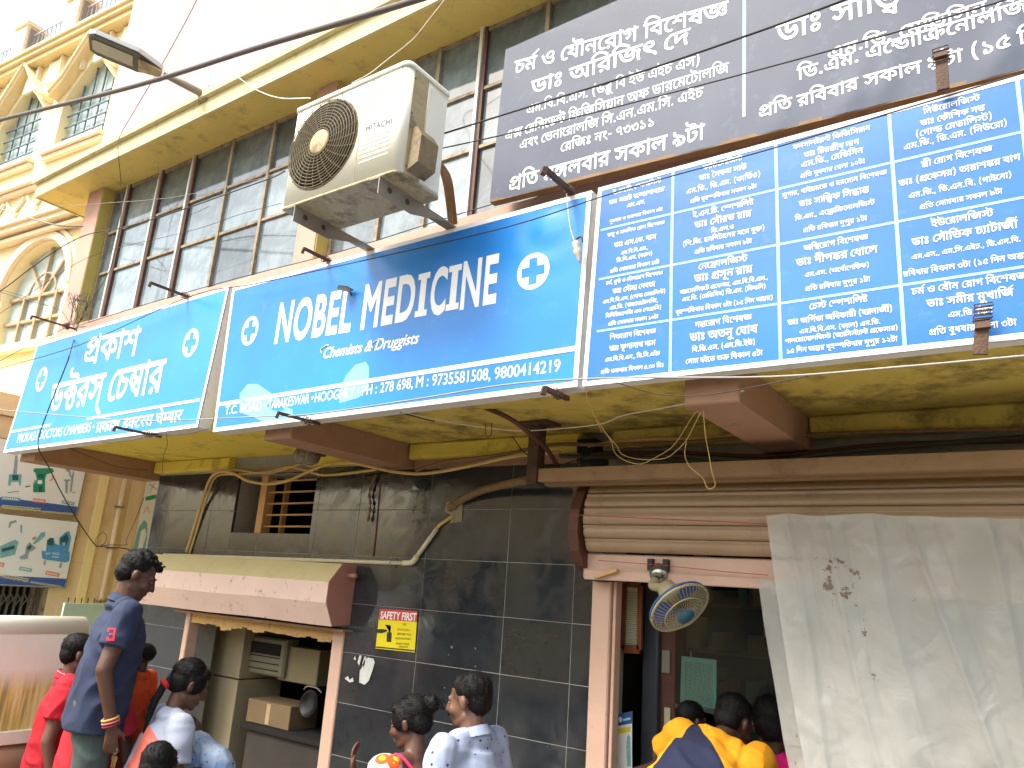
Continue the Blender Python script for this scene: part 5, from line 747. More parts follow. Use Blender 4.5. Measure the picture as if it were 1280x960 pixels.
# curved side bracket
arc = [(3.60, .585), (3.50, .60), (3.40, .52), (3.345, .42), (3.335, .32), (3.36, .22), (3.42, .15), (3.52, .12), (3.60, .13)]
inner = [(3.60, .17), (3.52, .18), (3.46, .21), (3.42, .26), (3.405, .33), (3.41, .41), (3.45, .48), (3.51, .53), (3.60, .52)]
mb = MB()
for i in range(len(arc) - 1):
    a, b = arc[i], arc[i + 1]; c, d = inner[len(inner) - 2 - i], inner[len(inner) - 1 - i]
    mb.hexa([(-2.0, a[0], a[1]), (-1.945, a[0], a[1]), (-1.945, b[0], b[1]), (-2.0, b[0], b[1]), (-2.0, d[0], d[1]), (-1.945, d[0], d[1]), (-1.945, c[0], c[1]), (-2.0, c[0], c[1])])
mb.build('shutter_side_bracket', M_brown, shop)
# hanging steel channel in front of the shutter
mb = MB(); mb.box((-2.13, 3.24, .545), (2.6, 3.30, .61)); mb.box((-2.13, 3.302, .535), (2.6, 3.36, .545)); mb.build('hanging_channel', M_steel, shop)
mb = MB(); mb.box((-2.195, 3.23, .535), (-2.135, 3.30, ZC - .004)); mb.build('hanger_post', M_rust, shop)
mb = MB(); mb.box((-2.25, 3.18, ZC - .012), (-2.06, 3.32, ZC - .001)); mb.build('hanger_plate', M_rust, shop)
mb = MB(); mb.tube(spline([onY(600, 507, 2.9), onY(635, 522, 2.95), onY(660, 540, 3.05), onY(684, 562, 3.25), onY(700, 588, 3.35)]), .012, 8); mb.build('brace', M_brown, shop)
mb = MB(); c = onY(733, 557, 3.50); mb.box(c + Vector((-.05, -.01, -.035)), c + Vector((.05, .09, .035))); mb.build('wall_hole', M_darker, shop)
for i in range(9):
    mb = MB(); mb.ell((-1.8 + .28 * i, 3.449, .112 + .004 * (i % 2)), (.006, .003, .006), None, 8, 5); mb.build('rivet', M_post, shop)
# interior rooms
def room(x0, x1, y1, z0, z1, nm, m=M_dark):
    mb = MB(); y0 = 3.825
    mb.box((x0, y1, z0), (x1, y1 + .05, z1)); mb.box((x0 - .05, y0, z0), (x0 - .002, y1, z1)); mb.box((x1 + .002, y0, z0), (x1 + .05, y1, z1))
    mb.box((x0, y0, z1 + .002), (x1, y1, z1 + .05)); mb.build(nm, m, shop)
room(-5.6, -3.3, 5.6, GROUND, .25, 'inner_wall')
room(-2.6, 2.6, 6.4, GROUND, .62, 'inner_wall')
g = MB(); g.box((-6.1, 3.6, GROUND - .09), (3.0, 7.0, GROUND + .004)); g.build('inner_floor', M_pave, shop)
# side returns so the block is solid from another position
mb = MB(); mb.box((-6.118, 3.826, GROUND), (-5.7, 7.0, .93)); mb.build('side_wall', M_yel, shop)
mb = MB(); mb.box((-6.83, 3.335, ZC + .102), (3.0, 7.0, ZL - .01)); mb.box((-6.82, 3.34, ZL), (3.0, 7.0, 8.45)); mb.build('rear_block', M_pink, shop)
# hood cable clips, fan bracket etc. are placed with the cables
# ================================================================== SIGNS
def vinyl(name, c0, c1, c2=None):
    m = mat(name, s2l(c0), .34, .03, 2, .10, 5)
    nt = m.node_tree; N = nt.nodes; L = nt.links; b = N['Principled BSDF']
    tc = N.new('ShaderNodeTexCoord'); n = N.new('ShaderNodeTexNoise'); n.inputs['Scale'].default_value = .9; n.inputs['Detail'].default_value = 3
    L.new(tc.outputs['Object'], n.inputs['Vector'])
    r = N.new('ShaderNodeValToRGB'); r.color_ramp.elements[0].position = .35; r.color_ramp.elements[0].color = (*s2l(c0), 1); r.color_ramp.elements[1].position = .68; r.color_ramp.elements[1].color = (*s2l(c1), 1)
    L.new(n.outputs['Fac'], r.inputs['Fac'])
    n2 = N.new('ShaderNodeTexNoise'); n2.inputs['Scale'].default_value = 14; n2.inputs['Detail'].default_value = 9; n2.inputs['Roughness'].default_value = .75
    L.new(tc.outputs['Object'], n2.inputs['Vector'])
    r2 = N.new('ShaderNodeValToRGB'); r2.color_ramp.elements[0].position = .55; r2.color_ramp.elements[1].position = .85; r2.color_ramp.elements[1].color = (.25,) * 3 + (1,)
    L.new(n2.outputs['Fac'], r2.inputs['Fac'])
    mx = N.new('ShaderNodeMix'); mx.data_type = 'RGBA'; L.new(r2.outputs['Color'], mx.inputs['Factor']); L.new(r.outputs['Color'], mx.inputs['A']); mx.inputs['B'].default_value = (*s2l((150, 175, 190)), 1)
    L.new(mx.outputs['Result'], b.inputs['Base Color'])
    return m
M_b1 = vinyl('blue_vinyl_sunny', (26, 126, 204), (46, 152, 218))
M_b2 = vinyl('blue_vinyl', (14, 112, 198), (24, 140, 216))
M_b3 = vinyl('blue_flex_print', (22, 98, 176), (30, 114, 188))
M_lt = mat('pale_cyan_print', s2l((150, 226, 240)), .5, .03)
M_gr = vinyl('grey_flex_print', (54, 64, 84), (70, 80, 98))
M_gr.node_tree.nodes['Principled BSDF'].inputs['Roughness'].default_value = .6
M_edge = mat('white_sign_edge', s2l((214, 216, 214)), .45, .06, 8, stain=s2l((140, 130, 120)), samt=.3, sscale=12)
M_ghost = mat('faded_blue_print', s2l((122, 186, 228)), .4, .03)

def set_relief(plane, q, amp, wr=None):
    """the wrinkles of the skin; the print lies on them"""
    a0, a1 = q[0][0], q[1][0]; b0, b1 = min(q[0][1], q[1][1]), max(q[2][1], q[3][1])
    def hf(a, b):
        s = (a - a0) / (a1 - a0); t = (b - b0) / (b1 - b0); e = max(0, min(1, min(s, 1 - s, t, 1 - t) * 12))
        h = amp * e * (noise.noise(Vector((a * 1.3, b * 1.6, 2))) + .5 * noise.noise(Vector((a * 3 + b * 4, b * 2, 7))))
        return h + (wr(s, t) * e if wr else 0)
    plane.hf = hf
def flex(plane, a0, b0, a1, b1, m, nm, parent, amp=.0025, nx=90, nz=36, wr=None, quad=None):
    set_relief(plane, quad, amp, wr)
    """slightly wrinkled vinyl skin; quad: four corner (a,b) pairs BL BR TR TL"""
    mb = MB(); V = []; F = []
    for j in range(nz + 1):
        for i in range(nx + 1):
            s, t = i / nx, j / nz
            if quad:
                a = (quad[0][0] * (1 - s) + quad[1][0] * s) * (1 - t) + (quad[3][0] * (1 - s) + quad[2][0] * s) * t
                b = (quad[0][1] * (1 - s) + quad[1][1] * s) * (1 - t) + (quad[3][1] * (1 - s) + quad[2][1] * s) * t
            else: a, b = a0 + (a1 - a0) * s, b0 + (b1 - b0) * t
            V.append(plane.at(a, b, 0.0))
    for j in range(nz):
        for i in range(nx):
            o = j * (nx + 1) + i; F.append((o, o + 1, o + nx + 2, o + nx + 1))
    mb.add(V, F, True); return mb.build(nm, m, parent)
def frame_quad(plane, q, w, off, m, nm, parent):
    """white border running inside the four corners"""
    c = Vector((sum(p[0] for p in q) / 4, sum(p[1] for p in q) / 4))
    mb = MB(); inn = []
    for i in range(4):
        p = Vector(q[i]); a = (Vector(q[i - 1]) - p).normalized(); b = (Vector(q[(i + 1) % 4]) - p).normalized(); inn.append(p + a * w + b * w)
    for i in range(4):
        j = (i + 1) % 4
        mb.add([plane.at(q[i][0], q[i][1], off), plane.at(q[j][0], q[j][1], off), plane.at(inn[j].x, inn[j].y, off), plane.at(inn[i].x, inn[i].y, off)], [(0, 1, 2, 3)])
    return mb.build(nm, m, parent)
def sign_box(name, label, y, corners, mface, depth=.085, border=.022, cat='sign', amp=.003, wr=None):
    """corners: image points BL BR TR TL of the face"""
    pl = Plane((0, y, 0), (1, 0, 0), (0, 0, 1)); pl.n = Vector((0, -1, 0))
    q = [pl.px(*c) for c in corners]
    root = thing(name, label, cat, pl.at(q[0][0], q[0][1]))
    mb = MB(); f = [pl.at(a, b, -.006) for a, b in q]; k = [pl.at(a, b, -depth) for a, b in q]
    mb.add(f + k, [(3, 2, 1, 0), (4, 5, 6, 7), (0, 1, 5, 4), (1, 2, 6, 5), (2, 3, 7, 6), (3, 0, 4, 7)])
    mb.build('sign_frame', M_edge, root)
    flex(pl, 0, 0, 0, 0, mface, 'sign_face', root, quad=q, amp=amp, wr=wr)
    frame_quad(pl, q, border, .001, M_white, 'sign_border', root)
    return root, pl, q

# ---- doctors' chamber sign
s1, p1, q1 = sign_box('chamber_sign', 'light blue doctors chamber sign in Bengali with two white crosses, leftmost of the hanging signs', 2.5,
                      [(4, 566), (247, 534), (287, 357), (47, 430)], M_b1)
B1 = 17
lettering(line_px(p1, indic('s1', 0, B1), (110, 423.6), (176.5, 411), 28, .62, .62, .0012), M_white, s1, True)
lettering(line_px(p1, indic('s1', 1, B1), (67, 481.6), (208, 449.3), 32, .62, .62, .0012), M_white, s1, True)
lettering(line_px(p1, indic('d1', 0, 14), (122, 528.6), (229, 512.2), 12, .62, .62, .0012), M_white, s1, False)
lettering(line_px(p1, latin('PROKASH DOCTORS CMAMBERS •', .006, .05), (21, 553.5), (117, 539), 10.5, 0, CAPH, .0012), M_white, s1, False)
mb = MB(); a = p1.px(12, 540); b = p1.px(250, 499.6); strip(p1, *a, *b, .017, .0012, mb); mb.build('rule_line', M_white, s1)
disc_cross(p1, (52, 474), 14.5, s1, M_white, M_b1, .82); disc_cross(p1, (238.5, 428.5), 17, s1, M_white, M_b1, .86)
# ---- pharmacy sign
def wr2(s, t):
    h = 0
    d = math.hypot((s - .93) * 2.2, (t - .86))
    h += .006 * math.sin(d * 42) * math.exp(-d * 7)
    return h
s2, p2, q2 = sign_box('pharmacy_sign', 'long blue pharmacy sign reading NOBEL MEDICINE between the two Bengali signs', 2.5,
                      [(266, 540), (722, 483), (740, 238), (291, 360)], M_b2, wr=wr2)
def T2(txt, p0, p1_, h, off=.03, sh=.0):
    return line_px(p2, latin(txt, off, sh), p0, p1_, h, 0, CAPH, .0012)
lettering(line_px(p2, latin('NOBEL', .03, 0, 1.1), (343, 428.3), (437.5, 412.5), 46.5, 0, CAPH, .0012), M_white, s2, True)
for txt, a, b, h in (('MED', (450.5, 410.5), (516, 397.4), 51.5), ('C', (536, 393.5), (556, 389.6), 54), ('NE', (575, 385.6), (620, 376.6), 55.5)):
    lettering(line_px(p2, latin(txt, .03, 0, 1.1), a, b, h, 0, CAPH, .0012), M_white, s2, True)
def serif_I(p, x, y, h):     # a capital I with slab bars
    a, b = p.px(x, y); _, t = p.px(x, y - h); hh = abs(t - b); w = hh * .17; q = hh * .085; sl = 0; e = hh * .14
    P = [(-w, 0), (w, 0), (w, e), (q, e), (q, hh - e), (w, hh - e), (w + sl, hh), (-w + sl, hh), (-w, hh - e), (-q, hh - e), (-q, e), (-w, e)]
    mb = MB(); mb.add([p.at(a + u, b + v, .0012) for u, v in P], [tuple(range(12))]); return mb
for x, y, h in ((525.5, 395.6, 53), (565.0, 387.6, 55)): lettering(serif_I(p2, x, y, h), M_white, s2, True)
lettering(T2('Chemists & Druggists', (404, 448), (524, 428.7), 12.5, .022, .32), M_white, s2, False)
for c0, c1, sz in (((404, 443), (411, 434), 2), ((468, 437), (476, 427), 2)):   # swash strokes on the script capitals
    a0, b0 = p2.px(*c0); a1, b1 = p2.px(*c1)
    mb = MB(); mb.tube(spline([p2.at(a0 - .01, b0 + .005, .002), p2.at(a0 - .02, b0 + .03, .002), p2.at((a0 + a1) / 2, b1 + .012, .002), p2.at(a1, b1 + .01, .002)]), .003, 4); mb.build('lettering', M_white, s2, kind='stuff')
for txt, a, b, h in (('T.C. ROAD •', (281, 518.5), (333, 512), 10.5), ('TARAKESWAR •', (335, 511.5), (391, 503), 11), ('HOOGHLY •', (393, 503), (449, 494.5), 11.5),
                     ('PH : 278 698,', (452, 494.3), (516, 485), 12), ('M : 9735581508,', (520, 484.5), (613, 474.5), 13.5), ('9800414219', (618, 474), (700, 464), 14.5)):
    lettering(T2(txt, a, b, h, .010, .0), M_white, s2, False)
mb = MB(); a = p2.px(271.5, 506); b = p2.px(733 - 8, 434.5); strip(p2, *a, *b, .021, .0014, mb); mb.build('rule_line', M_white, s2)
for pts in ([(424, 504), (424, 490), (432, 470), (444, 456), (457, 452), (461, 458), (461, 480), (456, 490), (448, 497)], [(300, 515), (300, 492), (310, 480), (322, 480), (340, 492), (356, 508), (366, 512), (366, 521), (330, 527)]):
    mb = MB(); mb.add([p2.at(*p2.px(*c), .0006) for c in reversed(pts)], [tuple(range(len(pts)))]); mb.build('faded_hand_motif', M_ghost, s2)
disc_cross(p2, (312.5, 413.5), 17.5, s2, M_white, M_b2, .84); disc_cross(p2, (666.5, 339), 22.3, s2, M_white, M_b2, .98)

# ---- doctors' timetable board
pb = Plane((0, 2.5, 0), (1, 0, 0), (0, 0, 1)); pb.n = Vector((0, -1, 0))
qb = [pb.px(728, 483), (.33, .7875), (.33, 1.63), pb.px(748, 235)]
s3 = thing('timetable_board', 'wide blue board of doctors names in a grid of pale lines at the canopy right', 'sign', pb.at(*qb[0]))
mb = MB(); f = [pb.at(a, b, -.006) for a, b in qb]; k = [pb.at(a, b, -.06) for a, b in qb]
mb.add(f + k, [(3, 2, 1, 0), (4, 5, 6, 7), (0, 1, 5, 4), (1, 2, 6, 5), (2, 3, 7, 6), (3, 0, 4, 7)]); mb.build('sign_frame', M_edge, s3)
flex(pb, 0, 0, 0, 0, M_b3, 'sign_face', s3, quad=qb, amp=.003)
frame_quad(pb, qb, .018, .001, M_white, 'sign_border', s3)
cx = [qb[3][0] + .02, pb.px(841, 240)[0], pb.px(971, 240)[0], pb.px(1118, 240)[0], pb.px(1271, 97)[0], .33]
rz = [1.612, (pb.px(840, 265)[1] + pb.px(1112, 206)[1]) / 2, (pb.px(839, 330.5)[1] + pb.px(1120, 279)[1]) / 2, (pb.px(837, 400)[1] + pb.px(1128, 357)[1]) / 2, .806]
mb = MB()
for x in cx[1:5]:
    for k in range(20): strip(pb, x, .80 + .818 * k / 20, x, .80 + .818 * (k + 1) / 20, .011, .0012, mb)
mb.build('grid_lines', M_lt, s3, kind='stuff')
mb = MB()
for z in rz[1:4]:
    for k in range(40): strip(pb, cx[0] + (.318 - cx[0]) * k / 40, z, cx[0] + (.318 - cx[0]) * (k + 1) / 40, z, .008, .0009, mb)
mb.build('grid_lines', M_lt, s3, kind='stuff')
CELLS = {
 'c11': [(.13, .68), (.36, .78), (.55, .26), (.84, .74)], 'c12': [(.14, .8), (.38, .58), (.57, .38), (.70, .5), (.89, .68)],
 'c13': [(.11, .78), (.29, .58), (.46, .86), (.6, .66), (.74, .76), (.9, .68)], 'c14': [(.17, .62), (.4, .62), (.62, .74), (.86, .84)],
 'c21': [(.1, .38), (.32, .46), (.57, .72), (.82, .64)], 'c22': [(.13, .58), (.33, .54), (.51, .22), (.65, .78), (.84, .54)],
 'c23': [(.13, .46), (.33, .54), (.53, .82), (.67, .78), (.88, .9)], 'c24': [(.17, .52), (.4, .62), (.64, .58), (.85, .7)],
 'c31': [(.17, .68), (.4, .48), (.6, .54), (.84, .56)], 'c32': [(.14, .9), (.36, .6), (.6, .68), (.84, .54)],
 'c33': [(.15, .54), (.37, .68), (.6, .54), (.83, .54)], 'c34': [(.14, .48), (.37, .86), (.56, .66), (.7, .92), (.88, .9)],
 'c41': [(.14, .44), (.36, .5), (.56, .6), (.76, .8)], 'c42': [(.15, .54), (.38, .92), (.62, .78), (.84, .62)],
 'c43': [(.14, .46), (.37, .78), (.6, .8), (.84, .95)], 'c44': [(.14, .84), (.37, .62), (.6, .32), (.84, .62)]}
for c in range(4):
    for r in range(4):
        key = 'c%d%d' % (c + 1, r + 1); x0, x1 = cx[c], cx[c + 1]; zt, zb = rz[r], rz[r + 1]; mb = MB()
        for i, (fz, fw) in enumerate(CELLS[key]):
            tri = indic(key, i, 10 if i != 1 else 16); w = (x1 - x0) * fw; sx = w / tri[2]
            mx = {5: .036, 6: .031}.get(len(CELLS[key]), .04)
            sy = min(sx * 1.12, mx if i != 1 else mx * 1.25)
            zc = zt + (zb - zt) * fz
            put_flat(pb, tri, (x0 + x1) / 2 - w / 2, zc - .32 * sy, sx, sy, 0, .0016, mb)
        lettering(mb, M_white, s3)

# ---- grey board above
pg = Plane((0, 2.72, 0), (1, 0, 0), (0, 0, 1)); pg.n = Vector((0, -1, 0))
qg = [pg.px(612, 252), (.5, 1.775), (.5, 2.80), pg.px(632, 62)]
def wrg(s, t):
    h = 0
    for sx, a, w in ((.62, .012, .02), (.66, .010, .015), (.52, .006, .02), (.80, .012, .02), (.40, .005, .03)):
        d = (s - sx) - (t) * .12
        h += a * math.exp(-(d / w) ** 2) * max(0, 1 - t * 2.6)
    return h
s4 = thing('grey_doctors_board', 'large slate grey board with big white Bengali lettering above the blue timetable board', 'sign', pg.at(*qg[0]))
flex(pg, 0, 0, 0, 0, M_gr, 'sign_face', s4, quad=qg, amp=.004, nx=90, nz=34, wr=wrg)
M_wood = mat('weathered_brown_batten', s2l((120, 96, 66)), .7, .2, 12, .3, 90)
mb = MB(); dz = (qg[1][1] - qg[0][1])
mb.prism([pg.at(qg[0][0], qg[0][1] - .004, -.045), pg.at(qg[1][0], qg[1][1] - .004, -.045), pg.at(qg[1][0], qg[1][1] + .012, -.045), pg.at(qg[0][0], qg[0][1] + .012, -.045)], (0, -.045, 0)); mb.build('bottom_batten', M_wood, s4)
mb = MB(); mb.bar(pg.at(qg[0][0] + .012, qg[0][1] + .02, -.03), pg.at(qg[3][0] + .012, qg[3][1], -.03), .03, .04, up=(0, 1, 0)); mb.build('side_batten', M_wood, s4)
for i, (a, b, h) in enumerate([((644, 77), (910, 1), 15), ((665, 102), (862, 35), 16), ((659, 133), (876, 68), 10), ((632, 165), (911, 78), 10), ((650, 176.5), (879, 109), 10), ((701, 180), (819, 146), 10), ((637, 223), (881, 155.5), 15.5)]):
    lettering(line_px(pg, indic('g1', i, 14 if h >= 15 else 8), a, b, h, .62, .62, .0015), M_white, s4, h >= 15)
for i, (a, w, h) in enumerate([((971, 33), 1.5, 22), ((1034, 63), .70, 12.5), ((997, 87), 1.0, 14), ((948, 134), 1.42, 13.5)]):
    tri = indic('g2', i, 14); a0, b0 = pg.px(*a); _, bt = pg.px(a[0], a[1] - h); sy = abs(bt - b0) / .62
    sx = (sy * .92) if i == 0 else {1: (pg.px(1242, 4)[0] - a0) / tri[2]}.get(i, sy * .95)
    wmax = .46 - a0
    lettering(put_flat(pg, tri, a0, b0 - .62 * sy, sx if i else sx, sy, -.012, .0015), M_white, s4, False)
mb = MB(); a = pg.px(931, 0); b = pg.px(930, 146); strip(pg, a[0], a[1] + .1, b[0], b[1], .013, .0012, mb); mb.build('rule_line', M_lt, s4)

# ---- safety sticker and torn poster on the tiles
pt = Plane((0, 3.584, 0), (1, 0, 0), (0, 0, 1)); pt.n = Vector((0, -1, 0))
M_yst = mat('sticker_yellow', s2l((236, 220, 20)), .4, .04); M_rst = mat('sticker_red', s2l((206, 60, 60)), .4, .04); M_bst = mat('sticker_black', s2l((40, 38, 30)), .4, .04)
qs = [pt.px(469.5, 810.5), pt.px(518.5, 815.5), pt.px(522, 764), pt.px(475, 761)]
s5 = thing('safety_sticker', 'small red and yellow SAFETY FIRST hand washing sticker on the dark tiles', 'sticker', pt.at(*qs[0]))
def Q(pl, cs, off, m, nm, par):
    mb = MB(); P = [pl.at(*pl.px(*c), off) for c in cs]; mb.add(P + [p + pl.n * -.0008 for p in P], [tuple(range(len(P))), tuple(range(2 * len(P) - 1, len(P) - 1, -1))]); return mb.build(nm, m, par)
Q(pt, [(469.5, 810.5), (518.5, 815.5), (522, 764), (475, 761)], .001, M_yst, 'sticker_sheet', s5)
Q(pt, [(473.4, 774.2), (521.2, 777.4), (522, 764), (475, 761)], .002, M_rst, 'sticker_heading', s5)
lettering(line_px(pt, latin('SAFETY FIRST', .03), (475.5, 773), (520.5, 776), 9, 0, CAPH, .003), M_white, s5, False)
for i, (t, x0, y0, x1, y1) in enumerate((('USE', 504, 781.5, 508, 781.8), ('SANITIZER', 497, 788, 513, 789), ('BEFORE YOU', 497, 793.5, 514, 794.5), ('TOUCH ANYTHING', 494, 799, 514, 800.2), ('WASH YOUR', 495, 805.5, 512, 806.5), ('HANDS', 499, 809.5, 510, 810))):
    lettering(line_px(pt, latin(t, .0), (x0, y0), (x1, y1), 2.6, 0, CAPH, .003), M_bst if i != 1 else M_rst, s5, False)
Q(pt, [(483.5, 802), (489.2, 802.6), (490, 791), (484.2, 790.3)], .003, M_bst, 'bottle_picture', s5)
Q(pt, [(485.3, 790.5), (488, 790.8), (488.5, 783.5), (486.2, 783.2), (482, 781.5), (482.2, 780.6), (489, 781.8)], .003, M_bst, 'bottle_picture', s5)
Q(pt, [(472, 791), (478, 791.5), (484, 789), (484.4, 787.3), (478, 786.2), (472.5, 786.5)], .003, M_bst, 'hand_picture', s5)
mb = MB(); strip(pt, *pt.px(469.8, 808.6), *pt.px(518.6, 813.4), .007, .003, mb); mb.build('rule_line', M_bst, s5)
M_torn = mat('white_paper_scraps', s2l((200, 205, 198)), .7, .1, 30)
s6 = thing('torn_poster', 'white scraps of a torn poster left on the dark tiles below the safety sticker', 'poster', pt.at(*pt.px(455, 850)))
for cs in ([(449, 853), (450, 838), (453, 834), (455, 826), (460, 822), (467, 823.5), (468.5, 828), (465, 840), (461, 851), (456, 856)], [(447, 828), (449.5, 819), (452.5, 819.5), (449, 832)], [(453, 829), (456, 820.5), (458, 821), (455, 834)],
           [(431, 848), (435, 845), (437, 850), (441, 847), (442, 852), (437, 853)], [(442, 824), (444, 820), (445, 825)]):
    Q(pt, cs, .001, M_torn, 'paper_scrap', s6)
# ================================================================== AIR CONDITIONER
AX0, AX1, AY0, AY1 = -2.815, -2.095, 2.0, 2.265
AZ0, AZ1 = 1.632, 2.168
ac = thing('air_conditioner', 'dusty white air conditioner unit with a round fan grille above the pharmacy sign', 'air conditioner', ((AX0 + AX1) / 2, (AY0 + AY1) / 2, AZ0))
mb = MB(); r = .035; P = []
for (cx_, cy_, a0) in ((AX1 - r, AY0 + r, -90), (AX1 - .01, AY1 - .01, 0), (AX0 + .01, AY1 - .01, 90), (AX0 + .012, AY0 + .012, 180)):
    rr = r if a0 == -90 else .012
    for k in range(6):
        a = RAD(a0 + 90 * k / 5); P.append((cx_ + rr * math.cos(a), cy_ + rr * math.sin(a)))
def slab(P, z0, z1, grow=0.0):
    c = ((AX0 + AX1) / 2, (AY0 + AY1) / 2); m_ = MB()
    Q_ = [(x + grow * (1 if x > c[0] else -1), y + grow * (1 if y > c[1] else -1)) for x, y in P]
    m_.prism([(x, y, z0) for x, y in Q_], (0, 0, z1 - z0)); m_.sm = [False, False] + [True] * len(P); return m_
slab(P, AZ0 + .012, AZ1 - .024).build('casing', M_ac, ac)
slab(P, AZ1 - .022, AZ1, .005).build('top_cover', M_ac, ac)
slab(P, AZ0, AZ0 + .012, .002).build('base_tray', M_acd, ac)
fc = onY(405, 190, AY0 - .004); fc = Vector((-2.588, AY0, (AZ0 + AZ1) / 2 + .006)); FR = .226
mb = MB(); mb.lathe(fc + Vector((0, .02, 0)), (0, -1, 0), [(0, FR), (.021, FR), (.024, FR - .004), (.0225, FR - .01)], 48, True, False); mb.build('fan_ring', M_guard, ac)
mb = MB(); mb.lathe(fc + Vector((0, .0215, 0)), (0, -1, 0), [(0, FR - .004), (.0225, FR - .005)], 48); mb.build('fan_opening', M_darker, ac)
mb = MB()
for k in range(11):
    rr = .062 + (FR - .062) * (k + .4) / 11; pts = []
    for j in range(49):
        a = 2 * math.pi * j / 48; pts.append(fc + Vector((rr * math.cos(a), -.012 - .016 * (1 - (rr / FR) ** 2), rr * math.sin(a))))
    mb.tube(pts, .0022, 5, False)
mb.build('grille_rings', M_guard, ac)
mb = MB()
for k in range(24):
    a = 2 * math.pi * k / 24; pts = []
    for j in range(6):
        t = j / 5; rr = .05 + (FR - .05) * t; aa = a + .22 * t; pts.append(fc + Vector((rr * math.cos(aa), -.009 - .016 * (1 - (rr / FR) ** 2), rr * math.sin(aa))))
    mb.tube(pts, .0028, 5, False)
mb.build('grille_spokes', M_guard, ac)
mb = MB(); mb.lathe(fc + Vector((0, -.022, 0)), (0, -1, 0), [(0, .062), (.004, .061), (.006, .05), (.0065, .002)], 28); mb.build('grille_hub', M_acd, ac)
mb = MB()
for z in [AZ0 + .10 + .022 * k for k in range(6)] + [AZ0 + .36 + .022 * k for k in range(6)]:
    mb.box((-2.33, AY0 - .0022, z), (-2.16, AY0 + .001, z + .004))
mb.build('pressed_louvre', M_ac, ac, kind='stuff')
mb = MB(); mb.box((-2.352, AY0 - .0015, AZ0 + .02), (-2.349, AY0 + .001, AZ1 - .03)); mb.build('panel_seam', M_acd, ac)
pa = Plane((0, AY0, 0), (1, 0, 0), (0, 0, 1)); pa.n = Vector((0, -1, 0)); M_navy = mat('navy_print', s2l((60, 66, 92)), .4, .05)
a0, b0 = pa.px(457.5, 164.5); a1, b1 = pa.px(489.5, 155)
lettering(put_flat(pa, latin('HITACHI', .006, 0, 1.08), a0, b0, (a1 - a0) / latin('HITACHI', .006, 0, 1.08)[2], .031 / CAPH, math.atan2(b1 - b0, a1 - a0), .0025), M_navy, ac)
# dirty service side
mb = MB(); mb.box((AX1 + .0005, AY0 + .04, AZ0 + .014), (AX1 + .003, AY0 + .13, AZ1 - .03)); mb.build('side_panel', M_acd, ac)
mb = MB(); mb.bevbox((AX1 + .0035, AY0 + .135, AZ0 + .02), (AX1 + .006, AY1 - .01, AZ1 - .05), .002); mb.build('side_panel', M_ac, ac)
mb = MB(); mb.prism([(AX1 + .0035, AY0 + .05, AZ0 + .03), (AX1 + .06, AY0 + .055, AZ0 + .06), (AX1 + .06, AY0 + .06, AZ0 + .19), (AX1 + .03, AY0 + .06, AZ0 + .235), (AX1 + .0035, AY0 + .06, AZ0 + .24)], (0, .11, 0)); mb.build('valve_cover', mat('grimy_valve_cover', s2l((128, 112, 82)), .7, .25, 12, .2, 60, stain=s2l((70, 58, 42)), samt=.7, sscale=9, thr=.5), ac)
mb = MB()
for z in (AZ0 + .05, AZ0 + .3, AZ0 + .47): mb.ell((AX1 + .004, AY0 + .045, z), (.003, .006, .006))
for x in (-2.78, -2.5, -2.3, -2.13): mb.ell((x, AY0 - .001, AZ1 - .03), (.004, .002, .004))
mb.build('screws', M_guard, ac)
mb = MB()
for j in range(12): mb.box((AX0 + .05, AY1 + .001, AZ0 + .05 + j * .038), (AX1 - .05, AY1 + .004, AZ0 + .058 + j * .038))
mb.build('rear_fins', M_guard, ac)
for x, yb in ((-2.745, 2.845), (-2.215, 2.845)):
    t = thing('wall_bracket', 'galvanised steel arm under the %s of the air conditioner' % ('fan end' if x < -2.5 else 'lettered end'), 'bracket', (x, 2.845, AZ0 - .05))
    mb = MB(); mb.box((x - .03, AY0 - .004, AZ0 - .004), (x + .03, yb, AZ0)); mb.prism([(x + .026, yy, AZ0 + zz_) for yy, zz_ in ((AY0 - .004, -.0045), (AY0 - .004, -.078), (2.2, -.078), (2.43, -.0085), (yb, -.0085), (yb, -.0045))], (.0045, 0, 0)); mb.build('arm', M_galv, t)
    mb = MB(); mb.box((x - .032, yb - .006, AZ0 - .30), (x + .034, yb, AZ0 + .02)); mb.box((x + .026, yb - .05, AZ0 - .30), (x + .03, yb - .0065, AZ0 - .08)); mb.build('wall_plate', M_galv, t)
    mb = MB()
    for y in (2.06, 2.17): mb.lathe((x + .031, y, AZ0 - .035), (1, 0, 0), [(0, .014), (.001, .013)], 12)
    mb.build('punched_holes', M_rust, t, kind='stuff')
t = thing('refrigerant_pipes', 'bundle of brown lagged pipes bending down from the side of the air conditioner', 'pipe', (-2.03, 2.3, AZ0))
for k in range(3):
    o = k * .018
    mb = MB(); mb.tube(spline([onY(527, 196 + 3 * k, 2.14), onY(536 + 2 * k, 190 + 4 * k, 2.2), onY(548 + 3 * k, 202 + 4 * k, 2.35), onY(556 + 3 * k, 226, 2.55), onY(560 + 3 * k, 252, 2.72), onY(563 + 3 * k, 280, 2.80)]), .013, 8); mb.build('pipe', M_wrap, t)

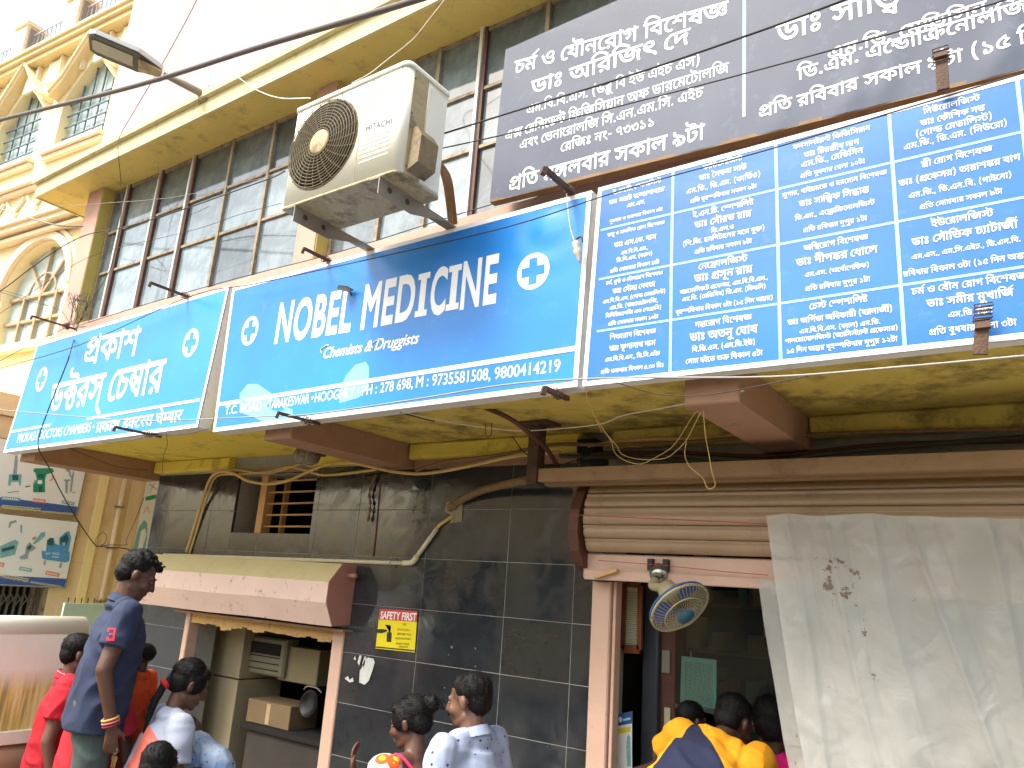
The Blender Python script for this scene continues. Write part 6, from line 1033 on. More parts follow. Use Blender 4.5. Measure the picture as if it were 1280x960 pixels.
# ================================================================== STREET LAMP
lb = onY(252, 117, 2.60)
M_lampw = mat('lamp_white_housing', s2l((200, 205, 200)), .5, .08, 8); M_lens = mat('lamp_grey_lens', s2l((120, 130, 124)), .25, .12, 6); M_lampd = mat('lamp_dark_frame', s2l((60, 62, 56)), .5, .1, 6)
lamp = thing('street_lamp', 'flat grey LED street lamp head on a short tube arm fixed to the eave', 'street lamp', lb)
tipp = onY(205, 92, 2.34); head0 = onY(203, 88, 2.34); head1 = onY(112, 50, 1.93)
mb = MB(); mb.tube([lb + Vector((.0, .06, -.02)), lb, tipp], .027, 12); mb.build('lamp_arm', M_galv, lamp)
mb = MB(); mb.box(lb + Vector((-.05, .012, -.06)), lb + Vector((.05, .02, .06))); mb.build('wall_plate', M_galv, lamp)
d = (head1 - head0); L_ = d.length; d.normalize(); sd = d.cross(Vector((0, 0, 1))).normalized(); up = sd.cross(d).normalized()
def hp(a, b, c): return head0 + d * a + sd * b + up * c
W = .125
mb = MB(); bot = [(0.0, -.035), (.10, -W * .75), (.16, -W), (L_ - .04, -W), (L_, -W * .72), (L_, W * .72), (L_ - .04, W), (.16, W), (.10, W * .75), (0, .035)]
mb.prism([hp(a, b, -.012) for a, b in bot], up * .032); mb.build('lamp_housing', M_lampw, lamp)
mb = MB(); mb.prism([hp(a * .97 + .01, b * .93, -.022) for a, b in bot], up * .0095); mb.build('lamp_rim', M_lampd, lamp)
mb = MB(); mb.prism([hp(a, b, -.026) for a, b in ((.19, -.066), (L_ - .05, -.066), (L_ - .025, -.05), (L_ - .025, .05), (L_ - .05, .066), (.19, .066))], up * .0035); mb.build('lamp_lens', M_lens, lamp)
mb = MB()
for k in range(9): mb.prism([hp(.03 + k * .018, -.05, .021), hp(.036 + k * .018, -.05, .021), hp(.036 + k * .018, .05, .021), hp(.03 + k * .018, .05, .021)], up * .012)
mb.build('cooling_fins', M_lampw, lamp)
mb = MB(); mb.prism([hp(a, b, -.04) for a, b in ((.0, -.04), (.15, -.07), (.15, .07), (0, .04))], up * .017); mb.build('driver_cover', M_acd, lamp)
mb = MB(); mb.tube(spline([hp(0, 0, -.04), hp(.01, .0, -.07), hp(-.01, .0, -.09), hp(-.01, 0, -.06), hp(-.04, 0, -.03)]), .004, 6); mb.build('lamp_lead', M_rust, lamp)

# ================================================================== RODS, INSULATORS
def rod(label, px, L_, y, w=.014, m=M_rust, tip=True, rise=0.0, side=0.0):
    b = onY(px[0], px[1], y)
    t = thing('iron_rod', label, 'metal rod', b)
    e = b + Vector((side, -L_, rise))
    mb = MB(); mb.bar(b + Vector((0, .06, 0)), e, w, w); mb.build('rod', m, t)
    if tip:
        mb = MB(); mb.bar(e + Vector((0, .004, .004)), e + Vector((-.004, -.002, -.026)), w * 1.05, w * 1.1); mb.build('bent_tip', m, t)
    mb = MB()
    for k in range(4):
        pts = []
        for j in range(13):
            a = 2 * math.pi * j / 12; pts.append(b + Vector((.016 * math.cos(a), -.012 * k - .002 * j / 12, .016 * math.sin(a) * (1 + .3 * (k % 2)))))
        mb.tube(pts, .0022, 5)
    mb.build('wire_wrap', M_rust, t)
    return t
rod('thin rusty rod sticking out over the top of the chamber sign', (235, 371), .25, 2.5)
rod('rusty rod at the top edge of the pharmacy sign beside an air conditioner bracket', (411, 326), .17, 2.5)
rod('rusty rod under the bottom edge of the chamber sign', (190, 543.5), .23, 2.5)
rod('rusty rod poking out under the bottom left of the pharmacy sign', (388, 527), .20, 2.5)
rod('thick rusty rod poking out at the gap between the pharmacy sign and the timetable board', (700, 494), .115, 2.5, .018)
rod('thick brown iron bar in front of the grey board left corner', (714, 240), .21, 2.5, .02, side=-.0)
rod('dark iron bar rod in the tangle of wires at the left corner pillar', (86, 409), .27, 2.62, .012)
for px0, px1, y, w, lab in (((1176, 66), (1179, 112), 2.46, .035, 'dark upright iron stub in front of the grey board at the right'), ((1228, 402), (1225, 443), 2.455, .036, 'rusty brown iron stub wound with wire at the lower edge of the timetable board')):
    a = onY(*px0, y); b = onY(*px1, y)
    t = thing('iron_stub', lab, 'metal bar', b); mb = MB(); mb.bar(b, a, w, .012, up=(0, 1, 0)); mb.bar(a + Vector((0, -.004, 0)), a + Vector((0, -.012, -.025)), w * 1.1, .012, up=(0, 1, 0)); mb.build('bar', M_rust, t)
    mb = MB()
    for k in range(5):
        z = .1 + k * .012; c = b + (a - b).normalized() * z
        mb.tube([c + Vector((x * w * .62, yy * .012, 0)) for x, yy in ((-1, -1), (1, -1), (1.05, 1), (-1.05, 1), (-1, -1))], .002, 5)
    mb.build('wire_wrap', M_rust, t)
ib = onY(433, 361, 2.47); t = thing('flat_hook', 'short bent metal tab on the letter L of the pharmacy sign', 'metal hook', ib)
mb = MB(); mb.add([ib + Vector((-.035, -.03, -.002)), ib + Vector((-.01, -.045, .004)), ib + Vector((.03, -.03, .0)), ib + Vector((.035, .02, -.004)), ib + Vector((-.02, .024, 0))], [(0, 1, 2, 3, 4)])
P_ = list(mb.v); mb.add([p + Vector((0, 0, -.005)) for p in P_], [(4, 3, 2, 1, 0)]); mb.build('tab', M_galv, t)
mb = MB(); mb.tube([ib + Vector((0, .02, 0)), ib + Vector((.006, .03, -.02)), ib + Vector((.012, .03, -.03))], .004, 6); mb.build('tie', M_rust, t)
# hanging insulator at the right of the pharmacy sign
t = thing('hanging_insulator', 'small white porcelain insulator hanging on a wire over the right end of the pharmacy sign', 'insulator', onY(722, 318, 2.46))
mb = MB(); mb.tube(spline([onY(708, 240, 2.47), onY(710, 262, 2.46), onY(713, 285, 2.46), onY(718, 302, 2.46)]), .0025, 5); mb.build('tie_wire', M_whitewire, t)
c = onY(722, 317, 2.455); mb = MB(); mb.lathe(c + Vector((-.012, 0, .055)), (.25, 0, -1), [(0, .006), (.004, .016), (.02, .02), (.032, .013), (.045, .019), (.062, .012), (.09, .006), (.1, .003)], 12); mb.build('porcelain', mat('dirty_porcelain', s2l((190, 184, 168)), .4, .25, 40), t)
mb = MB(); mb.tube(spline([c + Vector((-.005, -.01, .06)), c + Vector((.02, -.01, .065)), c + Vector((.028, -.01, .04))]), .004, 5); mb.build('hook', M_rust, t)

# ================================================================== WIRES AND CABLES
def wire(label, pts, r, m, cat='wire', name='overhead_wire', k=6, group=None):
    P = [onY(x, y, d) for x, y, d in pts]
    mb = MB(); mb.tube(spline(P, k), r, 6); return one(name, mb, m, label, cat, group)
wire('thick dark overhead cable crossing the street lamp and the eave', [(-260, 215, 1.9), (0, 150, 1.75), (170, 107, 1.7), (320, 60, 1.65), (520, 0, 1.6), (760, -80, 1.55)], .0125, mat('sun_greyed_cable', s2l((84, 78, 72)), .6, .1, 10), 'cable', 'overhead_cable')
wire('dark wire running from behind the air conditioner over the upper lines of the grey board', [(545, 170, 2.3), (640, 140, 2.25), (800, 90, 2.1), (960, 35, 2.0), (1060, -2, 1.95), (1200, -55, 1.9)], .0042, M_black)
wire('thin dark wire crossing the middle lines of the grey board', [(545, 187, 2.35), (640, 166, 2.3), (800, 126, 2.25), (960, 84, 2.2), (1120, 40, 2.15), (1270, -4, 2.1)], .003, M_black)
wire('thin dark wire along the top of the pharmacy sign and the timetable board', [(-20, 466, 2.46), (100, 431, 2.45), (235, 371.5, 2.42), (320, 354.5, 2.42), (480, 320, 2.42), (640, 282, 2.42), (780, 237, 2.42), (960, 187, 2.42), (1120, 139, 2.42), (1290, 88, 2.42)], .0028, M_black)
wire('thin wire against the pink band above the pharmacy sign', [(95, 408, 2.78), (200, 375, 2.8), (300, 347, 2.8), (420, 316, 2.8), (560, 272, 2.8), (640, 248, 2.76)], .0028, M_black)
wire('grey wire crossing the lower edges of all the blue signs', [(-60, 505, 2.3), (0, 512, 2.3), (90, 520, 2.3), (180, 526, 2.32), (320, 521, 2.35), (395, 517, 2.36), (520, 499, 2.38), (640, 480, 2.4), (765, 472.5, 2.42), (960, 471, 2.42), (1120, 459, 2.42), (1300, 443, 2.42)], .0034, M_wire)
wire('thin dark wire dropping from the top of the picture past the eave', [(262, -40, 2.2), (246, 0, 2.25), (204, 78, 2.35), (170, 135, 2.45), (150, 170, 2.57), (147.5, 188, 2.57), (150, 215, 2.7), (152, 262, 2.76), (140, 330, 2.76), (118, 370, 2.72), (100, 400, 2.68)], .0026, M_black)
wire('black cable hanging over the chamber sign down to the poster wall', [(98, 404, 2.6), (88, 440, 2.44), (82, 458, 2.44), (62, 508, 2.44), (49, 545, 2.44), (49, 563, 2.44), (60, 582, 2.6), (78, 618, 2.9), (100, 655, 3.1), (118, 680, 3.2), (125, 683, 3.25), (158, 686, 3.4), (163, 692, 3.5)], .0042, M_black, 'cable', 'hanging_cable')
wire('thin loop of dark wire beside the hanging cable', [(118, 680, 3.2), (121, 672, 3.2), (128, 666, 3.2), (133, 670, 3.2), (131, 679, 3.2), (126, 682, 3.2), (140, 681, 3.3), (158, 681, 3.4), (158, 675, 3.45), (170, 648, 3.5), (180, 622, 3.5)], .0024, M_black)
wire('thick grey cable crossing the arched window top', [(-40, 252, 2.3), (0, 261, 2.35), (45, 275, 2.4), (75, 282, 2.5), (104, 283, 2.65)], .006, M_wire, 'cable', 'overhead_cable')
wire('black cable rising from the left edge past the corner pillar to the windows', [(-60, 398, 2.3), (0, 364, 2.4), (40, 334, 2.5), (75, 310, 2.6), (110, 293, 2.7), (152, 285, 2.72), (200, 271, 2.72), (240, 258, 2.7), (290, 240, 2.6), (340, 222, 2.45), (356, 214, 2.35)], .0044, M_black, 'cable', 'overhead_cable')
wire('thin pale wire in front of the window tops', [(-20, 256, 2.3), (60, 258, 2.3), (130, 254, 2.4), (220, 246, 2.6), (330, 222, 2.6), (356, 212, 2.5)], .0016, M_wire)
wire('pair wire crossing the arched window low', [(-30, 355, 2.5), (0, 365, 2.5), (40, 377, 2.6), (75, 388, 2.65), (88, 406, 2.65)], .0026, M_black)
wire('second pair wire crossing the arched window low', [(-30, 352, 2.5), (0, 362, 2.5), (35, 372, 2.6), (70, 386, 2.65)], .0022, M_black)
wire('thin wire rising to the corner pillar bundle from the lower left', [(-30, 466, 2.5), (0, 451, 2.5), (40, 430, 2.55), (84, 409, 2.6)], .0024, M_black)
wire('white cord sagging from the eave edge onto the air conditioner', [(292, 88, 2.58), (300, 98, 2.58), (322, 113, 2.45), (350, 122.5, 2.2), (388, 122.5, 2.02)], .003, M_whitewire, 'cord', 'white_cord')
wire('white cord running from the air conditioner up across the yellow eave', [(440, 104, 2.1), (462, 92, 2.4), (485, 74, 2.62), (515, 50, 2.62), (535, 26, 2.6), (557, -2, 2.58), (575, -25, 2.58)], .0025, M_whitewire, 'cord', 'white_cord')
wire('white wire sagging under the canopy in front of the hanger post', [(502, 515, 2.6), (540, 523, 2.8), (575, 530, 2.95), (640, 538, 3.1), (690, 536.5, 3.15), (750, 530, 3.1), (780, 519, 2.95), (855, 505, 2.7), (915, 492, 2.62), (930, 488, 2.62)], .003, M_whitewire)
for i, pts in enumerate(([(738, 512, 2.75), (752, 533, 2.9), (764, 552, 3.0), (768, 565, 3.05), (780, 575, 3.05), (800, 580, 3.05), (815, 574, 3.05), (836, 562, 3.0), (848, 549, 2.95), (866, 520, 2.75), (872, 514, 2.65)],
                         [(740, 515, 2.75), (756, 540, 2.9), (770, 556, 3.0), (778, 568, 3.05), (800, 574, 3.05), (830, 573, 3.05), (846, 563, 3.0), (858, 550, 2.95), (866, 535, 2.8), (876, 515, 2.65)],
                         [(858, 552, 2.95), (856, 568, 2.95), (862, 583, 2.95), (878, 597, 2.95), (883, 608, 2.95), (888, 611, 2.95), (894, 606, 2.95), (890, 590, 2.9), (886, 567, 2.85), (882, 546, 2.75), (879, 514, 2.65)])):
    wire(['outer loop of pale string', 'inner loop of pale string', 'long dangling loop of pale string'][i] + ' hanging under the big canopy beam', pts, .0018, M_cord, 'string', 'hanging_string')
wire('red wire strung along the shutter slats', [(710, 643, 3.30), (735, 644.5, 3.28), (900, 652, 3.29), (962, 655, 3.31), (1060, 658, 3.36)], .0022, M_redwire)
wire('red wire strung across the shutter rail', [(748, 700.5, 3.40), (820, 706, 3.40), (900, 714, 3.40), (960, 719, 3.38)], .0018, M_redwire)
wire('thin wire slanting over the middle window panes', [(-30, 412, 2.4), (60, 352, 2.5), (120, 318, 2.6), (240, 288, 2.7), (300, 268, 2.7), (352, 254, 2.65)], .0018, M_black)
wire('fine wire hanging loose from the eave over the first windows', [(196, 205, 2.62), (204, 240, 2.7), (214, 262, 2.74), (232, 270, 2.74), (262, 258, 2.72)], .0016, M_black)
wire('fine black wire drooping under the timetable board', [(770, 478, 2.44), (820, 492, 2.5), (880, 494, 2.5), (950, 482, 2.46), (1010, 470, 2.44)], .0018, M_black)
wire('loose black strand behind the hanger post', [(640, 545, 3.2), (656, 566, 3.3), (684, 582, 3.4), (712, 578, 3.45), (742, 566, 3.48)], .003, M_black)
wire('thin wire dangling from the bottom edge of the chamber sign', [(208, 542, 2.46), (209, 556, 2.6), (204, 572, 2.9), (203, 592, 3.2)], .0018, M_black)
wire('slack wire linking the two lower sign rods', [(128, 553, 2.45), (160, 551, 2.44), (192, 545, 2.44), (230, 543, 2.44), (262, 536, 2.44)], .0018, M_black)
wire('thin dark wire crossing the canopy ceiling from the middle beam', [(86, 560, 2.6), (125, 576, 2.9), (150, 584, 3.0), (185, 588, 3.2)], .0022, M_black)
wire('short dark cable under the pharmacy sign running to the ceiling', [(500, 515, 2.55), (520, 521, 2.7), (543, 527, 2.85)], .003, M_black)
wire('small bent wire hook in the canopy ceiling', [(607, 529, 2.9), (607, 543, 2.9), (611, 546, 2.9), (614, 542, 2.9), (615, 529, 2.9)], .002, M_rust)
wire('loose wire curling beside the big canopy beam', [(732, 482, 2.55), (734, 500, 2.6), (740, 512, 2.7), (752, 540, 2.85)], .0018, M_cord)
# conduits under the canopy
def rope(label, pts, r=.011, m=M_cord): return wire(label, pts, r, m, 'conduit', 'cable_conduit')
rope('yellowish conduit bundle climbing from the hood to the canopy left corner', [(233, 690, 3.57), (240, 668, 3.57), (252, 630, 3.56), (262, 600, 3.52), (275, 590, 3.5), (292, 592, 3.5), (310, 601, 3.5), (335, 605, 3.5), (360, 601, 3.5), (385, 590, 3.5), (408, 581, 3.48), (435, 578, 3.5), (462, 583, 3.5), (495, 590, 3.5), (530, 592, 3.5), (580, 584, 3.48), (640, 571, 3.44), (700, 565, 3.42)])
rope('second yellowish conduit beside the climbing bundle', [(237, 692, 3.58), (246, 664, 3.58), (258, 625, 3.57), (270, 596, 3.55), (300, 593, 3.53), (335, 590, 3.53), (362, 584, 3.53), (385, 589, 3.53), (405, 594, 3.53), (440, 591, 3.53), (470, 587, 3.53)], .009)
rope('thin conduit rising over the small barred window', [(262, 590, 3.5), (290, 587, 3.52), (330, 592, 3.52), (352, 588, 3.52), (380, 578, 3.5)], .006)
rope('brown conduit run along the yellow wall beam', [(520, 588, 3.47), (560, 576, 3.46), (600, 572, 3.46), (640, 566, 3.45), (690, 556, 3.45), (760, 556, 3.45), (850, 553, 3.46), (940, 547, 3.46), (1100, 540, 3.46), (1290, 536, 3.46)], .010, M_wrap)
rope('yellowish conduit run high along the yellow wall beam', [(735, 557, 3.47), (800, 550, 3.48), (880, 548, 3.48), (960, 540, 3.48)], .010)
rope('dark hose sagging behind the hanging channel', [(700, 570, 3.5), (800, 572, 3.5), (900, 578, 3.5), (960, 577, 3.5), (1040, 566, 3.5), (1150, 556, 3.5), (1290, 546, 3.5)], .012, mat('dark_green_hose', s2l((52, 56, 46)), .5, .1))
rope('second dark hose sagging behind the hanging channel', [(740, 566, 3.54), (850, 566, 3.54), (960, 570, 3.54), (1100, 556, 3.54), (1290, 551, 3.54)], .010, M_brown)
rope('brown taped conduit meeting the tiled wall at a cement patch', [(660, 600, 3.36), (630, 606, 3.45), (600, 614, 3.52), (575, 626, 3.57), (562, 636, 3.58)], .023, M_wrap)
t = thing('pvc_pipe', 'cream pvc pipe with an elbow fixed to the dark tiles above the doorway', 'pipe', onY(515, 703, 3.57))
mb = MB(); mb.tube([onY(205, 693.5, 3.57), onY(300, 697, 3.57), onY(430, 701.5, 3.57), onY(508, 704, 3.57)], .013, 10); mb.build('pipe', M_pipe, t)
mb = MB(); mb.tube(spline([onY(504, 704, 3.57), onY(515, 703, 3.57), onY(521, 696, 3.57)], 5), .0175, 10); mb.build('elbow', M_pipe, t)
mb = MB(); mb.tube([onY(518, 700, 3.57), onY(546, 661, 3.57)], .014, 10); mb.build('pipe', M_pipe, t)
mb = MB(); mb.tube([onY(543, 664, 3.575), onY(550, 656, 3.575), onY(566, 645, 3.585)], .010, 10); mb.build('pipe', M_cord, t)
for x, y in ((490, 703.3),): mb = MB(); c = onY(x, y, 3.57); mb.tube([c + Vector((0, 0, .03)), c + Vector((0, -.014, .012)), c + Vector((0, -.014, -.012)), c + Vector((0, 0, -.03))], .004, 6); mb.build('pipe_clip', M_galv, t)
t = thing('cement_patch', 'rough cement patch on the tiles where the taped conduit ends', 'patch', onY(572, 645, 3.588))
mb = MB(); c = [(558, 628), (575, 622), (579, 630), (578, 652), (563, 654), (566, 645), (557, 640)]
mb.prism([onY(x, y, 3.588) for x, y in c], (0, -.006, 0)); mb.build('cement', mat('rough_cement', s2l((150, 140, 118)), .9, .3, 40, .8, 120), t)
c = onY(566, 632, 3.57); mb = MB(); mb.ell(c, (.035, .02, .025), None, 10, 7); mb.build('tape_lump', M_wrap, t)
one('thin_conduit', MB().tube([onY(467, 695, 3.588), onY(470, 668, 3.588), onY(476, 602, 3.588), onY(505, 603, 3.588), onY(509, 592, 3.588)], .006, 6), M_brown, 'thin dark conduit angled down the tiles beside the small barred window', 'conduit')
one('paper_garland', MB().tube(spline([onY(470, 592, 3.57), onY(462, 615, 3.57), onY(463, 632, 3.57), onY(460, 652, 3.57)]), [.004 + .004 * (i % 3) for i in range(19)], 6), M_wrap, 'dried brown garland hanging on the tiles right of the small window', 'garland')
# bulkhead lamp
c = onY(384, 570, 3.05); t = thing('bulkhead_lamp', 'dusty oval caged lamp fixed under the canopy beside the middle beam', 'lamp', c)
ax = Vector((.97, .1, -.12)).normalized()
mb = MB(); mb.lathe(c - ax * .08, ax, [(0, .03), (.012, .045), (.05, .05), (.10, .05), (.145, .045), (.16, .03)], 16); mb.build('glass_body', mat('dusty_lamp_glass', s2l((112, 104, 84)), .5, .2, 20), t)
mb = MB()
for k in (-.045, .0, .045): mb.lathe(c + ax * k, ax, [(-.003, .052), (.003, .052)], 16)
mb.tube([c - ax * .09 + Vector((0, 0, -.03)), c - ax * .05 + Vector((0, -.0, -.053)), c + ax * .05 + Vector((0, 0, -.053)), c + ax * .085 + Vector((0, 0, -.03))], .004, 6)
mb.build('wire_cage', M_galv, t)
mb = MB(); mb.box(c + Vector((.06, -.03, .0)), c + Vector((.11, .05, ZC - .004 - c.z))); mb.build('mount_block', M_brown, t)
# tangle of wire at the corner pillar
t = thing('wire_tangle', 'knot of dark wires looped at the foot of the corner pillar', 'wire tangle', onY(92, 400, 2.7))
rnd = random.Random(4)
for k in range(7):
    pts = [(88 + rnd.uniform(-4, 4), 408 + rnd.uniform(-3, 3), 2.66)]
    for j in range(5):
        pts.append((98 + rnd.uniform(-14, 18), 392 + rnd.uniform(-28, 18), 2.7 + rnd.uniform(-.05, .05)))
    pts.append((100 + rnd.uniform(-6, 14), 378 + rnd.uniform(-10, 20), 2.72))
    mb = MB(); mb.tube(spline([onY(*p) for p in pts]), .0022, 5); mb.build('loose_wire', M_black, t)
mb = MB(); c = onY(84, 409, 2.66)
for k in range(4): mb.ell(c + Vector((rnd.uniform(-.03, .04), -.01, rnd.uniform(-.02, .02))), (.022, .014, .014), None, 8, 6)
mb.build('insulator_knob', M_rust, t)
# ================================================================== YELLOW NEIGHBOUR BUILDING
M_yb = mat('cream_yellow_render', s2l((236, 220, 176)), .85, .05, 2, .2, 60, stain=s2l((214, 180, 110)), samt=.3, sscale=3)
M_ybc = mat('golden_cornice_paint', s2l((222, 202, 154)), .8, .06, 4, .15, 60)
M_ybm = mat('salmon_moulding_paint', s2l((232, 214, 184)), .8, .05, 4)
M_ybl = mat('ornament_white', s2l((244, 230, 196)), .8, .06, 12, .4, 90)
M_beige = mat('beige_wall_render', s2l((232, 208, 166)), .85, .06, 2, .2, 60, stain=s2l((160, 130, 90)), samt=.35, sscale=3, streak=.12)
M_sunstrip = mat('painted_sunlight_cream', s2l((246, 226, 160)), .8, .04, 4)
yb = thing('yellow_building', 'cream and yellow ornamented building with arched and pointed windows at the left', 'building', (-8, 3.5, GROUND))
YO = Vector((-6.85, 3.45, 0)); YU = Vector((-.9963, -.087, 0)).normalized(); YN = YU.cross(Vector((0, 0, 1)))
if YN.y > 0: YN = -YN                           # outward normal, towards the street
def yp(s, z, o=0.0): return YO + YU * s + Vector((0, 0, z)) + YN * o
def ybox(s0, s1, z0, z1, o0, o1):
    mb = MB(); mb.hexa([yp(s0, z0, o0), yp(s1, z0, o0), yp(s1, z0, o1), yp(s0, z0, o1), yp(s0, z1, o0), yp(s1, z1, o0), yp(s1, z1, o1), yp(s0, z1, o1)]); return mb
def ypoly(pts, o0, o1):
    mb = MB(); mb.prism([yp(s, z, o0) for s, z in pts], YN * (o1 - o0)); return mb
# facade with openings
W2 = (1.20, 2.15, 4.50, 5.15); W1 = (2.57, 3.52, 4.50, 5.15); WA = (1.22, 2.42, 2.14, 2.72)
rr = [(.02, 8.0, 1.25, 6.05)]
W3 = (3.95, 4.9, 4.50, 5.15); WB = (3.2, 4.4, 2.14, 2.72)
for h in ((W2[0], W2[1], W2[2], 5.62), (W1[0], W1[1], W1[2], 5.62), (W3[0], W3[1], W3[2], 5.62), (WA[0], WA[1], WA[2], 3.28), (WB[0], WB[1], WB[2], 3.28)): rr = subtract(rr, h)
mb = MB()
for s0, s1, z0, z1 in rr:
    b_ = ybox(s0, s1, z0, z1, -.25, 0); mb.add(b_.v, b_.f)
mb.build('wall', M_yb, yb)
def arch_fill(s0, s1, z0, zt, kind):
    """wall pieces that close the rectangular hole down to a pointed or round head"""
    c = (s0 + s1) / 2; w = (s1 - s0) / 2
    if kind == 'round': curve = [(c + w * math.cos(a), z0 + (zt - z0) * math.sin(a)) for a in [math.pi * k / 20 for k in range(21)]]
    else: curve = [(s1, z0), (c, zt), (s0, z0)]
    h = len(curve) // 2
    A = curve[:h + 1] + [(s1, zt)] if kind != 'x' else []
    Bp = curve[h:] + [(s0, zt)]
    for P in (A, Bp): ypoly([(s, z) for s, z in P], -.25, -.001).build('wall', M_yb, yb)
    return curve
def glazing(s0, s1, z0, z1, nx, nz, curve=None, mbar=None, mp=None):
    o = -.12
    if curve: ypoly([(s1, z0), *[c for c in curve], (s0, z0)], o - .006, o).build('window_pane', mp or M_pane2, yb)
    else: ybox(s0, s1, z0, z1, o - .006, o).build('window_pane', mp or M_pane2, yb)
M_gw = mat('dark_window_grille', s2l((92, 110, 120)), .6, .1); M_gb = mat('brown_window_bars', s2l((170, 150, 120)), .7, .15, 14)
for (s0, s1, z0, z1) in (W2, W1, W3):
    cv = arch_fill(s0, s1, z1, 5.62, 'point'); glazing(s0, s1, z0, z1, 4, 4, cv)
    for k in range(1, 5):
        s = s0 + (s1 - s0) * k / 5; zt = 5.15 + (5.62 - 5.15) * (1 - abs(s - (s0 + s1) / 2) / ((s1 - s0) / 2))
        ybox(s - .008, s + .008, z0, zt, -.10, -.085).build('grille_bar', M_gw, yb)
    for k in range(5):
        z = z0 + .02 + .15 * k; ybox(s0, s1, z - .008, z + .008, -.084, -.07).build('grille_bar', M_gw, yb)
    # hood with a splayed underside and moulding
    c = (s0 + s1) / 2; w = (s1 - s0) / 2 + .16
    for sg in (-1, 1):
        e0 = (c + sg * w, 5.17); e1 = (c + sg * w * .62, 5.32); e2 = (c, 5.80)
        for (a, b) in ((e0, e1), (e1, e2)):
            mb = MB(); lo = .0; t = .05
            mb.hexa([yp(a[0], a[1], 0), yp(b[0], b[1], 0), yp(b[0], b[1], .11), yp(a[0], a[1], .11), yp(a[0], a[1] + t, 0), yp(b[0], b[1] + t, 0), yp(b[0], b[1] + t, .12), yp(a[0], a[1] + t, .12)])
            mb.build('window_hood', M_ybc, yb)
            mb = MB(); mb.hexa([yp(a[0], a[1] + t + .001, 0), yp(b[0], b[1] + t + .001, 0), yp(b[0], b[1] + t, .14), yp(a[0], a[1] + t, .14), yp(a[0], a[1] + t + .035, 0), yp(b[0], b[1] + t + .035, 0), yp(b[0], b[1] + t + .035, .14), yp(a[0], a[1] + t + .035, .14)])
            mb.build('hood_moulding', M_yb, yb)
    for o_, zz_ in ((.10, 4.42), (.06, 4.36)): ybox(s0 - .08, s1 + .08, zz_ - .02, zz_ + .03, .001, o_).build('window_sill', M_ybm, yb)
for (s0, s1, z0, z1) in (WA, WB):
    cv = arch_fill(s0, s1, z1, 3.28, 'round'); glazing(s0, s1, z0, z1, 3, 3, cv)
    c = (s0 + s1) / 2; w = (s1 - s0) / 2
    for rad, th, o_ in ((w + .03, .09, .05), (w + .13, .05, .03)):
        mb = MB(); n = 24
        for k in range(n):
            a, b = math.pi * k / n, math.pi * (k + 1) / n; f = (3.28 - z1) / w
            P = [(c + rad * math.cos(a), z1 + rad * f * math.sin(a)), (c + (rad + th) * math.cos(a), z1 + (rad + th) * f * math.sin(a)), (c + (rad + th) * math.cos(b), z1 + (rad + th) * f * math.sin(b)), (c + rad * math.cos(b), z1 + rad * f * math.sin(b))]
            mb.prism([yp(s, z, 0) for s, z in P], YN * o_)
        mb.build('arch_moulding', M_ybm, yb)
    for k in (1, 2, 3):
        s = s0 + (s1 - s0) * k / 4
        ybox(s - .016, s + .016, z0, z1 + .02, -.11, -.075).build('window_bar', M_gb, yb)
    for z in (z0 + .30, z1): ybox(s0, s1, z - .016, z + .016, -.113, -.08).build('window_bar', M_gb, yb)
    for a in (50, 90, 128):
        e = (c + .95 * w * math.cos(RAD(a)), z1 + .97 * (3.28 - z1) * math.sin(RAD(a)))
        mb = MB(); mb.bar(yp(c, z1, -.095), yp(e[0], e[1], -.095), .03, .03); mb.build('window_bar', M_gb, yb)
    mb = MB(); mb.tube([yp(c + .25 * math.cos(a), z1 + .25 * math.sin(a), -.09) for a in [math.pi * k / 14 for k in range(15)]], .012, 6); mb.build('window_bar', M_gb, yb)
    ybox(s0 - .12, s1 + .12, 2.04, 2.12, .001, .09).build('window_sill', M_ybm, yb)
# bands, cornice, parapet
for z0, z1, o in ((3.44, 3.50, .16), (3.50, 3.53, .20), (3.36, 3.40, .10), (4.00, 4.04, .07), (4.05, 4.08, .12), (1.44, 1.50, .08)): ybox(.03, 8, z0, z1, .001, o).build('string_course', M_ybm, yb)
ybox(.0, 8.0, 5.80, 5.865, -.2, .13).build('cornice', M_ybc, yb)
ybox(-.05, 8.0, 5.866, 5.92, -.2, .17).build('cornice', M_ybc, yb)
ybox(-.05, 8.0, 5.921, 5.955, -.2, .20).build('cornice_lip', M_yb, yb)
# ornament panels under the cornice and the criss-cross band
for k in range(12):
    s = .95 + .48 * k
    ypoly([(s, 5.48), (s + .24, 5.48), (s + .24, 5.77), (s, 5.77)], .001, .035).build('ornament_panel', M_ybl, yb)
    ybox(s - .05, s - .02, 5.46, 5.79, .001, .055).build('ornament_rib', M_ybm, yb)
for k in range(12):
    s = .35 + .42 * k
    for a, b in (((s, 3.58), (s + .36, 3.95)), ((s + .36, 3.58), (s, 3.95))):
        mb = MB(); mb.bar(yp(a[0], a[1], .02), yp(b[0], b[1], .02), .03, .04); mb.build('lattice_rib', M_ybm, yb)
    ypoly([(s + .10, 3.765), (s + .18, 3.66), (s + .26, 3.765), (s + .18, 3.87)], .001, .03).build('lattice_lozenge', M_ybl, yb)
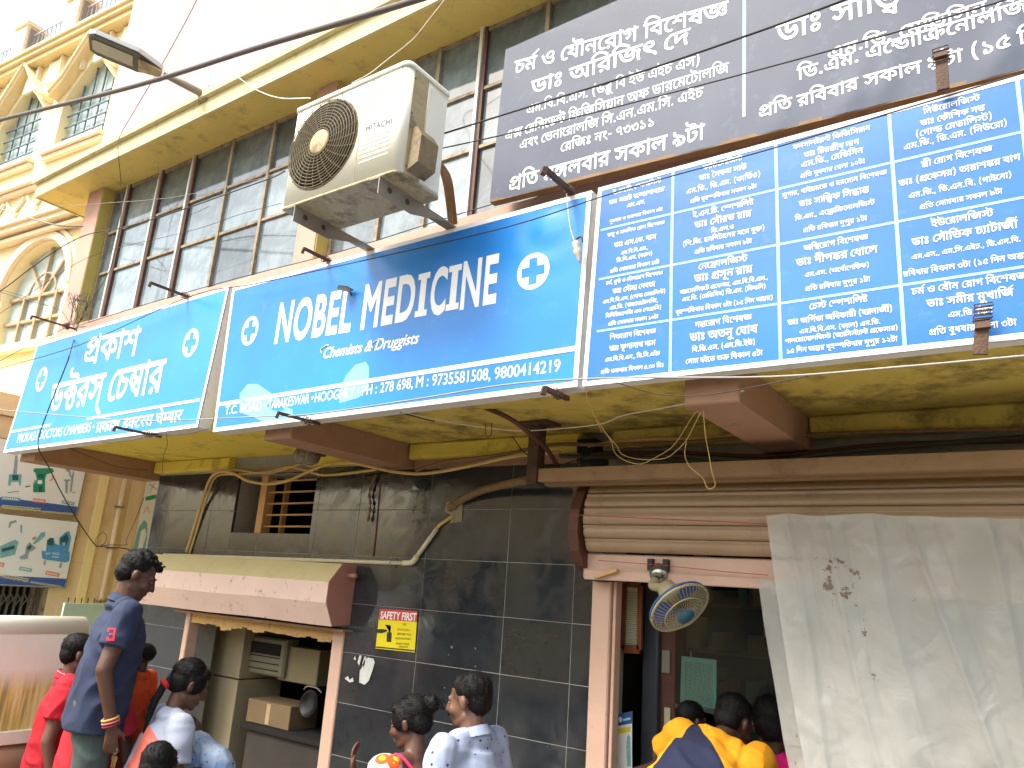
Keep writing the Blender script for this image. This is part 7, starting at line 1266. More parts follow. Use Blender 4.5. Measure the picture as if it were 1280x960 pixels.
# roof parapet: stout posts and a white lattice railing
M_rail = mat('pale_grey_railing', s2l((170, 168, 176)), .6, .1)
for s in (2.28, 3.42, 4.7):
    ybox(s - .13, s + .13, 5.957, 6.52, -.12, .10).build('parapet_post', M_ybl, yb)
    ybox(s - .16, s + .16, 6.521, 6.57, -.15, .13).build('post_cap', M_ybl, yb)
    ybox(s - .16, s - .131, 5.97, 6.48, -.10, .06).build('post_grille', M_galv, yb)
for s0, s1 in ((.1, 2.12), (2.41, 3.26), (3.55, 4.54), (4.83, 8.0)):
    mb = MB(); n = int((s1 - s0) / .09)
    for k in range(n + 1):
        s = s0 + (s1 - s0) * k / n; mb.bar(yp(s, 5.96, 0), yp(s, 6.40, 0), .009, .009)
    for z in (5.99, 6.40): mb.bar(yp(s0, z, .014), yp(s1, z, .014), .012, .012)
    mb.build('roof_railing', M_rail, yb)
# ground storey: pier wall facing the shop
WX = -7.66
mb = MB(); mb.box((-10.5, 2.55, GROUND), (WX, 3.05, 1.22)); mb.box((WX - .35, 3.05, 0), (WX, 6.5, 1.6)); mb.box((WX - .35, 3.62, GROUND), (WX, 6.5, -.001)); mb.build('side_wall', M_beige, yb)
mb = MB(); mb.box((-10.5, 2.5, 1.225), (-7.62, 3.2, 1.42)); mb.build('porch_slab', M_beige, yb)
mb = MB(); mb.box((WX + .001, 3.88, GROUND), (WX + .03, 3.955, 1.6)); mb.build('sunlit_strip', M_sunstrip, yb)  # raised cream strip: a sliver of sunlight on the wall, put into colour and shape
mb = MB(); mb.tube([(WX + .03, 4.11, GROUND), (WX + .03, 4.11, 1.6)], .022, 10); mb.build('downpipe', M_beige, yb)
for z in (-.35, .15, .55): mb = MB(); mb.box((WX + .002, 4.07, z), (WX + .06, 4.15, z + .015)); mb.build('pipe_clamp', M_galv, yb)
mb = MB(); mb.box((WX + .001, 4.20, GROUND), (WX + .012, 4.6, 1.6)); mb.build('side_wall_panel', M_beige, yb)
# collapsible gate in the pier wall
M_gate = mat('grey_collapsible_gate', s2l((96, 92, 84)), .5, .15, 20)
gt = thing('collapsible_gate', 'closed grey collapsible steel gate below the lower machinery board', 'gate', (WX, 3.3, GROUND))
for k in range(9):
    y = 3.08 + k * .058; mb = MB(); mb.box((WX - .06, y, GROUND), (WX - .045, y + .02, -.02)); mb.build('gate_bar', M_gate, gt)
mb = MB()
for k in range(8):
    for r_ in range(9):
        y = 3.09 + k * .058; z = -.10 - r_ * .2; mb.bar((WX - .035, y, z), (WX - .035, y + .058, z - .1), .012, .008); mb.bar((WX - .03, y + .058, z), (WX - .03, y, z - .1), .012, .008)
mb.build('scissor_links', M_gate, gt)
mb = MB(); mb.box((WX - .30, 3.055, GROUND), (WX - .28, 3.6, 0)); mb.build('backing', M_darker, gt)
mb = MB(); mb.box((WX - .05, 3.585, GROUND), (WX + .004, 3.615, 0)); mb.build('gate_jamb', M_frame, gt)
# the two machinery boards
M_green = mat('print_green', s2l((40, 150, 110)), .5, .25, 60); M_teal = mat('print_teal', s2l((122, 184, 184)), .5, .2, 60); M_bluep = mat('print_blue', s2l((84, 156, 208)), .5, .25, 50); M_gryp = mat('print_grey', s2l((150, 170, 175)), .5, .2, 60)
M_bandb = mat('print_band_blue', s2l((62, 96, 160)), .5, .05); M_redp = mat('print_salmon', s2l((226, 140, 120)), .5, .05); M_yelp = mat('print_pale_yellow', s2l((226, 224, 150)), .5, .05); M_wb = mat('white_board_print', s2l((236, 240, 236)), .5, .03, 3)
def mboard(name_label, zt, zb, ytop, ybot, shapes, tags, y0=2.62):
    X = WX + .05; pl = Plane((X, 0, 0), (0, 1, 0), (0, 0, 1)); pl.n = Vector((1, 0, 0))
    t = thing('machinery_board', name_label, 'sign', (X, 3.3, zb))
    mb = MB(); mb.box((X - .045, y0, zb), (X - .002, ybot, zt)); mb.build('board_frame', M_frame, t)
    mb = MB(); mb.box((X - .0019, y0 + .012, zb + .01), (X, ybot - .014, zt - .01)); mb.build('board_face', M_wb, t)
    mb = MB(); mb.box((X + .0002, y0 + .014, zb + .012), (X + .0014, ybot - .016, zb + .088)); mb.build('print_band', M_bandb, t)
    for si, (m_, cs) in enumerate(shapes):
        mb = MB(); mb.add([pl.at(*pl.px(*c), .0016 + .00025 * si) for c in cs], [tuple(range(len(cs)))])
        mb.build('machine_picture', m_, t)
    for m_, (x0, y0_), (x1, y1), h in tags:
        a0, b0 = pl.px(x0, y0_); a1, b1 = pl.px(x1, y1); mb = MB(); strip(pl, a0, b0, a1, b1, h, .003, mb); mb.build('name_tag', m_, t)
        mb = MB(); 
        for k in range(7):
            f = .1 + .8 * k / 7; strip(pl, a0 + (a1 - a0) * f, b0 + (b1 - b0) * f, a0 + (a1 - a0) * (f + .07), b0 + (b1 - b0) * (f + .07), h * .4, .0038, mb)
        mb.build('name_tag_print', M_white, t)
    return t, pl
def S(l, dx=0, dy=0): return [(x / 10.667 + dx, y / 10.667 + dy) for x, y in l]
up = [(M_teal, S([(120, 350), (290, 350), (275, 500), (255, 500), (245, 450), (150, 450), (140, 500), (105, 500)], 0, 560)), (M_gryp, S([(200, 100), (235, 100), (225, 350), (170, 350), (180, 280)], 0, 560)),
      (M_green, S([(460, 270), (700, 270), (720, 320), (620, 350), (600, 420), (600, 590), (440, 590), (440, 480), (490, 420), (470, 330), (440, 310)], 0, 560)), (M_wb, S([(500, 430), (560, 430), (560, 480), (500, 480)], 0, 559.9)),
      (M_gryp, S([(850, 420), (935, 420), (935, 440), (905, 440), (900, 600), (870, 600), (870, 440), (850, 440)], 0, 560)), (M_gryp, S([(870, 280), (930, 280), (950, 390), (930, 390), (915, 320), (880, 310)], 0, 560)), (M_gryp, S([(950, 380), (975, 300), (985, 330), (950, 590), (930, 590)], 0, 560))]
M_dg = mat('print_dark_teal', s2l((36, 96, 100)), .5, .3, 80); M_ltb = mat('print_light_blue', s2l((140, 200, 230)), .5, .2, 60)
up += [(M_dg, S([(160, 360), (245, 360), (240, 430), (165, 430)], 0, 560)), (M_dg, S([(500, 350), (580, 350), (585, 400), (505, 400)], 0, 559.8)), (M_dg, S([(510, 510), (560, 505), (560, 580), (515, 585)], 0, 560)), (M_redp, S([(690, 360), (720, 380), (700, 430), (660, 440), (655, 425), (695, 415)], 0, 560)),
       (M_gryp, S([(460, 420), (485, 440), (460, 480), (440, 470)], 0, 560)), (M_dg, S([(335, 510), (400, 500), (395, 515), (340, 525)], 0, 560)), (M_gryp, S([(960, 590), (1005, 585), (1005, 598), (960, 602)], 0, 560)), (M_dg, S([(100, 590), (250, 575), (250, 582), (100, 598)], 0, 560))]
bt, bp = mboard('upper white machinery board with small green machine pictures left of the canopy', 1.02, .42, 3.72, 3.715, up,
                [(M_teal, (1.5, 622.5), (25, 624.5), .030), (M_redp, (41, 625), (56.5, 627), .034), (M_teal, (77, 627), (92.5, 630), .030)])
def S2(l): return [(x / 9.6, y / 9.6 + 640) for x, y in l]
lo = [(M_teal, S2([(0, 410), (180, 330), (220, 360), (180, 510), (0, 555)])), (M_gryp, S2([(100, 190), (110, 120), (190, 95), (205, 120), (140, 140), (115, 190)])), (M_gryp, S2([(240, 160), (265, 150), (265, 260), (245, 240)])),
      (M_gryp, S2([(310, 420), (350, 360), (430, 430), (400, 460), (350, 480), (330, 560), (250, 570), (230, 540), (300, 500)])), (M_teal, S2([(390, 380), (490, 250), (540, 235), (540, 290), (440, 370), (400, 390)])),
      (M_bluep, S2([(500, 465), (550, 470), (560, 360), (600, 310), (640, 310), (660, 380), (710, 400), (710, 310), (790, 240), (830, 230), (850, 310), (820, 470), (835, 480), (830, 590), (780, 605), (520, 565), (500, 540)])),
      (M_wb, S2([(650, 310), (700, 300), (700, 380), (665, 380)])), (M_gryp, S2([(530, 580), (550, 580), (540, 640), (515, 630)])), (M_gryp, S2([(720, 610), (745, 610), (735, 670), (705, 665)]))]
lo += [(M_ltb, S2([(540, 490), (600, 480), (600, 510), (545, 520)])), (M_ltb, S2([(620, 480), (710, 490), (705, 520), (620, 510)])), (M_wb, S2([(625, 530), (700, 540), (700, 550), (625, 540)])), (M_dg, S2([(560, 340), (600, 310), (640, 320), (640, 400), (570, 400)])), (M_dg, S2([(720, 320), (800, 260), (820, 330), (790, 400), (730, 400)])),
       (M_ltb, S2([(740, 370), (780, 360), (780, 400), (745, 405)])), (M_dg, S2([(320, 430), (360, 390), (380, 420), (340, 460)])), (M_dg, S2([(20, 440), (170, 400), (170, 440), (20, 480)])), (M_redp, S2([(380, 310), (430, 290), (430, 320), (390, 340)]))]
bt2, bp2 = mboard('lower white machinery board with a blue compressor picture above the collapsible gate', .375, -.24, 3.755, 3.75, lo,
                  [(M_redp, (-8, 704), (5, 706.5), .034), (M_teal, (24, 710), (39.5, 713), .030), (M_redp, (57, 715.5), (74, 719), .034)])
# small print on the blue bands, too fine to read
for pl, par, rows in ((bp, bt, [((2, 634.2), (50, 638.2), 5.5, .5), ((53, 640), (92, 643), 2.6, 1)]), (bp2, bt2, [((-4, 719.5), (35, 726.5), 5.5, .5), ((38, 728), (76, 734), 2.8, 1)])):
    for a, b, h, jit in rows:
        mb = MB(); rnd = random.Random(6); a0, b0 = pl.px(*a); a1, b1 = pl.px(*b); hh = abs(pl.px(a[0], a[1] - h)[1] - b0); f = 0
        while f < 1:
            w_ = rnd.uniform(.015, .045); x = a0 + (a1 - a0) * f; z = b0 + (b1 - b0) * f
            for zo, zl in ((hh * .5, .12), (rnd.uniform(-.3, .3) * hh, .14), (0, .5)): strip(pl, x, z + zo, x + (a1 - a0) * w_ * (1 if zl < .4 else .3), z + zo, hh * zl * 1.4, .002 + zl * .001, mb)
            f += w_ + .006
        mb.build('band_print', M_yelp, par, kind='stuff')
# narrow poster on the far wall
X = WX + .02; pp = Plane((X, 0, 0), (0, 1, 0), (0, 0, 1)); pp.n = Vector((1, 0, 0))
ps = thing('narrow_poster', 'narrow green and white poster on the beige wall beside the dark tiles', 'poster', pp.at(*pp.px(180, 690)))
Q(pp, [(165, 690), (186, 693), (205, 598), (184, 598)], .001, M_wb, 'poster_sheet', ps)
Q(pp, [(166, 687), (173, 660), (180, 650), (184, 654), (184, 670), (181, 689)], .002, M_teal, 'poster_picture', ps)
Q(pp, [(172, 686), (176, 664), (181, 660), (183, 668), (177, 688)], .003, M_wb, 'poster_picture', ps)
Q(pp, [(182, 621), (195, 618), (195, 623), (182, 626)], .002, M_green, 'poster_band', ps)
for a, b in (((186, 605), (196, 612)), ((194, 603), (187, 615)), ((179, 642), (184, 633)), ((184, 633), (187, 641))):
    mb = MB(); strip(pp, *pp.px(*a), *pp.px(*b), .008, .002, mb); mb.build('poster_mark', M_redp, ps)

# ================================================================== THINGS LOW AT THE LEFT
M_mint = mat('mint_metal_panel', s2l((176, 200, 190)), .5, .08, 5, .1, 30)
c = onX(100, 770, -6.9)
sg = thing('spiked_panel', 'pale mint metal panel topped with short dark spikes behind the man in navy', 'gate panel', (c.x, c.y, GROUND))
zt = onX(90, 754, -6.9).z
y0_ = onX(78, 770, -6.9).y; y1_ = onX(150, 770, -6.9).y
mb = MB(); mb.box((-6.93, y0_, GROUND), (-6.9, y1_, zt)); mb.build('panel', M_mint, sg)
for k in range(12):
    y = y0_ + .03 + k * .055; mb = MB(); mb.bar((-6.915, y, zt + .001), (-6.915, y, zt + .045), .006, .006, up=(1, 0, 0)); mb.build('spike', M_black, sg)
# low wall in the front left corner, painted with grass
def paint_wall():
    m = mat('painted_grass_wall', s2l((250, 246, 226)), .8, .04, 3)
    nt = m.node_tree; N = nt.nodes; L = nt.links; b = N['Principled BSDF']; old = b.inputs['Base Color'].links[0].from_socket
    geo = N.new('ShaderNodeNewGeometry'); sep = N.new('ShaderNodeSeparateXYZ'); L.new(geo.outputs['Position'], sep.inputs[0])
    mp = N.new('ShaderNodeMapping'); mp.inputs['Scale'].default_value = (34, 34, 2.2); mp.inputs['Rotation'].default_value = (.12, .1, 0); L.new(geo.outputs['Position'], mp.inputs['Vector'])
    n = N.new('ShaderNodeTexNoise'); n.inputs['Scale'].default_value = 1; n.inputs['Detail'].default_value = 6; L.new(mp.outputs['Vector'], n.inputs['Vector'])
    r = N.new('ShaderNodeValToRGB'); e = r.color_ramp.elements; e[0].position = .36; e[0].color = (*s2l((128, 124, 50)), 1); e[1].position = .62; e[1].color = (*s2l((240, 226, 160)), 1)
    x = e.new(.48); x.color = (*s2l((206, 186, 92)), 1)
    L.new(n.outputs['Fac'], r.inputs['Fac'])
    mr = N.new('ShaderNodeMapRange'); mr.inputs['From Min'].default_value = -.60; mr.inputs['From Max'].default_value = -.72; L.new(sep.outputs['Z'], mr.inputs['Value'])
    ad = N.new('ShaderNodeMath'); ad.operation = 'MULTIPLY_ADD'; ad.inputs[1].default_value = .9; ad.inputs[2].default_value = -.45; L.new(n.outputs['Fac'], ad.inputs[0])
    a2 = N.new('ShaderNodeMath'); a2.use_clamp = True; L.new(mr.outputs['Result'], a2.inputs[0]); L.new(ad.outputs[0], a2.inputs[1])
    mx = N.new('ShaderNodeMix'); mx.data_type = 'RGBA'; L.new(a2.outputs[0], mx.inputs['Factor']); L.new(old, mx.inputs['A']); L.new(r.outputs['Color'], mx.inputs['B']); L.new(mx.outputs['Result'], b.inputs['Base Color'])
    return m
M_pw = paint_wall()
lw = thing('low_painted_wall', 'low cream wall painted with dry grass stalks in the bottom left corner', 'wall', (-5.0, 2.2, GROUND))
mb = MB(); mb.box((-5.06, 1.0, GROUND), (-4.90, 2.60, -.40)); mb.build('wall', M_pw, lw)
mb = MB(); mb.tube([(-4.98, 1.0, -.40), (-4.98, 2.60, -.40)], .083, 16); mb.build('rounded_coping', mat('cream_coping', s2l((244, 238, 216)), .7, .04, 3), lw)
mb = MB(); mb.box((-4.899, 1.0, -.99), (-4.86, 2.60, -.925)); mb.build('ledge', mat('cream_coping', (0, 0, 0)), lw)
mb = MB(); mb.tube([(-4.93, 1.0, -1.11), (-4.93, 2.60, -1.11)], .115, 16); mb.build('brown_roll', mat('worn_brown_board', s2l((190, 160, 126)), .6, .12, 3), lw)

# ================================================================== PLASTIC CURTAIN
def plastic():
    m = bpy.data.materials.new('milky_plastic_sheet'); m.use_nodes = True; nt = m.node_tree; N = nt.nodes; L = nt.links; b = N['Principled BSDF']
    tc = N.new('ShaderNodeTexCoord'); n = N.new('ShaderNodeTexNoise'); n.inputs['Scale'].default_value = 3; n.inputs['Detail'].default_value = 8; L.new(tc.outputs['Object'], n.inputs['Vector'])
    r = N.new('ShaderNodeValToRGB'); r.color_ramp.elements[0].position = .3; r.color_ramp.elements[0].color = (*s2l((182, 184, 178)), 1); r.color_ramp.elements[1].position = .7; r.color_ramp.elements[1].color = (*s2l((212, 214, 210)), 1); L.new(n.outputs['Fac'], r.inputs['Fac'])
    n2 = N.new('ShaderNodeTexNoise'); n2.inputs['Scale'].default_value = 26; n2.inputs['Detail'].default_value = 8; n2.inputs['Roughness'].default_value = .7; sh = N.new('ShaderNodeMapping'); sh.inputs['Location'].default_value = (-.12, 0, -.52); L.new(tc.outputs['Object'], sh.inputs['Vector']); L.new(sh.outputs['Vector'], n2.inputs['Vector'])
    n3 = N.new('ShaderNodeTexNoise'); n3.inputs['Scale'].default_value = 2.6; L.new(sh.outputs['Vector'], n3.inputs['Vector'])
    ml = N.new('ShaderNodeMath'); ml.operation = 'MULTIPLY'; L.new(n2.outputs['Fac'], ml.inputs[0]); L.new(n3.outputs['Fac'], ml.inputs[1])
    r2 = N.new('ShaderNodeValToRGB'); r2.color_ramp.elements[0].position = .385; r2.color_ramp.elements[1].position = .41; r2.color_ramp.elements[1].color = (.85,) * 3 + (1,); L.new(ml.outputs[0], r2.inputs['Fac'])
    mx = N.new('ShaderNodeMix'); mx.data_type = 'RGBA'; L.new(r2.outputs['Color'], mx.inputs['Factor']); L.new(r.outputs['Color'], mx.inputs['A']); mx.inputs['B'].default_value = (*s2l((120, 96, 60)), 1)
    L.new(mx.outputs['Result'], b.inputs['Base Color']); b.inputs['Roughness'].default_value = .24
    mb_ = N.new('ShaderNodeTexNoise'); mb_.inputs['Scale'].default_value = 9; mb_.inputs['Detail'].default_value = 7; mb_.inputs['Distortion'].default_value = .8; L.new(tc.outputs['Object'], mb_.inputs['Vector'])
    bp = N.new('ShaderNodeBump'); bp.inputs['Strength'].default_value = .5; bp.inputs['Distance'].default_value = .025; L.new(mb_.outputs['Fac'], bp.inputs['Height']); L.new(bp.outputs['Normal'], b.inputs['Normal'])
    tr = N.new('ShaderNodeBsdfTransparent'); tl = N.new('ShaderNodeBsdfTranslucent'); L.new(mx.outputs['Result'], tl.inputs['Color'])
    a = N.new('ShaderNodeMixShader'); a.inputs[0].default_value = .3; L.new(b.outputs[0], a.inputs[1]); L.new(tl.outputs[0], a.inputs[2])
    c = N.new('ShaderNodeMixShader'); c.inputs[0].default_value = .22; L.new(a.outputs[0], c.inputs[1]); L.new(tr.outputs[0], c.inputs[2])
    vr = N.new('ShaderNodeMapRange'); vr.inputs['From Min'].default_value = .35; vr.inputs['From Max'].default_value = .65; vr.inputs['To Min'].default_value = .10; vr.inputs['To Max'].default_value = .32; L.new(n.outputs['Fac'], vr.inputs['Value']); L.new(vr.outputs['Result'], c.inputs[0])
    L.new(c.outputs[0], N['Material Output'].inputs['Surface']); return m
M_pl = plastic()
FOLDS = [(.07, .022, .05, .012), (.13, -.012, .10, .01), (.22, .02, .16, .014), (.30, -.014, .12, .012), (.42, .012, .05, .02), (.55, .024, .20, .016), (.62, -.012, .18, .012), (.78, .018, -.05, .014), (.86, .022, .12, .012), (1.02, .014, .1, .02), (1.2, .02, -.1, .016), (1.5, .02, .1, .02)]
def curtain(name, label, x0t, x0b, x1, zt, zb, y, seed, amp=.03):
    nx, nz = 260, 120; V = []; F = []
    for j in range(nz + 1):
        t = j / nz
        for i in range(nx + 1):
            s = i / nx; xl = x0t + (x0b - x0t) * t ** 1.15; x = xl + (x1 - xl) * s; z = zt + (zb - zt) * t
            z += (.018 * math.sin(s * 5 + seed) + .012 * noise.noise(Vector((s * 14, seed, 0))) + .003 * abs(math.sin(s * 11))) * (1 - t)
            q = (x - xl) * (1 + .0 * t)
            h = amp * (.25 + .75 * t) * (math.sin(q * 17 + seed + 1.5 * math.sin(t * 2 + q * 2)) * .45 + noise.noise(Vector((q * 4 + seed, t * 1.2, 0))) * 1.3)
            h += .012 * noise.noise(Vector((q * 9 + t * 6, t * 5 - q * 5, seed))) + .006 * abs(noise.noise(Vector((q * 16 - t * 10, t * 15 + q * 4, seed + 4))))
            for q0, a_, sl, w_ in FOLDS:
                d = q - q0 - sl * t - .02 * math.sin(t * 7 + q0 * 9); h += a_ * (1 - t * .3) * math.exp(-abs(d) / w_) * (1 if t > .02 else .4)
            h += .012 * max(0, noise.noise(Vector((q * 3.2 + 5, t * 9, seed)))) * abs(math.sin(t * 34 + 5 * noise.noise(Vector((q * 4, t * 3, 2))))) ** 3
            V.append((x, y - h, z))
    for j in range(nz):
        for i in range(nx):
            o = j * (nx + 1) + i; F.append((o, o + nx + 1, o + nx + 2, o + 1))
    mb = MB(); mb.add(V, F, True); return one(name, mb, M_pl, label, 'plastic sheet')
curtain('plastic_curtain', 'large milky plastic sheet hung in front of the right side of the shop opening', -1.005, -.70, 1.2, .365, GROUND + .3, 3.28, 1.0)
curtain('plastic_curtain', 'narrow folded plastic sheet edge hanging just behind the big plastic sheet', -1.07, -.77, -.5, .14, GROUND + .3, 3.36, 4.0, .02)

# ================================================================== THINGS IN THE DOORWAY AT THE LEFT
M_cab = mat('cream_cupboard', s2l((188, 176, 138)), .5, .06, 3, stain=s2l((150, 136, 104)), samt=.4, sscale=4); M_cab2 = mat('grey_cream_panel', s2l((164, 154, 124)), .55, .08, 3); M_box = mat('meter_board_panel', s2l((128, 126, 104)), .5, .1, 4)
def onYb(x0, y0, x1, y1, Y):
    a = onY(x0, y0, Y); b = onY(x1, y1, Y); return (min(a.x, b.x), min(a.z, b.z), max(a.x, b.x), max(a.z, b.z))
t = thing('cupboard', 'tall cream two panel cupboard just inside the left doorway', 'cupboard', (-5.1, 4.2, GROUND))
a = onY(248, 790, 3.95).x; b = onY(275, 790, 3.95).x; c = onY(308, 790, 3.95).x
mb = MB(); mb.bevbox((a, 3.95, GROUND), (b - .005, 4.35, -.34)); mb.build('side_panel', M_cab, t)
mb = MB(); mb.bevbox((b, 3.94, -.76), (c, 4.35, -.36)); mb.build('upper_door', M_cab2, t)
mb = MB(); mb.bevbox((b, 3.94, GROUND), (c, 4.35, -.77)); mb.build('lower_door', M_cab2, t)
x0, z0, x1, z1 = onYb(302, 795, 356, 848, 4.05)
t = thing('meter_board', 'grey cream instrument panel with a dark display window inside the left doorway', 'panel', ((x0 + x1) / 2, 4.1, z0))
mb = MB(); mb.bevbox((x0, 4.02, z0), (x1, 4.14, z1 + .02), .015); mb.build('casing', M_box, t)
mb = MB(); mb.box((x0 + .09, 4.012, z1 - .10), (x1 - .05, 4.019, z1 - .02)); mb.build('display_window', M_darker, t)
mb = MB(); mb.box((x0 + .02, 4.01, z0 + .03), (x0 + .05, 4.019, z1 - .12)); mb.build('yellow_strip', mat('ochre_strip', s2l((150, 134, 60)), .6), t)
for k in range(3): mb = MB(); mb.box((x0 + .09, 4.012, z0 + .04 + k * .045), (x1 - .05, 4.019, z0 + .045 + k * .045)); mb.build('panel_line', M_darker, t)
x0, z0, x1, z1 = onYb(357, 806, 400, 858, 4.1)
t = thing('wall_box', 'plain square olive beige box on the wall right of the instrument panel', 'box', ((x0 + x1) / 2, 4.15, z0))
mb = MB(); mb.bevbox((x0, 4.06, z0), (x1, 4.2, z1), .006); mb.build('box_lid', mat('olive_beige_box', s2l((140, 130, 96)), .6, .1), t)
mb = MB(); mb.box((x0 + .01, 4.2, z0 + .01), (x1 - .01, 4.3, z1 - .01)); mb.build('box_body', M_box, t)
t = thing('counter', 'dark counter inside the left doorway', 'counter', (-4.4, 4.2, GROUND))
mb = MB(); mb.bevbox((-4.95, 3.85, -1.06), (-3.75, 4.25, -1.03)); mb.build('counter_top', M_darker, t)
mb = MB(); mb.box((-4.9, 3.88, GROUND), (-3.8, 4.2, -1.061)); mb.build('counter_front', M_dark, t)
M_card = mat('brown_cardboard', s2l((132, 112, 82)), .8, .08, 6)
x0, z0, x1, z1 = onYb(318, 872, 368, 905, 3.98)
t = thing('cardboard_box', 'brown cardboard carton standing on the dark counter in the left doorway', 'box', ((x0 + x1) / 2, 4, -.90))
mb = MB(); mb.bevbox((x0, 3.93, -1.028), (x1, 4.18, z1), .004); mb.build('carton', M_card, t)
mb = MB(); mb.box(((x0 + x1) / 2 - .02, 3.9285, -1.02), ((x0 + x1) / 2 + .02, 3.9298, z1 - .01)); mb.build('tape', mat('packing_tape', s2l((196, 176, 130)), .3), t)
t = thing('round_tray', 'shiny dark round tray leaning at the back of the counter', 'tray', onY(388, 878, 4.0))
mb = MB(); c = onY(388, 880, 4.0); mb.lathe(c, (0, -1, .2), [(0, .07), (.01, .085), (.02, .09), (.012, .083), (.008, .02)], 24); mb.build('tray', mat('dull_steel_plate', s2l((22, 23, 23)), .35, .2, 5, metal=.4), t)
mb = MB(); mb.tube(spline([onY(380, 862, 3.95), onY(384, 858, 3.95), onY(396, 860, 3.95), onY(402, 866, 3.95)]), .006, 6); mb.build('rim_handle', M_galv, t)

# ================================================================== WALL FAN AND THE SHOP FRONT
fh = onY(822, 722, 3.42)
fan = thing('wall_fan', 'cream wall fan with blue blades hanging tilted from the shutter rail', 'fan', fh)
M_fcream = mat('dusty_cream_plastic', s2l((158, 150, 118)), .5, .12, 10); M_fblue = mat('fan_blue_plastic', s2l((62, 92, 160)), .4, .1, 6); M_fhub = mat('fan_badge_teal', s2l((40, 96, 120)), .4, .1); M_chr = mat('chrome_bracket', s2l((150, 150, 146)), .2, .1, 5, metal=.9)
mb = MB(); mb.lathe(fh + Vector((0, .03, .02)), (0, -1, 0), [(0, .045), (.02, .047), (.035, .04), (.045, .01)], 20); mb.build('wall_mount', M_chr, fan)
for dx in (-.042, .035): mb = MB(); mb.box(fh + Vector((dx - .012, -.0, .03)), fh + Vector((dx + .012, .03, .085))); mb.build('mount_hook', M_black, fan)
fc = onY(850, 760, 3.26); ax = Vector((.62, -.28, -.62)).normalized()
mb = MB(); mb.tube(spline([fh + Vector((0, -.02, -.01)), fh + Vector((.0, -.05, -.04)), fc - ax * .12]), .02, 10); mb.build('neck', M_fcream, fan)
mb = MB(); mb.lathe(fc - ax * .14, ax, [(0, .02), (.01, .04), (.06, .05), (.09, .045), (.1, .02)], 18); mb.build('motor_housing', M_fcream, fan)
FRr = .135; u_ = ax.orthogonal().normalized(); w_ = ax.cross(u_)
def fp(r, a, h): return fc + u_ * (r * math.cos(a)) + w_ * (r * math.sin(a)) + ax * h
def dome(r, front): return (.050 if front else -.05) * (1 - (r / FRr) ** 2.6)
mb = MB()
for front in (True, False):
    for k in range(44):
        a = 2 * math.pi * k / 44; mb.tube([fp(.035 + (FRr - .035) * j / 5, a, dome(.035 + (FRr - .035) * j / 5, front)) for j in range(6)], .0013, 4, False)
mb.build('guard_wires', M_fcream, fan)
mb = MB(); mb.tube([fp(FRr, 2 * math.pi * j / 40, 0) for j in range(41)], .006, 6); mb.tube([fp(.09, 2 * math.pi * j / 40, dome(.09, True)) for j in range(41)], .003, 6); mb.build('guard_ring', M_fcream, fan)
mb = MB(); mb.lathe(fc - ax * .012, ax, [(0, FRr + .002), (.014, FRr + .002)], 40); 
mb2 = MB(); mb2.tube([fp(FRr + .001, 2 * math.pi * j / 40, -.014) for j in range(41)], .0042, 6); mb2.build('blue_band', M_fblue, fan)
mb = MB(); mb.lathe(fc + ax * .048, ax, [(0, .04), (.006, .038), (.008, .01)], 24); mb.build('badge', M_fhub, fan)
for k in range(3):
    V = []; a0 = 2 * math.pi * k / 3
    for i in range(7):
        r = .03 + .085 * i / 6
        for j in range(5):
            a = a0 + (j / 4 - .5) * (1.15 if i > 1 else .7); V.append(fp(r, a, -.012 + .022 * (j / 4 - .5)))
    F = [(i * 5 + j, i * 5 + j + 1, i * 5 + j + 6, i * 5 + j + 5) for i in range(6) for j in range(4)]
    mb = MB(); mb.add(V, F, True); mb.add([v - ax * .002 for v in V], [tuple(reversed(f)) for f in F], True); mb.build('blade', M_fblue, fan)
tk = thing('splintered_batten', 'short pale splintered batten nailed across the top left corner of the shop post', 'wood strip', onY(760, 716, 3.44))
mb = MB(); mb.bar(onY(744, 722, 3.42), onY(772, 713, 3.42), .012, .028, up=(0, 1, 0)); mb.build('batten', M_ply, tk)
# framed certificate, inner pillar, glass screen, papers
M_redwood = mat('red_brown_wood_frame', s2l((120, 68, 40)), .5, .15, 10); M_paper = mat('aged_paper', s2l((186, 186, 150)), .8, .05, 6); M_tealp = mat('pale_teal_paper', s2l((140, 206, 186)), .8, .05, 6); M_ink = mat('grey_ink', s2l((110, 120, 110)), .8, .1)
def sheet(name, label, cat, px4, Y, mpaper, frame=None, rows=18, par=None, two=False):
    pl = Plane((0, Y, 0), (1, 0, 0), (0, 0, 1)); pl.n = Vector((0, -1, 0)); q = [pl.px(*c) for c in px4]
    t = thing(name, label, cat, pl.at(*q[0]))
    mb = MB(); P = [pl.at(a, b, 0) for a, b in q]; mb.add(P + [p + Vector((0, .003, 0)) for p in P], [(0, 1, 2, 3), (7, 6, 5, 4), (0, 4, 5, 1), (2, 6, 7, 3), (1, 5, 6, 2), (3, 7, 4, 0)]); mb.build('paper', mpaper, t)
    if rows:
        mb = MB(); rnd = random.Random(rows); w = q[1][0] - q[0][0]; h = q[3][1] - q[0][1]
        for k in range(rows):
            z = q[0][1] + h * (.06 + .86 * k / rows); x = q[0][0] + w * .12
            while x < q[1][0] - w * .12:
                l_ = rnd.uniform(.04, .14) * w; strip(pl, x, z, min(x + l_, q[1][0] - w * .1), z, h * .012, .0012, mb); x += l_ + w * .03
        mb.build('typed_lines', M_ink, t)
    if frame:
        for i in range(4):
            j = (i + 1) % 4; mb = MB(); a = pl.at(*q[i], .004); b = pl.at(*q[j], .004); mb.bar(a, b, .024 if i != 0 else .04, .02, up=(0, 1, 0)); mb.build('frame_rail', frame, t)
    return t, pl
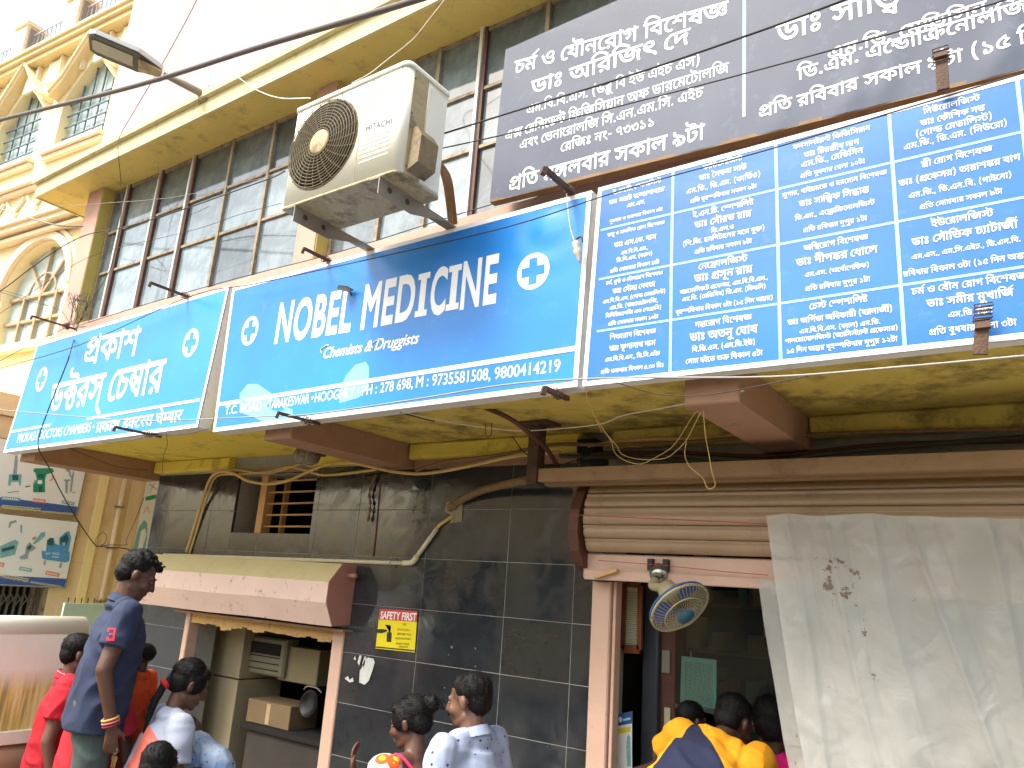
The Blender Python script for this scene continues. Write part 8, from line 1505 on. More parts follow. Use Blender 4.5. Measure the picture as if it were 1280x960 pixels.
sheet('framed_certificate', 'tall narrow framed paper in a red brown frame hanging inside the shop opening', 'picture frame', [(779, 811), (800, 812), (801, 732), (782, 731)], 3.75, M_paper, M_redwood, 26)
sheet('notice_sheet', 'pale teal typed notice sheet stuck inside the glass behind the fan', 'notice', [(850, 882), (895.5, 894), (895.5, 825), (852, 820)], 3.86, M_tealp, None, 24)
M_jam = mat('blue_grey_steel_column', s2l((74, 80, 88)), .3, .15, 4, metal=.3)
t = thing('steel_column', 'blue grey steel column inside the shop beside the framed paper', 'column', (-1.72, 3.9, GROUND))
a = onY(803, 800, 3.85).x; b = onY(822, 800, 3.85).x; mb = MB(); mb.bevbox((a, 3.85, GROUND), (b, 3.95, .3), .008); mb.build('column_shaft', M_jam, t)
t = thing('inner_door_frame', 'dark brown upright frame with a switch plate beside the notice sheet', 'door frame', (-1.6, 3.95, GROUND))
a = onY(825, 800, 3.9).x; b = onY(845, 800, 3.9).x; mb = MB(); mb.bevbox((a, 3.9, GROUND), (b, 4.0, .3), .006); mb.build('upright', M_brown, t)
x0, z0, x1, z1 = onYb(828, 812, 838, 842, 3.895); mb = MB(); mb.bevbox((x0, 3.885, z0), (x1, 3.899, z1), .003); mb.build('switch_plate', M_box, t)
x0, z0, x1, z1 = onYb(831, 884, 838, 908, 3.895); mb = MB(); mb.box((x0, 3.889, z0), (x1, 3.899, z1)); mb.build('white_label', M_paper, t)
x0, z0, x1, z1 = onYb(833, 912, 839, 922, 3.895); mb = MB(); mb.box((x0, 3.889, z0), (x1, 3.899, z1)); mb.build('blue_label', mat('pale_blue_label', s2l((130, 190, 210)), .6), t)
# payment poster (its code square is left blank)
t, pl = sheet('payment_poster', 'white payment poster with a blue heading and yellow strip low in the shop opening', 'poster', [(769, 975), (790, 978), (790, 889), (770, 893)], 3.70, M_wb, None, 0)
Q(pl, [(770, 908), (790, 904), (790, 889), (770, 893)], .001, M_bandb, 'poster_heading', t); Q(pl, [(772, 918), (788, 915), (788, 908), (772, 911)], .001, mat('poster_yellow', s2l((226, 214, 60)), .5), 'poster_strip', t)
Q(pl, [(784, 958), (789, 958), (788, 922), (786, 917), (784, 921), (783, 935)], .001, M_teal, 'poster_figure', t)
mb = MB(); c_ = pl.px(775.5, 899.5); mb.add([pl.at(c_[0] + .010 * math.cos(2 * math.pi * k / 16), c_[1] + .013 * math.sin(2 * math.pi * k / 16), .002) for k in range(16)], [tuple(range(16))]); mb.build('poster_logo', M_white, t)
mb = MB(); strip(pl, *pl.px(779, 900), *pl.px(788, 898), .011, .002, mb); mb.build('poster_wordmark', M_lt, t)
# glass screen across the opening
def glass():
    m = bpy.data.materials.new('shop_glass'); m.use_nodes = True; nt = m.node_tree; N = nt.nodes; L = nt.links; b = N['Principled BSDF']
    b.inputs['Base Color'].default_value = (.04, .045, .04, 1); b.inputs['Roughness'].default_value = .04
    tr = N.new('ShaderNodeBsdfTransparent'); c = N.new('ShaderNodeMixShader'); c.inputs[0].default_value = .72; L.new(b.outputs[0], c.inputs[1]); L.new(tr.outputs[0], c.inputs[2]); L.new(c.outputs[0], N['Material Output'].inputs['Surface']); return m
M_glass = glass()
t = thing('glass_screen', 'glass screen closing the upper shop opening behind the fan', 'window', (-1.2, 3.8, -.75))
a = onY(846, 800, 3.84).x
mb = MB(); mb.box((a, 3.836, -.47), (1.5, 3.842, .08)); mb.build('pane', M_glass, t)
mb = MB(); mb.box((a, 3.83, -.49), (1.5, 3.85, -.471)); mb.build('rail', M_jam, t)
# counter and goods behind it
M_shelf = mat('brown_shelf', s2l((110, 84, 56)), .6, .15, 6)
t = thing('medicine_shelf', 'shelf of cartons and bottles deep inside the shop right of the notice', 'shelf', (-1.0, 5.5, GROUND))
for k in range(7): mb = MB(); mb.box((-2.4, 5.2, -1.5 + k * .3), (2.4, 5.6, -1.48 + k * .3)); mb.build('shelf_board', M_shelf, t)
rnd = random.Random(11); pal = [(150, 120, 80), (190, 180, 150), (60, 120, 90), (160, 60, 50), (60, 90, 140), (200, 200, 190), (120, 100, 60)]
gm = [mat('carton_%s' % n, s2l(c), .6, .15, 8) for n, c in zip(('tan', 'cream', 'green', 'red', 'blue', 'white', 'khaki'), pal)]
for ci in range(7):
    mb = MB()
    for k in range(7):
        x = -2.35
        while x < .6:
            w = rnd.uniform(.05, .14); h = rnd.uniform(.10, .24)
            if rnd.randrange(7) == ci: mb.box((x, 5.18 + rnd.uniform(0, .05), -1.478 + k * .3), (x + w * .92, 5.4, -1.478 + k * .3 + h))
            x += w
    mb.build('cartons', gm[ci], t, kind='stuff')
t = thing('service_counter', 'dark counter the customers lean on in the main shop opening', 'counter', (-.6, 3.9, GROUND))
mb = MB(); mb.bevbox((-1.55, 4.3, -.98), (2.4, 4.7, -.95)); mb.build('counter_top', M_jam, t)
mb = MB(); mb.box((-1.52, 4.32, GROUND), (2.4, 4.65, -.981)); mb.build('counter_front', M_brown, t)

# ================================================================== ACROSS THE STREET (seen only in reflections)
M_far = mat('tan_far_wall', s2l((214, 190, 144)), .85, .1, .6); M_farw = mat('dark_far_window', s2l((60, 66, 70)), .3, .1)
for lab, x0, x1, h in (('plain tan low house across the street to the left', -13, -6.5, 2.6), ('long tan shed across the street in the middle', -5.5, 2.5, 1.8), ('taller tan house across the street to the right', 3.2, 9, 4.4)):
    t = thing('opposite_house', lab, 'house', ((x0 + x1) / 2, -7, GROUND), group=None)
    mb = MB(); mb.box((x0, -9.5, GROUND), (x1, -7, h)); mb.build('wall', M_far, t)
    for k in range(int((x1 - x0) // 1.6)):
        mb = MB(); mb.box((x0 + .5 + k * 1.6, -6.995, -.6), (x0 + 1.3 + k * 1.6, -6.96, .7)); mb.build('window', M_farw, t)
    mb = MB(); mb.box((x0 - .1, -9.6, h), (x1 + .1, -6.9, h + .12)); mb.build('roof', M_fascia, t)
t = thing('utility_pole', 'tall concrete utility pole with cross arms across the street', 'utility pole', (-5.9, -4.6, GROUND))
mb = MB(); mb.tube([(-5.9, -4.6, GROUND), (-5.9, -4.6, 6.5)], [.14, .09], 12); mb.build('pole', M_far, t)
for z in (5.4, 6.1): mb = MB(); mb.box((-6.8, -4.68, z), (-5.0, -4.6, z + .1)); mb.build('cross_arm', M_rust, t)
mb = MB(); rnd = random.Random(5)
for k in range(16):
    P = [Vector((-5.9 + rnd.uniform(-.9, 1.3), -4.6 + rnd.uniform(-.3, .3), 5 + rnd.uniform(-1.4, 1.0))) for _ in range(5)]; mb.tube(spline(P), .014, 5)
mb.build('cable_coils', M_black, t)
for i, (z, y) in enumerate(((5.5, -4.6), (6.2, -4.7), (4.4, -4.5), (3.7, -4.5))):
    mb = MB(); mb.tube(spline([Vector((-22, y, z + .6)), Vector((-14, y, z - .2)), Vector((-5.9, y, z)), Vector((2, y, z - .4)), Vector((12, y, z + .3))]), .014, 5); one('overhead_cable', mb, M_black, ['highest street cable on the far side', 'second street cable on the far side', 'third street cable on the far side', 'lowest street cable on the far side'][i], 'cable')
# ================================================================== PEOPLE
def cap(mb, a, b, ra, rb=None, seg=12):
    """tapered capsule"""
    rb = ra if rb is None else rb; a = Vector(a); b = Vector(b); d = b - a; L_ = max(d.length, 1e-5); d = d / L_
    pts = []; rs = []
    for k in range(4):
        t = math.pi / 2 * (1 - k / 4); pts.append(a - d * ra * math.sin(t)); rs.append(max(.001, ra * math.cos(t)))
    pts.append(a); rs.append(ra); pts.append(b); rs.append(rb)
    for k in range(1, 5):
        t = math.pi / 2 * k / 4; pts.append(b + d * rb * math.sin(t)); rs.append(max(.001, rb * math.cos(t)))
    mb.tube(pts, rs, seg)
def frust(mb, a, b, r0, r1, seg=24, pw=2.0):
    """flat ended elliptical sleeve; r = (rx, ry) or a number; rx lies along local X as far as possible"""
    a = Vector(a); b = Vector(b); d = (b - a).normalized(); x = Vector((1, 0, 0)) - d * d.x
    if x.length < .2: x = Vector((0, 1, 0)) - d * d.y
    x.normalize(); y = d.cross(x); V = []
    for p, r in ((a, r0), (b, r1)):
        rx, ry = r if hasattr(r, '__len__') else (r, r)
        for k in range(seg):
            t = 2 * math.pi * k / seg; c_, s_ = math.cos(t), math.sin(t)
            V.append(p + x * rx * math.copysign(abs(c_) ** (2 / pw), c_) + y * ry * math.copysign(abs(s_) ** (2 / pw), s_))
    F = [(k, (k + 1) % seg, seg + (k + 1) % seg, seg + k) for k in range(seg)] + [tuple(range(seg - 1, -1, -1)), tuple(range(seg, 2 * seg))]
    mb.add(V, F)
def fuse(mb, vox=.009, sm=4, fac=.6):
    """one continuous surface out of overlapping solids"""
    me = mb.mesh('solid', None); o = bpy.data.objects.new('solid', me); COL.objects.link(o)
    m = o.modifiers.new('r', 'REMESH'); m.mode = 'VOXEL'; m.voxel_size = vox
    if sm: s = o.modifiers.new('s', 'SMOOTH'); s.iterations = sm; s.factor = fac
    dg = bpy.context.evaluated_depsgraph_get(); e = o.evaluated_get(dg); me2 = bpy.data.meshes.new_from_object(e)
    out = MB(); out.v = [v.co.copy() for v in me2.vertices]; out.f = [tuple(p.vertices) for p in me2.polygons]; out.sm = [True] * len(out.f)
    bpy.data.objects.remove(o); bpy.data.meshes.remove(me); bpy.data.meshes.remove(me2)
    return out
def wrinkle(mb, amp, fx=9, fz=5, seed=0):
    """cloth folds: soft waves with narrow creases"""
    for i, v in enumerate(mb.v):
        n = noise.noise(Vector((v.x * fx + seed, v.y * fx, v.z * fz)))
        r = 1 - abs(noise.noise(Vector((v.x * fx * .9 + v.z * 5, v.y * fx * .9 - v.z * 3, v.z * fz * 1.3 + seed))))
        c = Vector((0, 0, v.z)); d = (v - c); d.z = 0
        if d.length > 1e-4: mb.v[i] = v + d.normalized() * amp * (n * .8 + 1.5 * max(0, r - .62) / .38 - .3)
    return mb
def rough_hair(mb, amp, f=40, seed=0):
    c = Vector((0, 0, 0))
    for v in mb.v: c += v
    c /= max(1, len(mb.v))
    for i, v in enumerate(mb.v):
        mb.v[i] = v + (v - c).normalized() * amp * (noise.noise(v * f + Vector((seed, 0, 0))) + .6 * noise.noise(v * f * 2.3))
    return mb
def skin(name, rgb): 
    m = mat(name, s2l(rgb), .52, .15, 16, .15, 190); m.node_tree.nodes['Principled BSDF'].inputs['Subsurface Weight'].default_value = .06; return m
SK1 = skin('deep_brown_skin', (90, 60, 45)); SK2 = skin('warm_brown_skin', (106, 76, 60)); SK3 = skin('dark_brown_skin', (72, 49, 38))
M_hair = mat('black_hair', s2l((12, 10, 10)), .5, .3, 60, .5, 260, spec=.22); M_eyew = mat('eye_white', s2l((128, 112, 100)), .4); M_eyeb = mat('eye_dark', s2l((30, 20, 16)), .15); M_lip = mat('lip_brown', s2l((104, 58, 50)), .5, .1)
def cloth(name, rgb, **k): return mat(name, s2l(rgb), k.pop('rough', .85), k.pop('var', .07), k.pop('scale', 14), k.pop('bump', .25), k.pop('bscale', 240), **k)
def dots(m, rgb, scale, thr, mask=None):
    nt = m.node_tree; N = nt.nodes; L = nt.links; b = N['Principled BSDF']; old = b.inputs['Base Color'].links[0].from_socket
    tc = N.new('ShaderNodeTexCoord'); v = N.new('ShaderNodeTexVoronoi'); v.inputs['Scale'].default_value = scale; L.new(tc.outputs['Object'], v.inputs['Vector'])
    r = N.new('ShaderNodeMath'); r.operation = 'LESS_THAN'; r.inputs[1].default_value = thr; L.new(v.outputs['Distance'], r.inputs[0])
    mx = N.new('ShaderNodeMix'); mx.data_type = 'RGBA'; L.new(r.outputs[0], mx.inputs['Factor']); L.new(old, mx.inputs['A']); mx.inputs['B'].default_value = (*s2l(rgb), 1); L.new(mx.outputs['Result'], b.inputs['Base Color']); return m
def hand(mb, w, d, n, side=1, curl=.6, s=1.0):
    """w wrist, d direction of the hand, n direction the palm faces, five separate bent fingers"""
    w = Vector(w); d = Vector(d).normalized(); n = Vector(n); n = (n - d * n.dot(d)).normalized(); x = d.cross(n) * side
    for k in (-1.2, -.4, .4, 1.2): cap(mb, w + d * .01 * s + x * k * .010 * s, w + d * .078 * s + x * k * .017 * s, .013 * s, .0115 * s, 8)
    for k, ln in ((-1.5, .060), (-.5, .074), (.5, .080), (1.5, .072)):
        b0 = w + d * .085 * s + x * k * .0185 * s; q = b0; a = curl * .5
        for sg, f in enumerate((.45, .32, .26)):
            a2 = a + curl * .75 * sg; dd = d * math.cos(a2) + n * math.sin(a2); e = q + dd * ln * f * s; cap(mb, q, e, (.0088 - .0009 * sg) * s, (.0082 - .0009 * sg) * s, 8); q = e
    t0 = w + d * .025 * s + x * .024 * s; t1 = t0 + (d * .7 + x * .7 + n * .25).normalized() * .036 * s; t2 = t1 + (d * .92 + x * .15 + n * .35).normalized() * .032 * s
    cap(mb, t0, t1, .0125 * s, .0105 * s, 8); cap(mb, t1, t2, .010 * s, .008 * s, 8)
class Person:
    def __init__(s, label, top, ground, facing, lean=0, side=0, hp=0, hy=0, hr=0, R=None, L=None, skin=None, female=False, child=False, eyes=True, name='person', legs=True, cat='person', hands=True, scale=None):
        s.female = female; s.skinm = skin
        Z = Vector((0, 0, 1)); pv = Vector((0, 0, .93))
        s.U = Matrix.Translation(pv) @ Matrix.Rotation(RAD(side), 4, 'Y') @ Matrix.Rotation(-RAD(lean), 4, 'X') @ Matrix.Translation(-pv)
        hc0 = s.U @ Vector((0, .015, 1.575))
        s.H = Matrix.Translation(hc0) @ Matrix.Rotation(RAD(hy), 4, 'Z') @ Matrix.Rotation(RAD(hr), 4, 'Y') @ Matrix.Rotation(-RAD(hp), 4, 'X')
        hs = 1.16 if child else 1.0
        s.H = s.H @ Matrix.Scale(hs, 4)
        topl = s.H @ Vector((0, -.02, .125))
        sc = scale or (top.z - ground) / topl.z
        zoff = top.z - topl.z * sc
        R_ = Matrix.Rotation(RAD(facing - 90), 4, 'Z') @ Matrix.Scale(sc, 4)
        t2 = R_ @ topl
        s.M = Matrix.Translation((top.x - t2.x, top.y - t2.y, zoff)) @ R_; s.sc = sc
        s.root = thing(name, label, cat, (top.x - t2.x, top.y - t2.y, zoff))
        s.sh = {}; 
        w = .155 if female else .178
        for sd, k in (('R', 1), ('L', -1)): s.sh[sd] = s.U @ Vector((k * w, 0, 1.385))
        s.arm = {'R': [s.U @ Vector(p) for p in ((.235, -.03, 1.10), (.245, .06, .85))], 'L': [s.U @ Vector(p) for p in ((-.235, -.03, 1.10), (-.245, .06, .85))]}
        s.hd = {'R': (None, None, .5), 'L': (None, None, .5)}
        for sd, a in (('R', R), ('L', L)):
            if a: s.arm[sd] = [Vector(a[0]), Vector(a[1])]; s.hd[sd] = a[2] if len(a) > 2 else s.hd[sd]
        mb = MB(); U = s.U; f = .93 if female else 1.0
        def ell(c, r, M=U): q = MB(); q.ell(c, r, None, 14, 10); q.xf(M); mb.add(q.v, q.f, True)
        ell((0, 0, 1.25), (.155 * f, .105, .17)); ell((0, 0, 1.06), (.138 * f, .10, .16)); 
        q = MB(); cap(q, (-.13 * f, 0, 1.37), (.13 * f, 0, 1.37), .056); cap(q, (-.09 * f, -.01, 1.40), (.09 * f, -.01, 1.40), .045); q.xf(U); mb.add(q.v, q.f)
        if female:
            for k in (-1, 1): ell((k * .07, .08, 1.24), (.06, .055, .06))
        ell((0, -.01, .93), (.165, .115, .13), Matrix.Identity(4))
        # neck, head
        H = s.H; hn = H @ Vector((0, -.02, -.055)); nb = U @ Vector((0, -.012, 1.40)); cap(mb, hn, nb, .050 * (1 if not female else .88), .062 * (1 if not female else .86))
        q = MB(); E = lambda c, r: q.ell(c, r, None, 16, 12)
        E((0, -.018, .032), (.073, .094, .083)); E((0, .030, -.022), (.058, .060, .082)); E((0, .040, -.078), (.044, .046, .033)); E((0, .080, -.094), (.018, .016, .016)); E((0, .066, -.055), (.036, .030, .034))
        cap(q, (0, .089, .014), (0, .112, -.027), .0085, .0125, 8); 
        for k in (-1, 1):
            E((k * .011, .097, -.030), (.0085, .010, .007)); E((k * .038, .060, -.030), (.022, .026, .026)); E((k * .076, -.012, -.012), (.009, .020, .031)); E((k * .083, -.018, -.006), (.006, .016, .026))
            cap(q, (k * .014, .083, .024), (k * .043, .072, .022), .0095, .0085, 8); cap(q, (k * .045, -.0, -.065), (k * .03, .055, -.088), .016, .014, 8)
        cap(q, (-.016, .087, -.056), (.016, .087, -.056), .0085, None, 8); cap(q, (-.014, .087, -.068), (.014, .087, -.068), .0088, None, 8)
        q.xf(H); mb.add(q.v, q.f)
        a_ = .88 if female else 1
        for sd in 'RL':
            S_, (El, Wr) = s.sh[sd], s.arm[sd]
            cap(mb, S_, El, .052 * a_, .040 * a_); cap(mb, El, Wr, .039 * a_, .026 * a_)
            d, n, c_ = s.hd[sd]; d = Vector(d) if d is not None else (Wr - El); k = 1 if sd == 'R' else -1
            n = Vector(n) if n is not None else Vector((-k, .2, 0))
            if hands: hand(mb, Wr, d, n, k, c_, .95 if female else 1.05)
        if legs:
            for k in (-1, 1):
                cap(mb, (k * .085, -.01, .88), (k * .10, .01, .48), .082, .052); cap(mb, (k * .10, .01, .48), (k * .105, -.02, .09), .050, .034); cap(mb, (k * .105, -.03, .045), (k * .11, .15, .035), .038, .030)
        vox = .0085 * max(.8, 1)
        b = fuse(mb, vox, 3, .5); b.xf(s.M); s.body = b.build('body', skin, s.root)
        if eyes:
            for k in (-1, 1):
                e = MB(); e.ell((k * .030, .0785, .004), (.0115, .0065, .0050)); e.xf(s.M @ H); e.build('eye', M_eyew, s.root)
                e = MB(); e.ell((k * .031, .0838, .003), (.0055, .0022, .0048)); e.xf(s.M @ H); e.build('iris', M_eyeb, s.root)
                e = MB(); cap(e, (k * .014, .092, .028), (k * .045, .080, .029), .0036, .0028, 6); e.xf(s.M @ H); e.build('eyebrow', M_hair, s.root)
            e = MB(); cap(e, (-.017, .0945, -.057), (.017, .0945, -.057), .0042, None, 6); cap(e, (-.015, .0945, -.066), (.015, .0945, -.066), .0045, None, 6); e.xf(s.M @ H); e.build('lips', M_lip, s.root)
    def part(s, mb, name, m, frame='U', label=None):
        mb.xf(s.M @ {'U': s.U, 'H': s.H, 'I': Matrix.Identity(4)}[frame]); return mb.build(name, m, s.root, label=label)
    def hair(s, kind):
        mb = MB(); mb.ell((0, -.034, .045), (.081, .093, .080), None, 20, 14); mb.ell((0, -.058, -.005), (.070, .062, .070), None, 16, 10)
        if kind == 'curly':
            rnd = random.Random(3)
            for k in range(70):
                a = rnd.uniform(0, 6.28); ph = rnd.uniform(0, 1.25); d = Vector((math.sin(ph) * math.cos(a) * .078, math.sin(ph) * math.sin(a) * .092 - .02, math.cos(ph) * .080 + .045)); mb.ell(d, rnd.uniform(.009, .016), None, 8, 6)
            for k in range(14): mb.ell((rnd.uniform(-.055, .055), rnd.uniform(.055, .085), rnd.uniform(.075, .11)), rnd.uniform(.008, .015), None, 8, 6)
        if kind == 'short': mb.ell((0, .008, .070), (.064, .056, .050), None, 14, 10)
        if kind in ('bun', 'tail', 'long'):
            for k in (-1, 1): mb.ell((k * .052, .0, .02), (.036, .066, .060), None, 12, 8); mb.ell((k * .03, .026, .070), (.045, .04, .034), None, 12, 8)
        if kind == 'bun': cap(mb, (.0, -.10, .02), (.02, -.13, .05), .03, .03)
        if kind == 'baby': mb = MB(); mb.ell((0, -.024, .040), (.078, .098, .082), None, 20, 14)
        h0 = h = fuse(mb, .0058, 2, .5); rough_hair(h, .003 if kind == 'curly' else .0018, 70)
        # strands lying over the mass
        rnd = random.Random(int(s.root.location.x * 100) + 7); cen = Vector((0, -.03, .03)); st_ = MB(); crown = Vector((0, -.06, .13))
        for k in range(380 if kind != 'baby' else 60):
            v = h0.v[rnd.randrange(len(h0.v))]; n = (v - cen).normalized()
            if kind in ('bun', 'tail'): d = Vector((0, -.14, .0)) - v
            elif kind == 'curly': d = Vector((rnd.uniform(-1, 1), rnd.uniform(-1, 1), rnd.uniform(-1, 1)))
            else: d = v - crown + Vector((rnd.uniform(-.03, .03), rnd.uniform(-.03, .03), 0))
            d = d - n * d.dot(n)
            if d.length < 1e-4: continue
            d.normalize(); L_ = rnd.uniform(.018, .04) if kind != 'curly' else rnd.uniform(.008, .016)
            a = v + n * .0005; b_ = v + d * L_ * .5 + n * rnd.uniform(.0015, .003); c = v + d * L_ - n * L_ * .12 + n * rnd.uniform(-.001, .0025 if kind != 'curly' else .008)
            st_.tube([a, b_, c], [.0012, .0011, .0004], 4, False)
        s.part(h, 'hair', M_hair, 'H'); st_.xf(s.M @ s.H); st_.build('hair_strands', M_hair, s.root, kind='stuff')
        if kind == 'bun':
            mb = MB(); rnd = random.Random(8)
            for k in range(9):
                a0 = rnd.uniform(0, 6.28); c = Vector((.01, -.135, .055)); ax = Vector((rnd.uniform(-1, 1), rnd.uniform(-1, 1), rnd.uniform(-1, 1))).normalized(); u = ax.orthogonal().normalized(); w = ax.cross(u)
                mb.tube([c + u * .034 * math.cos(a0 + t * .5) + w * .030 * math.sin(a0 + t * .5) for t in range(11)], .014, 8)
            for k in range(10): p = Vector((.01, -.16, .05)) + Vector((rnd.uniform(-.03, .03), 0, rnd.uniform(-.03, .02))); mb.tube(spline([p, p + Vector((rnd.uniform(-.01, .02), -.02, rnd.uniform(-.01, .02))), p + Vector((rnd.uniform(-.02, .03), -.03, rnd.uniform(-.04, .0)))]), .002, 4)
            s.part(mb, 'hair_bun', M_hair, 'H')
        if kind == 'tail':
            mb = MB(); n0 = s.H @ Vector((0, -.095, -.02)); n1 = s.H @ Vector((0, -.118, -.06)); n2 = n1 + Vector((0, -.035, -.09)); n3 = n2 + Vector((.01, -.03, -.14))
            cap(mb, n0, n1, .026, .019); cap(mb, n1, n2, .020, .020); cap(mb, n2, n3, .020, .008); h = fuse(mb, .006, 2); rough_hair(h, .002, 90); s.part(h, 'ponytail', M_hair, 'I')
            mb = MB(); mb.lathe((0, -.112, -.045), (0, -.4, -1), [(0, .022), (.006, .030), (.02, .030), (.026, .024)], 16); s.part(mb, 'hair_tie', cloth('red_hair_tie', (190, 30, 40)), 'H')
    def top(s, m, name='shirt', sleeve=.55, hem=.84, grow=.016, collar=True, loose=1.0, wr=.008, seed=0, cuffs=None):
        mb = MB(); f = .93 if s.female else 1.0
        def ell(c, r): mb.ell(c, r, None, 18, 12)
        g = grow
        ell((0, 0, 1.25), (.158 * f + g, .112 + g, .165)); cap(mb, (-.135 * f, 0, 1.365), (.135 * f, 0, 1.365), .058 + g * .7); cap(mb, (-.085 * f, -.01, 1.405), (.085 * f, -.01, 1.405), .045 + g * .8)
        ell((0, -.035, 1.405), (.078, .058, .052))
        if s.female:
            for k in (-1, 1): ell((k * .07, .08, 1.24), (.064 + g, .058 + g, .064))
        frust(mb, (0, 0, hem), (0, 0, 1.28), (.175 * f * loose + g, .125 * loose + g), (.165 * f + g, .112 + g), 32, 2.3)
        q = MB()
        for sd in 'RL':
            Ui = s.U.inverted(); S_ = Ui @ s.sh[sd]; El = Ui @ s.arm[sd][0]; Wr = Ui @ s.arm[sd][1]
            if sleeve <= 0: continue
            if sleeve <= 1: e = S_ + (El - S_) * sleeve; cap(mb, S_, S_ + (El - S_) * .1, .062 + g * .5, .062 + g * .5); frust(mb, S_ + (El - S_) * .02, e, .064 + g * .6, .058 + g)
            else: cap(mb, S_, El, .064 + g * .4, .050 + g * .6); frust(mb, El, El + (Wr - El) * (sleeve - 1), .052 + g * .5, .042 + g * .4); cap(mb, El, El + (Wr - El) * .05, .051 + g * .5)
        b = fuse(mb, .0085, 3, .5); wrinkle(b, wr, 8, 5, seed); s.part(b, name, m)
        if collar:
            mb = MB(); P = []
            for k in range(25):
                a = 2 * math.pi * k / 24; P.append(Vector((.072 * math.cos(a), -.012 + .070 * math.sin(a), 1.435 - .022 * math.sin(a))))
            V = []; 
            for i, p in enumerate(P): V += [p + Vector((0, 0, .022)), p * 1.0 + Vector(((p.x) * .28, (p.y + .012) * .28, -.018))]
            F = [(2 * i, 2 * i + 1, 2 * i + 3, 2 * i + 2) for i in range(24)]; mb.add(V, F, True); mb.add([v + Vector((v.x * .03, (v.y + .012) * .03, .001)) for v in V], F, True); s.part(mb, 'collar', m)
    def trousers(s, m, name='trousers', wide=1.0):
        mb = MB(); mb.ell((0, -.01, .92), (.178, .128, .12), None, 18, 12)
        for k in (-1, 1): cap(mb, (k * .085, -.01, .86), (k * .10, .01, .48), .096, .068 * wide); frust(mb, (k * .10, .01, .50), (k * .105, -.01, .09), .068 * wide, .058 * wide)
        b = fuse(mb, .011, 3, .5); wrinkle(b, .006, 7, 7, 2); s.part(b, name, m, 'I')
    def skirt(s, m, name='skirt', z0=.12, w=.26):
        mb = MB(); frust(mb, (0, 0, z0), (0, 0, .98), (w, w * .9), (.16, .12), 40); b = fuse(mb, .011, 2, .5)
        for i, v in enumerate(b.v):
            a = math.atan2(v.y, v.x); k = 1 + .05 * math.sin(a * 14 + v.z * 2) * max(0, 1 - v.z); b.v[i] = Vector((v.x * k, v.y * k, v.z))
        s.part(b, name, m, 'I')

C_navy = cloth('navy_pique', (38, 48, 74), stain=s2l((70, 90, 128)), samt=.3, sscale=3); C_red = cloth('bright_red_cloth', (172, 14, 36)); C_dkt = cloth('dark_green_trousers', (70, 84, 80)); C_orange = cloth('orange_cloth', (214, 72, 18))
C_white = dots(cloth('white_dotted_shirt', (152, 164, 188), var=.03), (60, 64, 96), 26, .16); C_wht = cloth('white_top', (156, 164, 180)); C_coral = cloth('coral_cloth', (232, 120, 104)); C_yel = cloth('yellow_jersey', (212, 146, 12), bump=.1); C_nav2 = cloth('dark_navy_jersey', (34, 44, 84), bump=.1)
C_flor = dots(dots(cloth('floral_print', (196, 180, 172)), (214, 84, 30), 11, .34), (250, 190, 40), 11, .16); C_pink = cloth('hot_pink_cloth', (236, 40, 92)); C_mag = cloth('magenta_cloth', (226, 20, 130))
C_wrap = dots(cloth('white_print_wrap', (150, 166, 186), stain=s2l((90, 140, 200)), samt=.8, sscale=18, thr=.5), (60, 70, 120), 40, .16); C_jean = cloth('grey_trousers', (70, 74, 86)); C_dkred = cloth('dark_red_dress', (176, 26, 40))
# stone step the man in navy stands on
gtop = onZ(150, 960, -1.0)
st = MB(); st.bevbox((-4.5, 1.6, GROUND), (-3.0, 2.7, ray(188, 692).z * 3.95 / FPX - 1.545), .02); tag(st.build('stone_step', M_pave), kind='structure')

# man in navy polo
top = ray(188, 692) * (3.95 / FPX)
nv = Person('man in navy polo with a red number three on the sleeve, looking down', top, GROUND + .29, 150 - 84, lean=5, hp=28, hy=-4, scale=.93,
            R=((.245, -.03, 1.115), (.245, .05, .86), ((0, .15, -1), (-1, .3, 0), .8)), L=((-.235, .02, 1.10), (-.20, .2, .92)), skin=SK1)
nv.hair('curly'); nv.top(C_navy, 'polo_shirt', .62, .80, .018, loose=.98, wr=.010, seed=3); nv.trousers(C_dkt)
pn = nv
# red 3 on the right sleeve: block digit laid on the sleeve surface
bpy.context.view_layer.update()
def on_surface(obj, px, py):
    """first hit of the sight line through an image point on a mesh, in world space"""
    M = Matrix.Identity(4); p = obj
    M = Matrix.Translation(obj.parent.location) @ Matrix.Translation(obj.location)
    inv = M.inverted(); o = inv @ Vector((0, 0, 0)); d = ray(px, py).normalized()
    ok, loc, nor, _ = obj.ray_cast(o, d)
    return (M @ loc, nor) if ok else (None, None)
def decal(person, objname, grid, px_of, m, name, off=.0025):
    ob = [c for c in person.root.children if c.name.split('.')[0] == objname][0]
    mb = MB()
    for quad in grid:
        P = []
        for (a, b) in quad:
            h, n = on_surface(ob, *px_of(a, b))
            if h is None: break
            P.append(h + n * off)
        if len(P) == 4: mb.add(P, [(0, 1, 2, 3)])
    if mb.f: mb.build(name, m, person.root)
bars = [(0, 0, 4, 1), (1, 2.6, 4, 3.5), (0, 5.2, 4, 6.2), (3, 1, 4, 2.6), (3, 3.5, 4, 5.2), (0, 1, .8, 1.9), (0, 4.3, .8, 5.2)]
cells = []
